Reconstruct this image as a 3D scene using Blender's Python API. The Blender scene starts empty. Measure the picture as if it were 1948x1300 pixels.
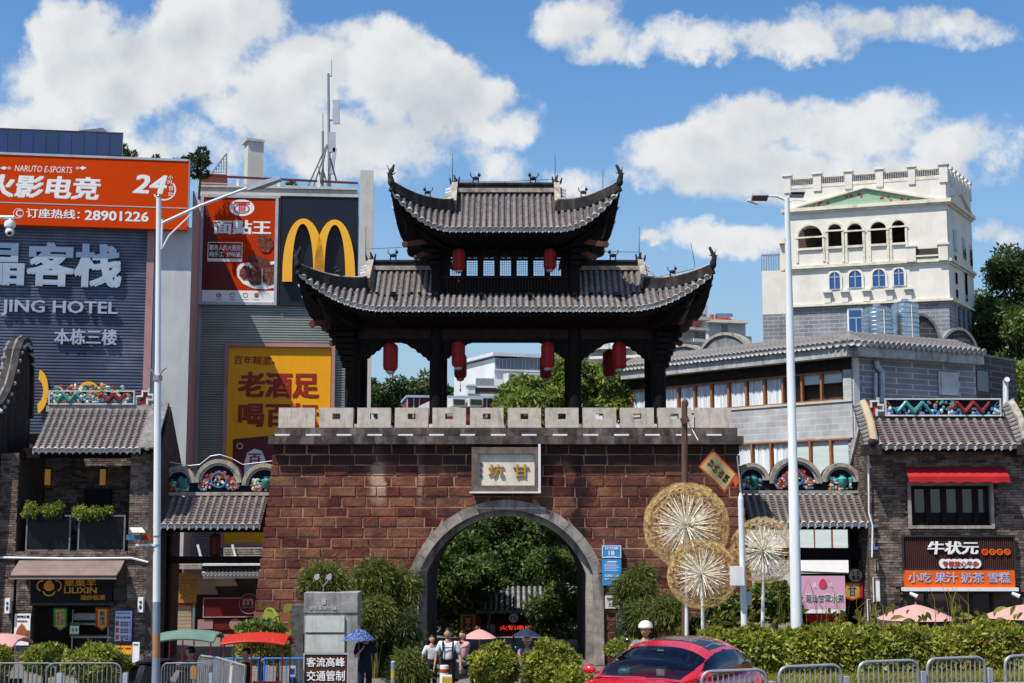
import bpy,math,random
import numpy as np
from mathutils import Vector,Matrix,noise as mnoise
random.seed(7); rng = np.random.default_rng(7)
SC = bpy.context.scene
COL = SC.collection
V = Vector
# ------------------------------------------------------------------ camera, light, exposure
FPX = 2700.0; TH = math.atan(335.0/2700.0); CAMH = 4.55
cam_data = bpy.data.cameras.new('camera'); cam = bpy.data.objects.new('camera',cam_data); COL.objects.link(cam)
cam_data.sensor_width = 36.0; cam_data.lens = 36.0*FPX/1948.0
cam_data.clip_start = 0.5; cam_data.clip_end = 3000
cam.location = (0,0,CAMH); cam.rotation_euler = (math.pi/2 + TH,0,0)
SC.camera = cam
SUN_EL = math.radians(59); SUN_AZ = math.radians(48)        # sun stands behind the viewer's left shoulder
sun_data = bpy.data.lights.new('sun','SUN'); sun = bpy.data.objects.new('sun',sun_data); COL.objects.link(sun)
sun_data.energy = 5.0; sun_data.angle = math.radians(0.5); sun_data.color = (1.0,0.93,0.82)
ray = V((math.sin(SUN_AZ)*math.cos(SUN_EL),math.cos(SUN_AZ)*math.cos(SUN_EL),-math.sin(SUN_EL)))
sun.rotation_euler = ray.to_track_quat('-Z','Y').to_euler()
sun.location = (-30,-30,60)
SC.view_settings.view_transform = 'Standard'; SC.view_settings.look = 'None'
SC.view_settings.gamma = 1.0; SC.view_settings.exposure = 0.40
try: SC.view_settings.use_curve_mapping = False
except Exception: pass
SC.render.engine = 'CYCLES'
SC.cycles.max_bounces = 5; SC.cycles.diffuse_bounces = 2; SC.cycles.glossy_bounces = 2; SC.cycles.transmission_bounces = 3
SC.cycles.transparent_max_bounces = 6; SC.cycles.use_denoising = True

def cray(px,py):
  u = (px-974.0)/FPX; v = (650.0-py)/FPX
  return V((u,math.cos(TH)-v*math.sin(TH),math.sin(TH)+v*math.cos(TH)))
def W(px,py,Y):
  d = cray(px,py); return V((0,0,CAMH)) + d*(Y/d.y)

# ------------------------------------------------------------------ world: Nishita sky with cumulus
world = bpy.data.worlds.new('World'); SC.world = world; world.use_nodes = True
def build_world():
  nt = world.node_tree; N = nt.nodes; L = nt.links; N.clear()
  def nd(t,**k):
    n = N.new(t)
    for a,b in k.items(): setattr(n,a,b)
    return n
  def math_(op,a,b=None,c=None,clamp=False):
    n = nd('ShaderNodeMath',operation=op,use_clamp=clamp)
    for i,x in enumerate((a,b,c)):
      if x is None: continue
      if isinstance(x,(int,float)): n.inputs[i].default_value = x
      else: L.new(x,n.inputs[i])
    return n.outputs[0]
  out = nd('ShaderNodeOutputWorld'); bg = nd('ShaderNodeBackground'); L.new(bg.outputs[0],out.inputs[0])
  sky = nd('ShaderNodeTexSky'); sky.sky_type = 'NISHITA'; sky.sun_disc = False
  sky.sun_elevation = SUN_EL; sky.sun_rotation = math.radians(180) + SUN_AZ
  sky.air_density = 1.25; sky.dust_density = 0.35; sky.ozone_density = 3.2; sky.altitude = 0
  bg.inputs[1].default_value = 0.074
  tc = nd('ShaderNodeTexCoord'); sep = nd('ShaderNodeSeparateXYZ'); L.new(tc.outputs['Generated'],sep.inputs[0])
  X,Yc,Z = sep.outputs
  ay = math_('MAXIMUM',Yc,0.12)
  u = math_('DIVIDE',X,ay); w = math_('DIVIDE',Z,ay)
  # domain distortion
  nz = nd('ShaderNodeTexNoise'); nz.inputs['Scale'].default_value = 9; nz.inputs['Detail'].default_value = 8; nz.inputs['Roughness'].default_value = 0.62
  L.new(tc.outputs['Generated'],nz.inputs['Vector'])
  sc = nd('ShaderNodeSeparateColor'); L.new(nz.outputs['Color'],sc.inputs[0])
  du = math_('MULTIPLY',math_('SUBTRACT',sc.outputs[0],0.5),0.10)
  dw = math_('MULTIPLY',math_('SUBTRACT',sc.outputs[1],0.5),0.07)
  uu = math_('ADD',u,du); ww = math_('ADD',w,dw)
  blobs = [(250,135,230,95,1),(420,55,110,85,1),(330,60,110,70,.9),(600,150,190,95,1),(760,150,150,100,1),(930,215,120,70,.95),(640,290,260,75,1),(470,250,200,80,.9),
       (780,240,150,80,.9),(150,70,90,60,.7),(40,240,70,45,.6),(290,285,150,50,.5),
       (1330,75,180,42,.75),(1490,62,150,45,.9),(1720,42,170,38,.65),(1240,95,120,28,.6),(1090,45,90,34,.35),(1600,40,120,34,.45),
       (1310,285,150,55,1),(1450,235,110,65,1),(1640,250,190,70,1),(1860,275,110,60,.95),(1150,330,190,45,.8),(1500,330,300,50,.9),(1750,330,170,45,.85),
       (1410,440,120,32,.8),(1275,448,30,18,.9),(1930,450,50,35,.7),(1000,340,120,30,.4),(380,330,130,40,.4)]
  f = None; hgt = None
  for (px,py,rx,ry,a) in blobs:
    d = cray(px,py); bu = d.x/d.y; bw = d.z/d.y
    eu = math_('MULTIPLY',math_('SUBTRACT',uu,bu),FPX/rx/1.12)
    ew = math_('MULTIPLY',math_('SUBTRACT',ww,bw),FPX/ry/1.12)
    r2 = math_('ADD',math_('MULTIPLY',eu,eu),math_('MULTIPLY',ew,ew))
    g = math_('MULTIPLY',math_('SUBTRACT',1.0,r2),a)
    h = math_('ADD',g,math_('MULTIPLY',ew,0.0))
    f = g if f is None else math_('SMOOTH_MAX',f,g,0.35)
  fine = nd('ShaderNodeTexNoise'); fine.inputs['Scale'].default_value = 22; fine.inputs['Detail'].default_value = 9; fine.inputs['Roughness'].default_value = 0.66
  L.new(tc.outputs['Generated'],fine.inputs['Vector'])
  big = nd('ShaderNodeTexNoise'); big.inputs['Scale'].default_value = 6; big.inputs['Detail'].default_value = 4
  L.new(tc.outputs['Generated'],big.inputs['Vector'])
  field = math_('ADD',f,math_('MULTIPLY',math_('SUBTRACT',fine.outputs[0],0.5),2.3))
  field = math_('ADD',field,math_('MULTIPLY',math_('SUBTRACT',big.outputs[0],0.5),1.2))
  dv = nd('ShaderNodeVectorMath',operation='MULTIPLY_ADD'); L.new(nz.outputs['Color'],dv.inputs[0]); dv.inputs[1].default_value = (.09,.09,.09); L.new(tc.outputs['Generated'],dv.inputs[2])
  def billow(vec):
    r = None
    for sc_,am in ((16,1.0),(38,.5)):
      vo = nd('ShaderNodeTexVoronoi'); vo.feature = 'F1'; vo.inputs['Scale'].default_value = sc_; L.new(vec,vo.inputs['Vector'])
      q = math_('MULTIPLY',math_('SUBTRACT',.42,vo.outputs['Distance']),am); r = q if r is None else math_('ADD',r,q)
    return r
  b1 = billow(dv.outputs[0])
  sh_ = nd('ShaderNodeVectorMath',operation='ADD'); L.new(dv.outputs[0],sh_.inputs[0]); sh_.inputs[1].default_value = (-.009,0,.016)
  b2 = billow(sh_.outputs[0])
  field = math_('ADD',field,math_('MULTIPLY',b1,1.15))
  # outside the frame the same weather goes on
  oth = nd('ShaderNodeTexNoise'); oth.inputs['Scale'].default_value = 2.6; oth.inputs['Detail'].default_value = 8; oth.inputs['Roughness'].default_value = .58
  L.new(tc.outputs['Generated'],oth.inputs['Vector'])
  of = math_('MULTIPLY',math_('SUBTRACT',oth.outputs[0],0.56),6.0)
  near = nd('ShaderNodeMapRange'); near.interpolation_type = 'SMOOTHSTEP'
  rad = math_('SQRT',math_('ADD',math_('MULTIPLY',u,u),math_('POWER',math_('SUBTRACT',w,.16),2)))
  rad = math_('ADD',rad,math_('MULTIPLY',math_('LESS_THAN',Yc,0.15),5))
  L.new(rad,near.inputs[0]); near.inputs[1].default_value = .42; near.inputs[2].default_value = .6
  mixf = nd('ShaderNodeMix',data_type='FLOAT'); L.new(near.outputs[0],mixf.inputs[0]); L.new(field,mixf.inputs[2]); L.new(of,mixf.inputs[3])
  fl = mixf.outputs[0]
  cov = nd('ShaderNodeMapRange'); cov.interpolation_type = 'SMOOTHSTEP'; L.new(fl,cov.inputs[0]); cov.inputs[1].default_value = -0.32; cov.inputs[2].default_value = 0.48
  # relief: same noise sampled a little towards the light
  off = nd('ShaderNodeVectorMath',operation='ADD'); L.new(tc.outputs['Generated'],off.inputs[0]); off.inputs[1].default_value = (-0.012,0,0.02)
  f2 = nd('ShaderNodeTexNoise'); f2.inputs['Scale'].default_value = 10; f2.inputs['Detail'].default_value = 6; f2.inputs['Roughness'].default_value = .55; L.new(off.outputs[0],f2.inputs['Vector'])
  f1 = nd('ShaderNodeTexNoise'); f1.inputs['Scale'].default_value = 10; f1.inputs['Detail'].default_value = 6; f1.inputs['Roughness'].default_value = .55; L.new(tc.outputs['Generated'],f1.inputs['Vector'])
  rel = math_('MULTIPLY',math_('SUBTRACT',f1.outputs[0],f2.outputs[0]),3.4)
  thick = nd('ShaderNodeMapRange'); L.new(fl,thick.inputs[0]); thick.inputs[1].default_value = 0.3; thick.inputs[2].default_value = 1.5; thick.inputs[3].default_value = 0.85; thick.inputs[4].default_value = 0.45
  rel = math_('ADD',math_('MULTIPLY',rel,.55),math_('MULTIPLY',math_('SUBTRACT',b1,b2),.75))
  br = math_('ADD',thick.outputs[0],rel,clamp=True)
  ramp = nd('ShaderNodeMix',data_type='RGBA'); L.new(br,ramp.inputs[0]); ramp.inputs[6].default_value = (5.3,5.75,6.2,1); ramp.inputs[7].default_value = (8.7,8.8,8.75,1)
  hz = nd('ShaderNodeMapRange'); hz.interpolation_type = 'SMOOTHSTEP'; L.new(Z,hz.inputs[0]); hz.inputs[1].default_value = .34; hz.inputs[2].default_value = -.02; hz.inputs[3].default_value = 0; hz.inputs[4].default_value = .85
  # sky tint
  hs = nd('ShaderNodeMix',data_type='RGBA',blend_type='MULTIPLY'); hs.inputs[0].default_value = 1.0
  L.new(sky.outputs[0],hs.inputs[6]); hs.inputs[7].default_value = (0.76,1.13,1.44,1)
  hm = nd('ShaderNodeMix',data_type='RGBA'); L.new(hz.outputs[0],hm.inputs[0]); L.new(hs.outputs[2],hm.inputs[6]); hm.inputs[7].default_value = (4.3,5.7,7.0,1)
  mx = nd('ShaderNodeMix',data_type='RGBA'); L.new(math_('MULTIPLY',cov.outputs[0],.95),mx.inputs[0]); L.new(hm.outputs[2],mx.inputs[6]); L.new(ramp.outputs[2],mx.inputs[7])
  L.new(mx.outputs[2],bg.inputs[0])
  try:
    world.cycles.sampling_method = 'MANUAL'; world.cycles.sample_map_resolution = 512
  except Exception: pass
build_world()

# ------------------------------------------------------------------ materials
def lin(c):
  if isinstance(c,str):
    c = c.lstrip('#'); c = [int(c[i:i+2],16)/255 for i in (0,2,4)]
    return tuple((x/12.92 if x <= .04045 else ((x+.055)/1.055)**2.4) for x in c)
  return tuple(c)
MATS = {}
def mat(name,col,col2=None,ns=3.0,nv=(1,1,1),rough=.7,metal=0.,bump=0.,bs=25.,rnd=0.,dirt=None,dirtamt=.5,dirtscale=(3,3,.5),emit=None,spec=None,coat=0.,mixc=.5,det=6,transl=0.,lo=.35,hi=.65):
  m = bpy.data.materials.new(name); m.use_nodes = True; nt = m.node_tree; N = nt.nodes; L = nt.links
  spec = (.12 if rough >= .55 else .25 if rough >= .4 else .5) if spec is None else spec
  b = N['Principled BSDF']; b.inputs['Roughness'].default_value = rough; b.inputs['Metallic'].default_value = metal
  b.inputs['Specular IOR Level'].default_value = spec; b.inputs['Coat Weight'].default_value = coat; b.inputs['Coat Roughness'].default_value = .08
  c1 = lin(col); c2 = lin(col2) if col2 is not None else tuple(x*.7 for x in c1)
  tc = N.new('ShaderNodeTexCoord'); mp = N.new('ShaderNodeMapping'); L.new(tc.outputs['Object'],mp.inputs[0]); mp.inputs['Scale'].default_value = nv
  nz = N.new('ShaderNodeTexNoise'); L.new(mp.outputs[0],nz.inputs['Vector']); nz.inputs['Scale'].default_value = ns; nz.inputs['Detail'].default_value = det; nz.inputs['Roughness'].default_value = .6
  mr = N.new('ShaderNodeMapRange'); L.new(nz.outputs[0],mr.inputs[0]); mr.inputs[1].default_value = lo; mr.inputs[2].default_value = hi
  mx = N.new('ShaderNodeMix'); mx.data_type = 'RGBA'; L.new(mr.outputs[0],mx.inputs[0]); mx.inputs[6].default_value = (*c1,1); mx.inputs[7].default_value = (*c2,1)
  cur = mx.outputs[2]
  if rnd:
    at = N.new('ShaderNodeAttribute'); at.attribute_name = 'rnd'
    r = N.new('ShaderNodeMapRange'); L.new(at.outputs['Fac'],r.inputs[0]); r.inputs[3].default_value = 1-rnd; r.inputs[4].default_value = 1+rnd
    h = N.new('ShaderNodeHueSaturation'); L.new(cur,h.inputs['Color']); L.new(r.outputs[0],h.inputs['Value']); cur = h.outputs[0]
    ml = N.new('ShaderNodeMath'); ml.operation = 'MULTIPLY_ADD'; L.new(at.outputs['Fac'],ml.inputs[0]); ml.inputs[1].default_value = rnd*.10; ml.inputs[2].default_value = .5-rnd*.05; L.new(ml.outputs[0],h.inputs['Hue'])
  if dirt is not None:
    mp2 = N.new('ShaderNodeMapping'); L.new(tc.outputs['Object'],mp2.inputs[0]); mp2.inputs['Scale'].default_value = dirtscale; mp2.inputs['Location'].default_value = (3.3,1.7,9.1)
    n2 = N.new('ShaderNodeTexNoise'); L.new(mp2.outputs[0],n2.inputs['Vector']); n2.inputs['Scale'].default_value = 1.0; n2.inputs['Detail'].default_value = 8; n2.inputs['Roughness'].default_value = .65
    r2 = N.new('ShaderNodeMapRange'); L.new(n2.outputs[0],r2.inputs[0]); r2.inputs[1].default_value = .5; r2.inputs[2].default_value = .68; r2.inputs[4].default_value = dirtamt
    m2 = N.new('ShaderNodeMix'); m2.data_type = 'RGBA'; L.new(r2.outputs[0],m2.inputs[0]); L.new(cur,m2.inputs[6]); m2.inputs[7].default_value = (*lin(dirt),1); cur = m2.outputs[2]
  L.new(cur,b.inputs['Base Color'])
  if bump:
    n3 = N.new('ShaderNodeTexNoise'); L.new(tc.outputs['Object'],n3.inputs['Vector']); n3.inputs['Scale'].default_value = bs; n3.inputs['Detail'].default_value = 5
    bp = N.new('ShaderNodeBump'); bp.inputs['Strength'].default_value = bump; bp.inputs['Distance'].default_value = .03; L.new(n3.outputs[0],bp.inputs['Height']); L.new(bp.outputs[0],b.inputs['Normal'])
  if emit:
    b.inputs['Emission Color'].default_value = (*lin(emit[0]),1); b.inputs['Emission Strength'].default_value = emit[1]
  if transl:
    tr = N.new('ShaderNodeBsdfTranslucent'); L.new(cur,tr.inputs[0]); ms = N.new('ShaderNodeMixShader'); ms.inputs[0].default_value = transl
    L.new(b.outputs[0],ms.inputs[1]); L.new(tr.outputs[0],ms.inputs[2]); L.new(ms.outputs[0],N['Material Output'].inputs[0])
  MATS[name] = m; return m
def glassy(name,col,rough=.05,alpha=1.0):
  m = mat(name,col,tuple(x*.9 for x in lin(col)),ns=.6,rough=rough,spec=.8,bump=.02,bs=2)
  return m
def M(n): return MATS[n]

# ------------------------------------------------------------------ mesh builder
WL = {}
def wloc(o): return WL.get(o.name,V((0,0,0)))
class MB:
  def __init__(s): s.v = []; s.f = []; s.r = []; s.m = []; s.slot = 0
  def add(s,vs,fs,r=None):
    n = len(s.v); s.v.extend([tuple(p) for p in vs]); s.f.extend([[i+n for i in f] for f in fs])
    r = random.random() if r is None else r
    s.r.extend([r]*len(fs)); s.m.extend([s.slot]*len(fs)); return s
  def hexa(s,p,r=None):   # p: 4 bottom, 4 top, same winding
    return s.add(p,[(3,2,1,0),(4,5,6,7),(0,1,5,4),(1,2,6,5),(2,3,7,6),(3,0,4,7)],r)
  def box(s,x0,x1,y0,y1,z0,z1,r=None):
    return s.hexa([(x0,y0,z0),(x1,y0,z0),(x1,y1,z0),(x0,y1,z0),(x0,y0,z1),(x1,y0,z1),(x1,y1,z1),(x0,y1,z1)],r)
  def bar(s,a,b,w,h=None,up=(0,0,1),r=None):
    a = V(a); b = V(b); h = h or w; t = (b-a).normalized(); up = V(up)
    if abs(t.dot(up)) > .95: up = V((0,1,0)) if abs(t.y) < .9 else V((1,0,0))
    sd = t.cross(up).normalized(); u = sd.cross(t)
    q = [-sd*w/2-u*h/2,sd*w/2-u*h/2,sd*w/2+u*h/2,-sd*w/2+u*h/2]
    vs = [a+x for x in q]+[b+x for x in q]
    return s.add(vs,[(0,1,2,3),(7,6,5,4),(4,5,1,0),(5,6,2,1),(6,7,3,2),(7,4,0,3)],r)
  def tube(s,pts,r=.02,n=8,cap=True,rr=None):
    pts = [V(p) for p in pts]; k = len(pts); rs = r if isinstance(r,(list,tuple)) else [r]*k
    vs = []; prev = None
    for i,p in enumerate(pts):
      t = (pts[min(i+1,k-1)]-pts[max(i-1,0)]).normalized()
      if prev is None: a = t.orthogonal().normalized()
      else:
        a = prev - t*prev.dot(t); a = a.normalized() if a.length > 1e-6 else t.orthogonal().normalized()
      prev = a; b = t.cross(a)
      for j in range(n):
        an = 2*math.pi*j/n; vs.append(p + (a*math.cos(an)+b*math.sin(an))*rs[i])
    fs = [(i*n+j,i*n+(j+1) % n,(i+1)*n+(j+1) % n,(i+1)*n+j) for i in range(k-1) for j in range(n)]
    if cap: fs += [tuple(range(n-1,-1,-1)),tuple(range((k-1)*n,k*n))]
    return s.add(vs,fs,rr)
  def cyl(s,a,b,r0,r1=None,n=12,rr=None): return s.tube([a,b],[r0,r0 if r1 is None else r1],n,rr=rr)
  def prism(s,poly,vec,r=None):
    k = len(poly); vec = V(vec); vs = [V(p) for p in poly]; vs += [p+vec for p in vs]
    fs = [tuple(range(k)),tuple(range(2*k-1,k-1,-1))]+[(i,(i+1) % k,k+(i+1) % k,k+i) for i in range(k)]
    fs = [f[::-1] for f in fs]
    return s.add(vs,fs,r)
  def ball(s,c,rx,ry=None,rz=None,nu=10,nv=7,rr=None,rot=None):
    ry = rx if ry is None else ry; rz = rx if rz is None else rz; c = V(c); vs = []
    for i in range(nv+1):
      ph = math.pi*i/nv
      for j in range(nu):
        th = 2*math.pi*j/nu; p = V((rx*math.sin(ph)*math.cos(th),ry*math.sin(ph)*math.sin(th),rz*math.cos(ph)))
        if rot: p = rot @ p
        vs.append(c+p)
    fs = [(i*nu+j,(i+1)*nu+j,(i+1)*nu+(j+1) % nu,i*nu+(j+1) % nu) for i in range(nv) for j in range(nu)]
    return s.add(vs,fs,rr)
  def lathe(s,c,prof,n=16,rr=None):
    c = V(c); vs = [c+V((r*math.cos(2*math.pi*j/n),r*math.sin(2*math.pi*j/n),z)) for (r,z) in prof for j in range(n)]
    fs = [(i*n+j,i*n+(j+1) % n,(i+1)*n+(j+1) % n,(i+1)*n+j) for i in range(len(prof)-1) for j in range(n)]
    fs += [tuple(range(n-1,-1,-1)),tuple(range((len(prof)-1)*n,len(prof)*n))]
    return s.add(vs,fs,rr)
  def quad(s,a,b,c,d,r=None): return s.add([a,b,c,d],[(0,1,2,3)],r)
  def grid(s,P,r=None,flip=False):   # P[i][j]
    a = len(P); b = len(P[0]); vs = [p for row in P for p in row]
    fs = [(i*b+j,i*b+j+1,(i+1)*b+j+1,(i+1)*b+j) for i in range(a-1) for j in range(b-1)]
    if flip: fs = [f[::-1] for f in fs]
    return s.add(vs,fs,r)
  def mesh(s,name,mats,smooth=False):
    me = bpy.data.meshes.new(name); me.from_pydata(s.v,[],s.f)
    if not isinstance(mats,(list,tuple)): mats = [mats]
    for m in mats: me.materials.append(MATS[m] if isinstance(m,str) else m)
    if len(mats) > 1: me.polygons.foreach_set('material_index',s.m)
    at = me.attributes.new('rnd','FLOAT','FACE'); at.data.foreach_set('value',s.r)
    if smooth:
      me.polygons.foreach_set('use_smooth',[True]*len(me.polygons))
      if smooth != 'all':
        try: me.set_sharp_from_angle(angle=math.radians(38))
        except Exception: pass
    me.update(); return me
  def build(s,name,mats,parent=None,smooth=False,kind=None,label=None):
    return link(name,s.mesh(name,mats,smooth),parent,kind,label)
def link(name,me,parent=None,kind=None,label=None,at=None):
  o = bpy.data.objects.new(name,me); COL.objects.link(o)
  at = V(at) if at is not None else V((0,0,0))
  if parent is not None: o.parent = parent; o.location = at - wloc(parent)
  else: o.location = at
  WL[o.name] = at
  if kind: o['kind'] = kind
  if label: o['label'] = label
  return o
def tag(o,label,cat,group=None):
  o['label'] = label; o['category'] = cat
  if group: o['group'] = group
  return o
def thing(name,label,cat,loc=(0,0,0),group=None):
  o = bpy.data.objects.new(name,None); COL.objects.link(o); o.location = V(loc); WL[o.name] = V(loc); o.empty_display_size = .3
  return tag(o,label,cat,group)
def copy_tree(o,parent=None):
  c = o.copy(); COL.objects.link(c); c.parent = parent
  for ch in o.children: copy_tree(ch,c)
  return c
def place(o,loc,rz=0.,label=None,sc=None):
  o.location = V(loc); o.rotation_euler = (0,0,rz)
  if sc: o.scale = (sc,sc,sc) if isinstance(sc,(int,float)) else sc
  if label: o['label'] = label
  WL[o.name] = V(loc); return o

# vertical facade frame given by two picture columns and their depths
class Face:
  def __init__(s,pxa,Ya,pxb,Yb,py=650):
    a = W(pxa,py,Ya); b = W(pxb,py,Yb); s.A = V((a.x,a.y,0)); d = V((b.x-a.x,b.y-a.y,0)); s.len = d.length; s.t = d.normalized()
    s.n = V((s.t.y,-s.t.x,0))     # towards the viewer
  def sz(s,px,py,d=0):
    r = cray(px,py); O = V((0,0,CAMH)); A = s.A + s.n*d
    k = (A-O).dot(s.n)/r.dot(s.n); p = O+r*k; return ((p-A).dot(s.t),p.z)
  def w(s,a,z,d=0): return s.A + s.t*a + s.n*d + V((0,0,z))
  def p(s,px,py,d=0): a,z = s.sz(px,py,d); return s.w(a,z,d)
  def rc(s,x0,y0,x1,y1,d=0):
    cx,cy = (x0+x1)/2,(y0+y1)/2
    return s.sz(x0,cy,d)[0],s.sz(x1,cy,d)[0],s.sz(cx,y1,d)[1],s.sz(cx,y0,d)[1]
  def boxs(s,mb,a0,a1,z0,z1,d0,d1,r=None):
    lo,hi = min(d0,d1),max(d0,d1)
    return mb.hexa([s.w(a0,z0,hi),s.w(a1,z0,hi),s.w(a1,z0,lo),s.w(a0,z0,lo),s.w(a0,z1,hi),s.w(a1,z1,hi),s.w(a1,z1,lo),s.w(a0,z1,lo)],r)
  def box(s,mb,x0,y0,x1,y1,d0,d1,r=None):
    a0,a1,z0,z1 = s.rc(x0,y0,x1,y1,max(d0,d1)); return s.boxs(mb,a0,a1,z0,z1,d0,d1,r)
  def frame(s,mb,x0,y0,x1,y1,wd,d0,d1):
    a0,a1,z0,z1 = s.rc(x0,y0,x1,y1,max(d0,d1))
    s.boxs(mb,a0,a1,z1-wd,z1,d0,d1); s.boxs(mb,a0,a1,z0,z0+wd,d0,d1)
    s.boxs(mb,a0,a0+wd,z0+wd,z1-wd,d0,d1); s.boxs(mb,a1-wd,a1,z0+wd,z1-wd,d0,d1)
  def disc(s,mb,px,py,rpx,d0,d1,n=24,ry=None):
    a,z = s.sz(px,py,d1); r = abs(s.sz(px+rpx,py,d1)[0]-a); r2 = r if ry is None else r*ry/rpx
    poly = [s.w(a+r*math.cos(t),z+r2*math.sin(t),d0) for t in [2*math.pi*i/n for i in range(n)]]
    mb.prism(poly,s.n*(d1-d0))
  def poly(s,mb,pts,d0,d1):
    mb.prism([s.p(x,y,d0) for x,y in pts],s.n*(d1-d0))
  def ring(s,mb,px,py,rpx,wpx,d0,d1,n=24,ry=1.,a0=0,a1=360):
    a,z = s.sz(px,py,d1); k = abs(s.sz(px+rpx,py,d1)[0]-a)/rpx
    m = n;
    for i in range(m):
      t0 = math.radians(a0+(a1-a0)*i/m); t1 = math.radians(a0+(a1-a0)*(i+1)/m); q = []
      for dd in (d0,d1):
        for t,rr in ((t0,rpx),(t1,rpx),(t1,rpx-wpx),(t0,rpx-wpx)):
          q.append(s.w(a+k*rr*math.cos(t),z+k*rr*ry*math.sin(t),dd))
      mb.hexa(q,.5)

def text_mesh(s,extrude=.02,shear=0.):
  c = bpy.data.curves.new('t','FONT'); c.body = s; c.extrude = extrude; c.offset = 0; c.resolution_u = 2; c.shear = shear
  o = bpy.data.objects.new('t',c); me = bpy.data.meshes.new_from_object(o); bpy.data.objects.remove(o); bpy.data.curves.remove(c)
  return me
def txt(F,s,x0,y0,x1,y1,m,parent,name='lettering',d=.02,t=.02,off=.02,shear=0.,rot=None,kind='stuff'):
  """flat lettering; weight is added by laying slightly shifted copies of each stroke over each other"""
  me = text_mesh(s,.02,shear)
  n = len(me.vertices); co = np.empty(n*3,'f'); me.vertices.foreach_get('co',co); co = co.reshape(-1,3)
  faces = [list(p.vertices) for p in me.polygons]; bpy.data.meshes.remove(me)
  mn = co.min(0); mx = co.max(0); b = off*1.15
  sh = [(0,0)] if b < .008 else [(-b,-b*.6),(b,-b*.6),(-b,b*.6),(b,b*.6),(0,0)]
  a0,a1,z0,z1 = F.rc(x0,y0,x1,y1,d+t); A = np.array(F.A); T = np.array(F.t); Nn = np.array(F.n); V_ = []; Fc = []
  w = mx[0]-mn[0]; h = mx[1]-mn[1]; sx = (a1-a0)/(w+2*b); sz = (z1-z0)/(h+1.2*b)
  for i,(dx,dz) in enumerate(sh):
    X = (co[:,0]-mn[0]+dx+(b if len(sh) > 1 else 0))*sx; Z = (co[:,1]-mn[1]+dz+(b*.6 if len(sh) > 1 else 0))*sz; K = (co[:,2]-mn[2])/max(mx[2]-mn[2],1e-6)
    P = A + np.outer(a0+X,T) + np.outer(d+.001+(t+.0012*i)*K,Nn); P[:,2] += z0+Z; V_.append(P); Fc += [[q+i*n for q in f] for f in faces]
  me = bpy.data.meshes.new(name); me.from_pydata(np.concatenate(V_).tolist(),[],Fc); me.materials.append(MATS[m]); me.update()
  return link(name,me,parent,kind)
def vtxt(F,s,x0,y0,x1,y1,m,parent,gap=.12,**k):
  n = len(s); h = (y1-y0)/n
  for i,ch in enumerate(s):
    if ch.strip(): txt(F,ch,x0,y0+i*h+h*gap/2,x1,y0+(i+1)*h-h*gap/2,m,parent,**k)

# brickwork: real bricks, joined (each is a few pixels)
def bricks(F,x0,y0,x1,y1,m,parent,bw=.26,bh=.075,d=.0,jut=.018,holes=(),name='brick_courses',miss=.0,gap=.012,th=.08):
  a0,a1,z0,z1 = F.rc(x0,y0,x1,y1,d); mb = MB(); hs = [F.rc(*h) for h in holes]
  z = z0; row = 0
  while z < z1-.01:
    a = a0 - (bw*.5 if row % 2 else 0)
    zt = min(z+bh-gap,z1)
    while a < a1-.01:
      w_ = bw*random.uniform(.88,1.12); s0 = max(a,a0); s1 = min(a+w_-gap,a1); a += w_
      if s1-s0 < .03: continue
      if any(s1 > h[0] and s0 < h[1] and zt > h[2] and z < h[3] for h in hs): continue
      if random.random() < miss: continue
      o = d+random.uniform(0,jut)
      F.boxs(mb,s0,s1,z,zt,d-th,o)
    z += bh; row += 1
  return mb.build(name,m,parent,kind='stuff')

# ------------------------------------------------------------------ leaves
def leaves(name,C,size,m,parent=None,D=None,elong=2.0,droop=0.,kind='stuff',jitter=.35,spread=1.,label=None,outward=None):
  C = np.asarray(C,float); n = len(C)
  if outward is not None:      # leaf blades lie across the outward direction, as on a clipped bush
    Nv = np.asarray(outward,float); Nv = Nv/(np.linalg.norm(Nv,axis=1)[:,None]+1e-9)+rng.normal(size=(n,3))*.45; Q = rng.normal(size=(n,3)); D = np.cross(Nv,Q); D /= np.linalg.norm(D,axis=1)[:,None]+1e-9; D = D+.35*Nv; spread = .1
  if D is None: D = rng.normal(size=(n,3))
  D = np.asarray(D,float) + rng.normal(size=(n,3))*spread*.5; D[:,2] -= droop
  D /= np.linalg.norm(D,axis=1)[:,None]+1e-9
  R = rng.normal(size=(n,3)) if outward is None else Nv; S = np.cross(D,R); S /= np.linalg.norm(S,axis=1)[:,None]+1e-9
  Nn = np.cross(D,S)
  L = size*(1+jitter*rng.uniform(-1,1,n))[:,None]; wd = L/elong
  P = np.empty((n,4,3)); P[:,0] = C; P[:,1] = C+D*L*.45+S*wd*.5+Nn*L*.08; P[:,2] = C+D*L-Nn*L*.10; P[:,3] = C+D*L*.45-S*wd*.5+Nn*L*.08
  me = bpy.data.meshes.new(name); me.vertices.add(n*4); me.vertices.foreach_set('co',P.astype('f').ravel())
  me.loops.add(n*4); me.loops.foreach_set('vertex_index',np.arange(n*4,dtype='i'))
  me.polygons.add(n); me.polygons.foreach_set('loop_start',np.arange(0,n*4,4,dtype='i')); me.polygons.foreach_set('loop_total',np.full(n,4,'i'))
  me.materials.append(MATS[m]); me.update(calc_edges=True)
  at = me.attributes.new('rnd','FLOAT','FACE'); at.data.foreach_set('value',rng.random(n).astype('f'))
  return link(name,me,parent,kind,label)
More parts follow.
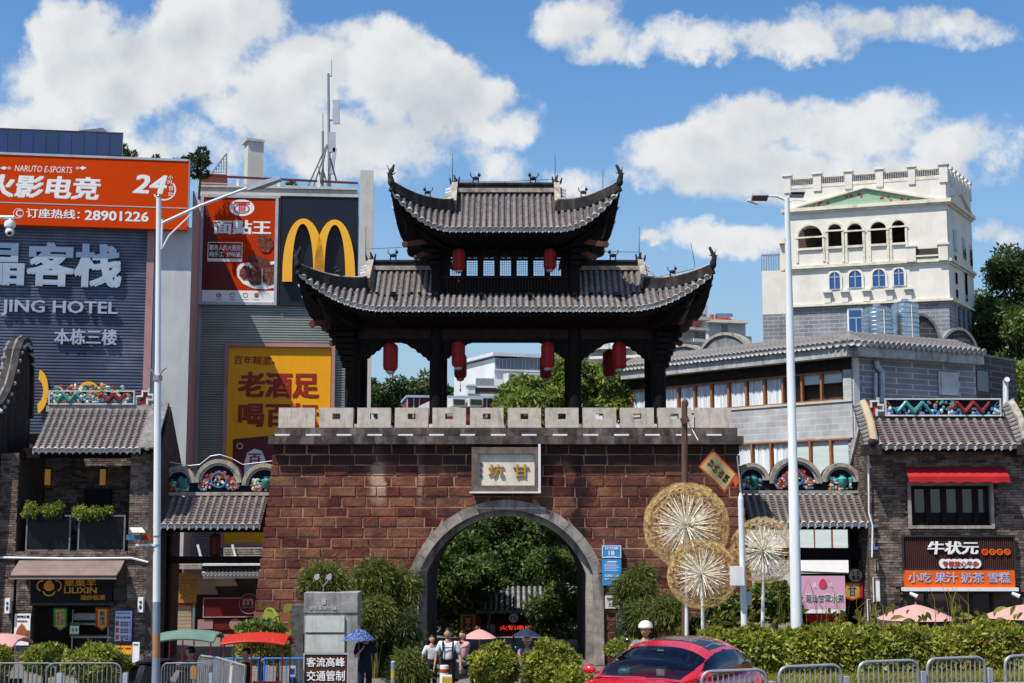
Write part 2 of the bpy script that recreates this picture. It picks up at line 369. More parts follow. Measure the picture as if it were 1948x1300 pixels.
def lumps(c,rad,k,lr,n,seed=0,flat=0.,fill=.25):
  """leaf positions in k clumps inside an ellipsoid; returns points and outward directions"""
  g = np.random.default_rng(seed); c = np.array(c); rad = np.array(rad)
  d = g.normal(size=(k,3)); d /= np.linalg.norm(d,axis=1)[:,None]; rr = g.uniform(.35,.95,(k,1))
  cc = c + d*rad*rr
  w = g.integers(0,k,n); dd = g.normal(size=(n,3)); dd /= np.linalg.norm(dd,axis=1)[:,None]
  r = (1-fill*g.random((n,1))**.7*2).clip(.2,1)
  lrs = lr*g.uniform(.65,1.25,(k,1))
  P = cc[w] + dd*lrs[w]*r*np.array([1,1,.72]); return P,dd + (P-c)/rad*.5,cc
def tree(name,label,base,top,crad,lr,n,leafsize,m,k=14,group=None,trunk=.18,seed=1,bark='bark',cat='tree',limbs=True,lab=True,elong=2.0,crown_name='crown'):
  t = thing(name,label,cat,base,group); base = V(base); top = V(top)
  P,D,cc = lumps(top,crad,k,lr,n,seed)
  leaves(crown_name,P,leafsize,m,t,outward=D,droop=.15,elong=elong,kind=None)
  mb = MB(); mid = base.lerp(top,.55)+V((random.uniform(-.2,.2),0,0)); mb.tube([base,base.lerp(mid,.5)+V((.06,0,0)),mid,top],[trunk,trunk*.85,trunk*.65,trunk*.25],8)
  if limbs:
    for c in cc[:min(k,12)]:
      c = V(c); a = base.lerp(top,random.uniform(.45,.9)); mb.tube([a,a.lerp(c,.5)+V((0,0,-.08)),c],[trunk*.35,trunk*.22,trunk*.08],5)
  mb.build('trunk',bark,t,smooth=True); return t

# ------------------------------------------------------------------ tiled roofs
def row_mesh(path,r=.075,tile=.22,side=None,cap=True,n=7,mats=('tile','tile_end')):
  """a run of half-round cover tiles following a path from ridge to eave"""
  path = [V(p) for p in path]; seg = [(path[i+1]-path[i]).length for i in range(len(path)-1)]; tot = sum(seg)
  def at(d):
    i = 0
    while i < len(seg)-1 and d > seg[i]: d -= seg[i]; i += 1
    k = min(max(d/seg[i],0),1) if seg[i] > 0 else 0
    return path[i].lerp(path[i+1],k),(path[i+1]-path[i]).normalized()
  nt = max(1,int(round(tot/tile))); mb = MB(); rings = []
  for q in range(nt):
    for kk,rr in ((0,r*.90),(.97,r*1.04)):
      d = tot*(q+kk)/nt; p,t = at(d); rings.append((p,t,rr))
  vs = []
  for p,t,rr in rings:
    sd = V(side) if side is not None else t.cross(V((0,0,1))).normalized()
    sd = (sd - t*sd.dot(t)).normalized(); up = sd.cross(t)
    if up.z < 0: up = -up
    for j in range(n):
      an = math.pi*j/(n-1); vs.append(p + sd*math.cos(an)*rr + up*(math.sin(an)*rr*1.05))
  k = len(rings); fs = [(i*n+j,(i+1)*n+j,(i+1)*n+j+1,i*n+j+1) for i in range(k-1) for j in range(n-1)]
  mb.add(vs,fs)
  if cap:
    mb.slot = 1; p,t,rr = rings[-1]; sd = V(side) if side is not None else t.cross(V((0,0,1))).normalized(); sd = (sd-t*sd.dot(t)).normalized(); up = sd.cross(t)
    if up.z < 0: up = -up
    c = p+up*rr*.25; pol = [c+sd*math.cos(a)*rr*1.28+up*math.sin(a)*rr*1.28 for a in [2*math.pi*i/12 for i in range(12)]]
    mb.prism(pol,t*.05)
  return mb,list(mats)
def drip(mb,a,b,t,h=.13):
  """pointed drip tile hanging between two cover tiles"""
  a = V(a); b = V(b); m_ = (a+b)/2; t = V(t)
  P = [a,b,b+V((0,0,-h*.45)),m_+V((0,0,-h)),a+V((0,0,-h*.45))]
  mb.prism(P,t*.03)
def tile_slope(parent,RL,Vd,Wd,n,r=.075,tile=.22,sag=.06,pan='tile_pan',matr=('tile','tile_end'),name='tile_row',course=.13,drips=True,skew=0):
  """RL ridge-left point, Vd ridge-to-eave vector, Wd ridge width vector"""
  RL = V(RL); Vd = V(Vd); Wd = V(Wd)
  def pth(o): return [o + Vd*k + V((0,0,-sag*math.sin(math.pi*k))) for k in [i/8 for i in range(9)]]
  side = Wd.normalized(); mb,ms = row_mesh(pth(V((0,0,0))),r,tile,side,mats=matr); me = mb.mesh(name,ms,'all')
  for i in range(n): link(name,me,parent,at=RL+Wd*((i+.5)/n)+V((0,0,random.uniform(-.008,.008))))
  pm = MB(); nc = int(Vd.length/course); up = side.cross(Vd.normalized())
  if up.z < 0: up = -up
  P = []
  for j in range(nc):
    for kk,h in ((0,0),(.94,.035)):
      k = (j+kk)/nc; q = RL+Vd*k+V((0,0,-sag*math.sin(math.pi*k)))+up*h; P.append([q,q+Wd])
  pm.grid(P,.5); E_ = RL+Vd
  if drips:
    for i in range(n+1):
      a = E_+Wd*max(0,(i-.5+.22)/n); b = E_+Wd*min(1,(i+.5-.22)/n); pm.slot = 1; drip(pm,a,b,Vd.normalized())
  pm.build('pan_tiles',[pan,matr[1]],parent,kind='stuff')
# ------------------------------------------------------------------ palette
mat('asphalt',(.055,.055,.058),(.04,.04,.042),ns=1.5,rough=.9,bump=.3,bs=60)
mat('paving',(.17,.16,.15),(.12,.115,.11),ns=2,rough=.85,bump=.2,rnd=.15)
mat('kerb',(.42,.41,.39),(.3,.29,.27),ns=3,rough=.85,bump=.2)
mat('soil',(.09,.06,.04),(.05,.035,.02),ns=4,rough=1,bump=.5)
mat('paint_white',(.72,.72,.70),(.6,.6,.58),ns=5,rough=.6)
mat('mortar',(.44,.25,.155),(.20,.10,.07),ns=1.4,rough=.95,bump=.4,bs=18,spec=.03,dirt=(.06,.04,.035),dirtamt=.85,dirtscale=(1.1,1,.7))
def stone_mat():
  m = mat('red_stone',(.165,.060,.042),(.068,.030,.027),ns=1.3,rough=.95,spec=.03,bump=1.,bs=9,rnd=.40,dirt=(.27,.13,.08),dirtamt=.45,dirtscale=(1.1,1,1.6),det=8)
  nt = m.node_tree; N = nt.nodes; L = nt.links; b = N['Principled BSDF']
  src = b.inputs['Base Color'].links[0].from_socket
  g = N.new('ShaderNodeNewGeometry'); sp = N.new('ShaderNodeSeparateXYZ'); L.new(g.outputs['Position'],sp.inputs[0])
  def streak(src,x,w,z0,z1,col,amt):
    a = N.new('ShaderNodeMath'); a.operation = 'SUBTRACT'; L.new(sp.outputs[0],a.inputs[0]); a.inputs[1].default_value = x
    nz = N.new('ShaderNodeTexNoise'); nz.inputs['Scale'].default_value = 2.2; nz.inputs['Detail'].default_value = 7; L.new(g.outputs['Position'],nz.inputs['Vector'])
    n2 = N.new('ShaderNodeMath'); n2.operation = 'MULTIPLY_ADD'; L.new(nz.outputs[0],n2.inputs[0]); n2.inputs[1].default_value = w*2.6; L.new(a.outputs[0],n2.inputs[2])
    n3 = N.new('ShaderNodeMath'); n3.operation = 'SUBTRACT'; L.new(n2.outputs[0],n3.inputs[0]); n3.inputs[1].default_value = w*1.3
    ab = N.new('ShaderNodeMath'); ab.operation = 'ABSOLUTE'; L.new(n3.outputs[0],ab.inputs[0])
    r = N.new('ShaderNodeMapRange'); r.interpolation_type = 'SMOOTHSTEP'; L.new(ab.outputs[0],r.inputs[0]); r.inputs[1].default_value = w; r.inputs[2].default_value = w*.2; r.inputs[3].default_value = 0; r.inputs[4].default_value = amt
    zz = N.new('ShaderNodeMapRange'); zz.interpolation_type = 'SMOOTHSTEP'; L.new(sp.outputs[2],zz.inputs[0]); zz.inputs[1].default_value = z0; zz.inputs[2].default_value = z1
    mu = N.new('ShaderNodeMath'); mu.operation = 'MULTIPLY'; L.new(r.outputs[0],mu.inputs[0]); L.new(zz.outputs[0],mu.inputs[1])
    mx = N.new('ShaderNodeMix'); mx.data_type = 'RGBA'; L.new(mu.outputs[0],mx.inputs[0]); L.new(src,mx.inputs[6]); mx.inputs[7].default_value = (*col,1); return mx.outputs[2]
  src = streak(src,2.15,.34,2.6,4.6,(.018,.014,.016),.92)      # dark run-off under the parapet
  src = streak(src,-4.25,.28,4.6,5.6,(.46,.33,.25),.75); src = streak(src,-6.6,.5,4.4,5.6,(.05,.03,.028),.5); src = streak(src,5.6,.4,3.6,5.4,(.05,.03,.028),.6); src = streak(src,-2.9,.16,4.4,5.8,(.38,.26,.2),.5); src = streak(src,.9,.3,5.4,6.2,(.04,.028,.026),.6)          # pale scaling patch
  src = streak(src,3.6,.6,3.2,4.4,(.05,.03,.03),.5)
  src = streak(src,-1.9,.4,2.2,3.6,(.05,.035,.03),.55)
  # stained top courses, with the shadow under the ledge painted in
  nz = N.new('ShaderNodeTexNoise'); nz.inputs['Scale'].default_value = 1.3; nz.inputs['Detail'].default_value = 6; L.new(g.outputs['Position'],nz.inputs['Vector'])
  ad = N.new('ShaderNodeMath'); ad.operation = 'MULTIPLY_ADD'; L.new(nz.outputs[0],ad.inputs[0]); ad.inputs[1].default_value = .5; L.new(sp.outputs[2],ad.inputs[2])
  r = N.new('ShaderNodeMapRange'); r.interpolation_type = 'SMOOTHSTEP'; L.new(ad.outputs[0],r.inputs[0]); r.inputs[1].default_value = 6.42; r.inputs[2].default_value = 6.56; r.inputs[4].default_value = .84
  mx = N.new('ShaderNodeMix'); mx.data_type = 'RGBA'; L.new(r.outputs[0],mx.inputs[0]); L.new(src,mx.inputs[6]); mx.inputs[7].default_value = (.04,.027,.027,1)
  L.new(mx.outputs[2],b.inputs['Base Color'])
stone_mat()
mat('grey_stone',(.36,.32,.30),(.24,.20,.19),ns=3,rough=.9,bump=.5,bs=30,dirt=(.09,.07,.065),dirtamt=.55,dirtscale=(3,3,.8),rnd=.12)
mat('merlon_stone',(.54,.49,.43),(.44,.39,.34),ns=6,rough=.9,bump=.4,bs=50,dirt=(.17,.12,.11),dirtamt=.5,dirtscale=(5,5,1.2),rnd=.08)
mat('dark_ledge',(.095,.074,.068),(.035,.027,.026),ns=2.5,rough=.9,bump=.5,bs=30,dirt=(.3,.26,.24),dirtamt=.5,dirtscale=(2.5,2,.8),rnd=.25)
mat('arch_stone',(.34,.31,.285),(.17,.15,.14),ns=2.2,rough=.88,bump=.5,bs=30,dirt=(.045,.04,.04),dirtamt=.8,dirtscale=(2.2,2,.5),rnd=.14)
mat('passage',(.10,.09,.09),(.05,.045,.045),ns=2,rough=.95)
mat('wood_black',(.014,.010,.010),(.007,.006,.006),ns=4,nv=(1,1,.2),rough=.7,bump=.2,spec=.06)
mat('wood_dark',(.032,.020,.017),(.016,.012,.011),ns=4,rough=.7,spec=.08)
mat('rust_wood',(.13,.045,.03),(.07,.03,.025),ns=3,rough=.8)
mat('tile',(.215,.205,.21),(.12,.116,.122),ns=6,rough=.75,bump=.4,bs=30,rnd=.14,dirt=(.30,.27,.25),dirtamt=.5,dirtscale=(4,4,4))
mat('tile_end',(.50,.50,.50),(.30,.30,.31),ns=9,rough=.7,bump=.2,rnd=.2)
mat('tile_pan',(.14,.095,.082),(.07,.052,.048),ns=7,rough=.85,bump=.4,bs=40,dirt=(.3,.24,.2),dirtamt=.4,dirtscale=(6,6,6))
mat('ridge_black',(.030,.027,.028),(.014,.013,.014),ns=5,rough=.65,dirt=(.13,.12,.115),dirtamt=.35)
mat('ridge_pale',(.40,.36,.31),(.22,.2,.18),ns=5,rough=.85,bump=.3,dirt=(.07,.06,.06),dirtamt=.6,dirtscale=(5,5,2))
mat('metal_white',(.72,.74,.76),(.62,.64,.66),ns=2,rough=.35,dirt=(.42,.38,.33),dirtamt=.3,dirtscale=(4,4,.6))
mat('metal_grey',(.33,.34,.36),(.25,.26,.28),ns=3,rough=.4,metal=.6)
mat('metal_dark',(.03,.03,.034),ns=3,rough=.5)
mat('plaque',(.68,.63,.52),(.60,.55,.46),ns=3,rough=.85,dirt=(.3,.27,.24),dirtamt=.4,dirtscale=(3,3,.6))
mat('plaque_frame',(.17,.13,.11),(.10,.08,.07),ns=5,rough=.8,bump=.3)
mat('gold',(.52,.30,.04),(.42,.23,.03),ns=6,rough=.4,metal=.2)
mat('lantern_red',(.42,.014,.018),(.30,.010,.014),ns=3,nv=(1,1,3),rough=.45,transl=.25)
mat('lantern_cap',(.10,.012,.012),(.06,.01,.01),ns=3,rough=.5)
mat('bark',(.11,.08,.06),(.06,.045,.035),ns=8,nv=(1,1,.3),rough=.95,bump=.5)

# ------------------------------------------------------------------ ground
def sstep(a,b,x):
  k = min(max((x-a)/(b-a),0),1); return k*k*(3-2*k)
def gz(x,y):
  road = 1.05 + .018*max(x,0)
  return road*(1-sstep(27.5,33.5,y)) - .02
def build_ground():
  xs = [-1500,-400,-120,-60]+[(-40+i*1.0) for i in range(81)]+[60,120,400,1500]
  ys = [-60,-20,0,10]+[16+i*.75 for i in range(42)]+[60,90,150,400,1600]
  mb = MB(); mb.grid([[V((x,y,gz(x,y))) for x in xs] for y in ys],flip=True)
  mb.build('ground','paving',None,smooth=True,kind='structure')
  # carriageway and verge
  ry = [8+i*.6 for i in range(30)]
  mb = MB(); mb.grid([[V((x,y,gz(x,y)+.006)) for x in range(-40,41,2)] for y in ry],flip=True)
  mb.build('road','asphalt',None,smooth=True,kind='structure')
  mb = MB()
  for i in range(40):
    x = -40+i*2; z = gz(x+1,26); mb.box(x+.005,x+1.995,25.75,26.0,z-.3,z+.13)
  mb.build('kerb','kerb',None,kind='structure')
  mb = MB()
  for i in range(-12,13): mb.box(i*3.2,i*3.2+1.6,23.9,24.02,gz(i*3.2,24)+.008,gz(i*3.2+1.6,24)+.012)
  mb.build('lane_line','paint_white',None,kind='structure')
  # raised planting bed on the right, with a kerb of pale blocks
  mb = MB(); n = 24
  mb.hexa([(5.2,28.3,.1),(30,28.3,.1),(30,40.6,.1),(4.2,40.6,.1),(5.2,28.3,1.30),(30,28.3,1.45),(30,40.6,1.2),(4.2,40.6,.7)])
  mb.build('planting_bed','soil',None,kind='structure')
  mb = MB()
  for i in range(n):
    x0 = 5.2+i*1.08; mb.box(x0,x0+1.06,28.05,28.28,.4,1.34+.006*(i*1.08))
  mb.build('bed_kerb','kerb',None,kind='structure')
build_ground()

# ------------------------------------------------------------------ the stone gate
GY = 45.0
def gx(px,py=1000,Y=GY): return W(px,py,Y).x
def gzz(py,Y=GY): return W(974,py,Y).z
BAT = .035
def build_gate():
  g = thing('city_gate','old red sandstone town gate with arched passage and crenellated grey parapet','gate',(-.2,GY,0))
  zt = gzz(845); xl0 = W(472,1265,GY).x; xl1 = W(519,845,GY).x; xr0 = W(1446,1265,GY).x; xr1 = W(1407,845,GY).x
  depth = 7.4; cx = W(963,1000,GY).x
  RO,RI,ZC,ZS = 3.17,2.86,1.93,2.80
  ho = math.sqrt(RO**2-(ZS-ZC)**2); hi = math.sqrt(RI**2-(ZS-ZC)**2)
  def yf(z): return GY + BAT*z
  # core of the wall (mortar shows in the joints): two piers and a spandrel built around the opening
  core = MB()
  def half(z): return math.sqrt(max((RO-.02)**2-(z-ZC)**2,0)) if z > ZS else ho-.02
  zs = [0]+[ZS*(i/4) for i in range(1,5)]+[ZS+(ZC+RO-.03-ZS)*math.sin(math.pi/2*i/16) for i in range(1,17)]
  f = .022
  for i in range(len(zs)-1):
    z0,z1 = zs[i],zs[i+1]
    for sgn,xo0,xo1 in ((-1,xl0,xl1),(1,xr0,xr1)):
      e0 = xo0+(xo1-xo0)*z0/zt - sgn*.05; e1 = xo0+(xo1-xo0)*z1/zt - sgn*.05
      a0 = cx+sgn*half(z0); a1 = cx+sgn*half(z1)
      p = [(a0,yf(z0)+f,z0),(e0,yf(z0)+f,z0),(e0,GY+depth,z0),(a0,GY+depth,z0),(a1,yf(z1)+f,z1),(e1,yf(z1)+f,z1),(e1,GY+depth,z1),(a1,GY+depth,z1)]
      if sgn < 0: p = [p[1],p[0],p[3],p[2],p[5],p[4],p[7],p[6]]
      core.hexa(p,.5)
  zz = zs[-1]; e0 = xl0+(xl1-xl0)*zz/zt+.05; e1 = xr0+(xr1-xr0)*zz/zt-.05
  core.hexa([(e0,yf(zz)+f,zz),(e1,yf(zz)+f,zz),(e1,GY+depth,zz),(e0,GY+depth,zz),(xl1+.05,yf(zt)+f,zt),(xr1-.05,yf(zt)+f,zt),(xr1-.05,GY+depth,zt),(xl1+.05,GY+depth,zt)],.5)
  core.build('wall_core','mortar',g)
  # stone courses
  blocks = []; rows = 21; rh = zt/rows; J = .034
  hts = [random.uniform(.94,1.06) for _ in range(rows)]; lv = [0]
  for q in hts: lv.append(lv[-1]+q*zt/sum(hts))
  for r_ in range(rows):
    z0 = lv[r_]+J/2; z1 = lv[r_+1]-J/2
    xl = xl0+(xl1-xl0)*((r_+.5)/rows); xr = xr0+(xr1-xr0)*((r_+.5)/rows)
    x = xl - (0 if r_ % 2 else .36)*random.uniform(.8,1.1); first = True
    while x < xr-.12:
      w_ = random.choice([.74,.76,.72,.68,.84,.56,.78])*random.uniform(.94,1.06)
      if first and x < xl: pass
      x0 = max(x,xl)+(J/2 if x > xl else 0); x1 = min(x+w_-J/2,xr)
      if xr-x1 < .2: x1 = xr; w_ = 9
      x += w_; first = False
      if x1-x0 < .1: continue
      # cut to the arch
      segs = [(x0,x1)]
      zc0,zc1 = z0,z1
      hv = lambda z: (math.sqrt(max(RO**2-(z-ZC)**2,0)) if z > ZS else ho)+.01
      l0,l1 = cx-hv(z0),cx-hv(z1); q0,q1 = cx+hv(z0),cx+hv(z1)
      if zc0 > ZC+RO: blocks.append((x0,x1,x0,x1,z0,z1)); continue
      # left side of the opening
      if x0 < l1 or x0 < l0:
        a1 = min(x1,l0); b1 = min(x1,max(l1,l0)) if z1 < ZC+RO else min(x1,cx)
        if a1 - x0 > .02 or b1-x0 > .02: blocks.append((x0,max(a1,x0+.005),x0,max(b1,x0+.01),z0,z1))
      if x1 > q1 or x1 > q0:
        a0 = max(x0,q0); b0 = max(x0,min(q1,q0)) if z1 < ZC+RO else max(x0,cx)
        if x1-a0 > .02 or x1-b0 > .02: blocks.append((min(a0,x1-.005),x1,min(b0,x1-.01),x1,z0,z1))
  def vis(b): return -b[4]     # lowest ones hide behind the shrubs
  blocks.sort(key=lambda b: -b[4])
  rest = MB()
  for i,(a0,a1,b0,b1,z0,z1) in enumerate(blocks):
    dep = random.uniform(-.012,.022); c = .018
    y0 = yf(z0)-dep; y1 = yf(z1)-dep; yb0 = yf(z0)+.12; yb1 = yf(z1)+.12
    j = lambda: random.uniform(-.013,.013)
    O = [(a0+j(),y0+c,z0+j()),(a1+j(),y0+c,z0+j()),(b1+j(),y1+c,z1+j()),(b0+j(),y1+c,z1+j())]
    I = [(a0+c,y0,z0+c),(a1-c,y0,z0+c),(b1-c,y1,z1-c),(b0+c,y1,z1-c)]
    if a1-a0 < .09 or b1-b0 < .09: I = [((p[0]),y0 if k < 2 else y1,p[2]) for k,p in enumerate(O)]
    K = [(a0,yb0,z0),(a1,yb0,z0),(b1,yb1,z1),(b0,yb1,z1)]
    fs = [(8,9,10,11)] + [(q,(q+1) % 4,8+(q+1) % 4,8+q) for q in range(4)] + [((q+1) % 4,q,4+q,4+(q+1) % 4) for q in range(4)]
    vs = O+K+I
    if i < 296:
      m = MB(); m.add(vs,fs,random.random()); m.build('stone_block','red_stone',g)
    else: rest.add(vs,fs,random.random())
  rest.build('lower_stone_blocks','red_stone',g,kind='stuff')
  # side return courses (left flank seen as a thin strip)
  # arch ring: voussoirs + jamb stones, then a recessed inner ring
  def ring(Rout,Rin,ya,yb,name,nv,wout,win,mt='arch_stone'):
    a_s = math.asin((ZS-ZC)/((Rout+Rin)/2)); J_ = .006
    for i in range(nv):
      t0 = a_s+(math.pi-2*a_s)*i/nv+J_/3; t1 = a_s+(math.pi-2*a_s)*(i+1)/nv-J_/3; mb = MB()
      for k in range(5):
        u0 = t0+(t1-t0)*k/5; u1 = t0+(t1-t0)*(k+1)/5
        P = []
        for y in (ya,yb):
          for (t,R) in ((u0,Rout),(u1,Rout),(u1,Rin),(u0,Rin)): P.append((cx+R*math.cos(t),y+BAT*(ZC+R*math.sin(t)),ZC+R*math.sin(t)))
        mb.hexa(P,.5+random.uniform(-.5,.5) if k == 0 else mb.r[-1])
      mb.build(name,mt,g)
    for sg in (-1,1):
      zlev = [0,1.0,2.0,ZS] if sg > 0 else [0,1.3,ZS]
      for z0,z1 in zip(zlev[:-1],zlev[1:]):
        mb = MB(); x0 = cx+sg*win; x1 = cx+sg*wout; x0,x1 = min(x0,x1),max(x0,x1)
        mb.hexa([(x0,ya+BAT*z0,z0+.003),(x1,ya+BAT*z0,z0+.003),(x1,yb+BAT*z0,z0+.003),(x0,yb+BAT*z0,z0+.003),(x0,ya+BAT*z1,z1-.003),(x1,ya+BAT*z1,z1-.003),(x1,yb+BAT*z1,z1-.003),(x0,yb+BAT*z1,z1-.003)])
        mb.build('jamb_stone',mt,g)
  ring(RO,RI,GY-.10,GY+.55,'arch_stone',13,ho,hi)
  ring(RI-.003,RI-.20,GY+.25,GY+.9,'inner_arch_stone',9,hi-.003,hi-.20)
  # passage lining (vault) behind
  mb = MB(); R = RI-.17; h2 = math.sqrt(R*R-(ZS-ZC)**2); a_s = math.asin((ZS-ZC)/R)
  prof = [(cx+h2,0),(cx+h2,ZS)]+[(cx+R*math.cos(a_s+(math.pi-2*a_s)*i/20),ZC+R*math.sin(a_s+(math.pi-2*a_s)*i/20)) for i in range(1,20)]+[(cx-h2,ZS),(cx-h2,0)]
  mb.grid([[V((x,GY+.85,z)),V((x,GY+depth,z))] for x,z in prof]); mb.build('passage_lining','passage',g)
  # cornice ledges
  F = Face(200,GY,1700,GY)
  def ledge(x0,x1,y0,y1,out,name,segs):
    a0,a1,z0,z1 = F.rc(x0,y0,x1,y1,out); n = segs
    for i in range(n):
      mb = MB(); s0 = a0+(a1-a0)*i/n+.003; s1 = a0+(a1-a0)*(i+1)/n-.003; F.boxs(mb,s0,s1,z0,z1,out,-depth-out*.6)
      mb.build(name,'dark_ledge',g)
  ledge(510,1415,829.5,845,.16,'ledge_slab',9)
  ledge(522,1403,814,829.2,.0,'parapet_slab',8)
  # merlons with loopholes
  starts = [(530,599)]+[(608+71.55*i,671.5+71.55*i) for i in range(0,10)]+[(1323,1391)]
  for i,(x0,x1) in enumerate(starts):
    a0,a1,z0,z1 = F.rc(x0,776,x1,813.9,-.05); mb = MB(); D0,D1 = -.05,-.42
    if 0 < i < 11:
      cxm = (a0+a1)/2+.0; hw = .125; hz0 = z0+.27; hz1 = z0+.45
      for (s0,s1,q0,q1) in ((a0,a1,z0,hz0),(a0,a1,hz1,z1),(a0,cxm-hw,hz0,hz1),(cxm+hw,a1,hz0,hz1)): F.boxs(mb,s0,s1,q0,q1,D0,D1,.5)
    else: F.boxs(mb,a0,a1,z0,z1,D0,D1)
    mb.build('merlon','merlon_stone',g)
  # rear parapet, low
  mb = MB(); a0,a1,z0,z1 = F.rc(560,798,1370,814,-.3)
  F.boxs(mb,a0+.3,a1-.3,z0,z0+.18,-6.9,-7.2); mb.build('rear_parapet','dark_ledge',g)
  # LED bars along the ledge
  for i in range(15):
    px = 523+58.7*i; mb = MB(); F.box(mb,px,826,px+28,829.2,.01,.09); mb.build('light_bar','metal_white',g)
  # plaque, hung on the wall above the arch
  p = thing('stone_plaque','framed pale stone plaque with two gold characters above the arch','plaque',F.p(963,937))
  mb = MB(); F.frame(mb,897,851,1029,936,.2,-.35,.13); mb.build('frame','plaque_frame',p)
  mb = MB(); F.box(mb,906,860,1021,929,-.3,.02); mb.build('panel','plaque',p)
  for q,(ch,x0,x1,y0,y1) in enumerate((('坑',929,959,883,908),('甘',976,1006,883,908))): txt(F,ch,x0,y0,x1,y1,'gold',p,d=.021,t=.05,off=.012)
  vtxt(F,'甲午年',913,880,918,912,'plaque_frame',p,d=.021,t=.02,off=.015)
  mb = MB(); F.box(mb,1024,845,1028.5,938,.14,.17); F.box(mb,893,935.5,1029,938.5,.14,.2); mb.build('conduit','metal_white',p)
  mb = MB()
  for i in range(11): F.box(mb,912+i*10,926,916+i*10,930,.03,.09)
  mb.build('stud','ridge_pale',p,kind='stuff')
  return g
gate = build_gate()

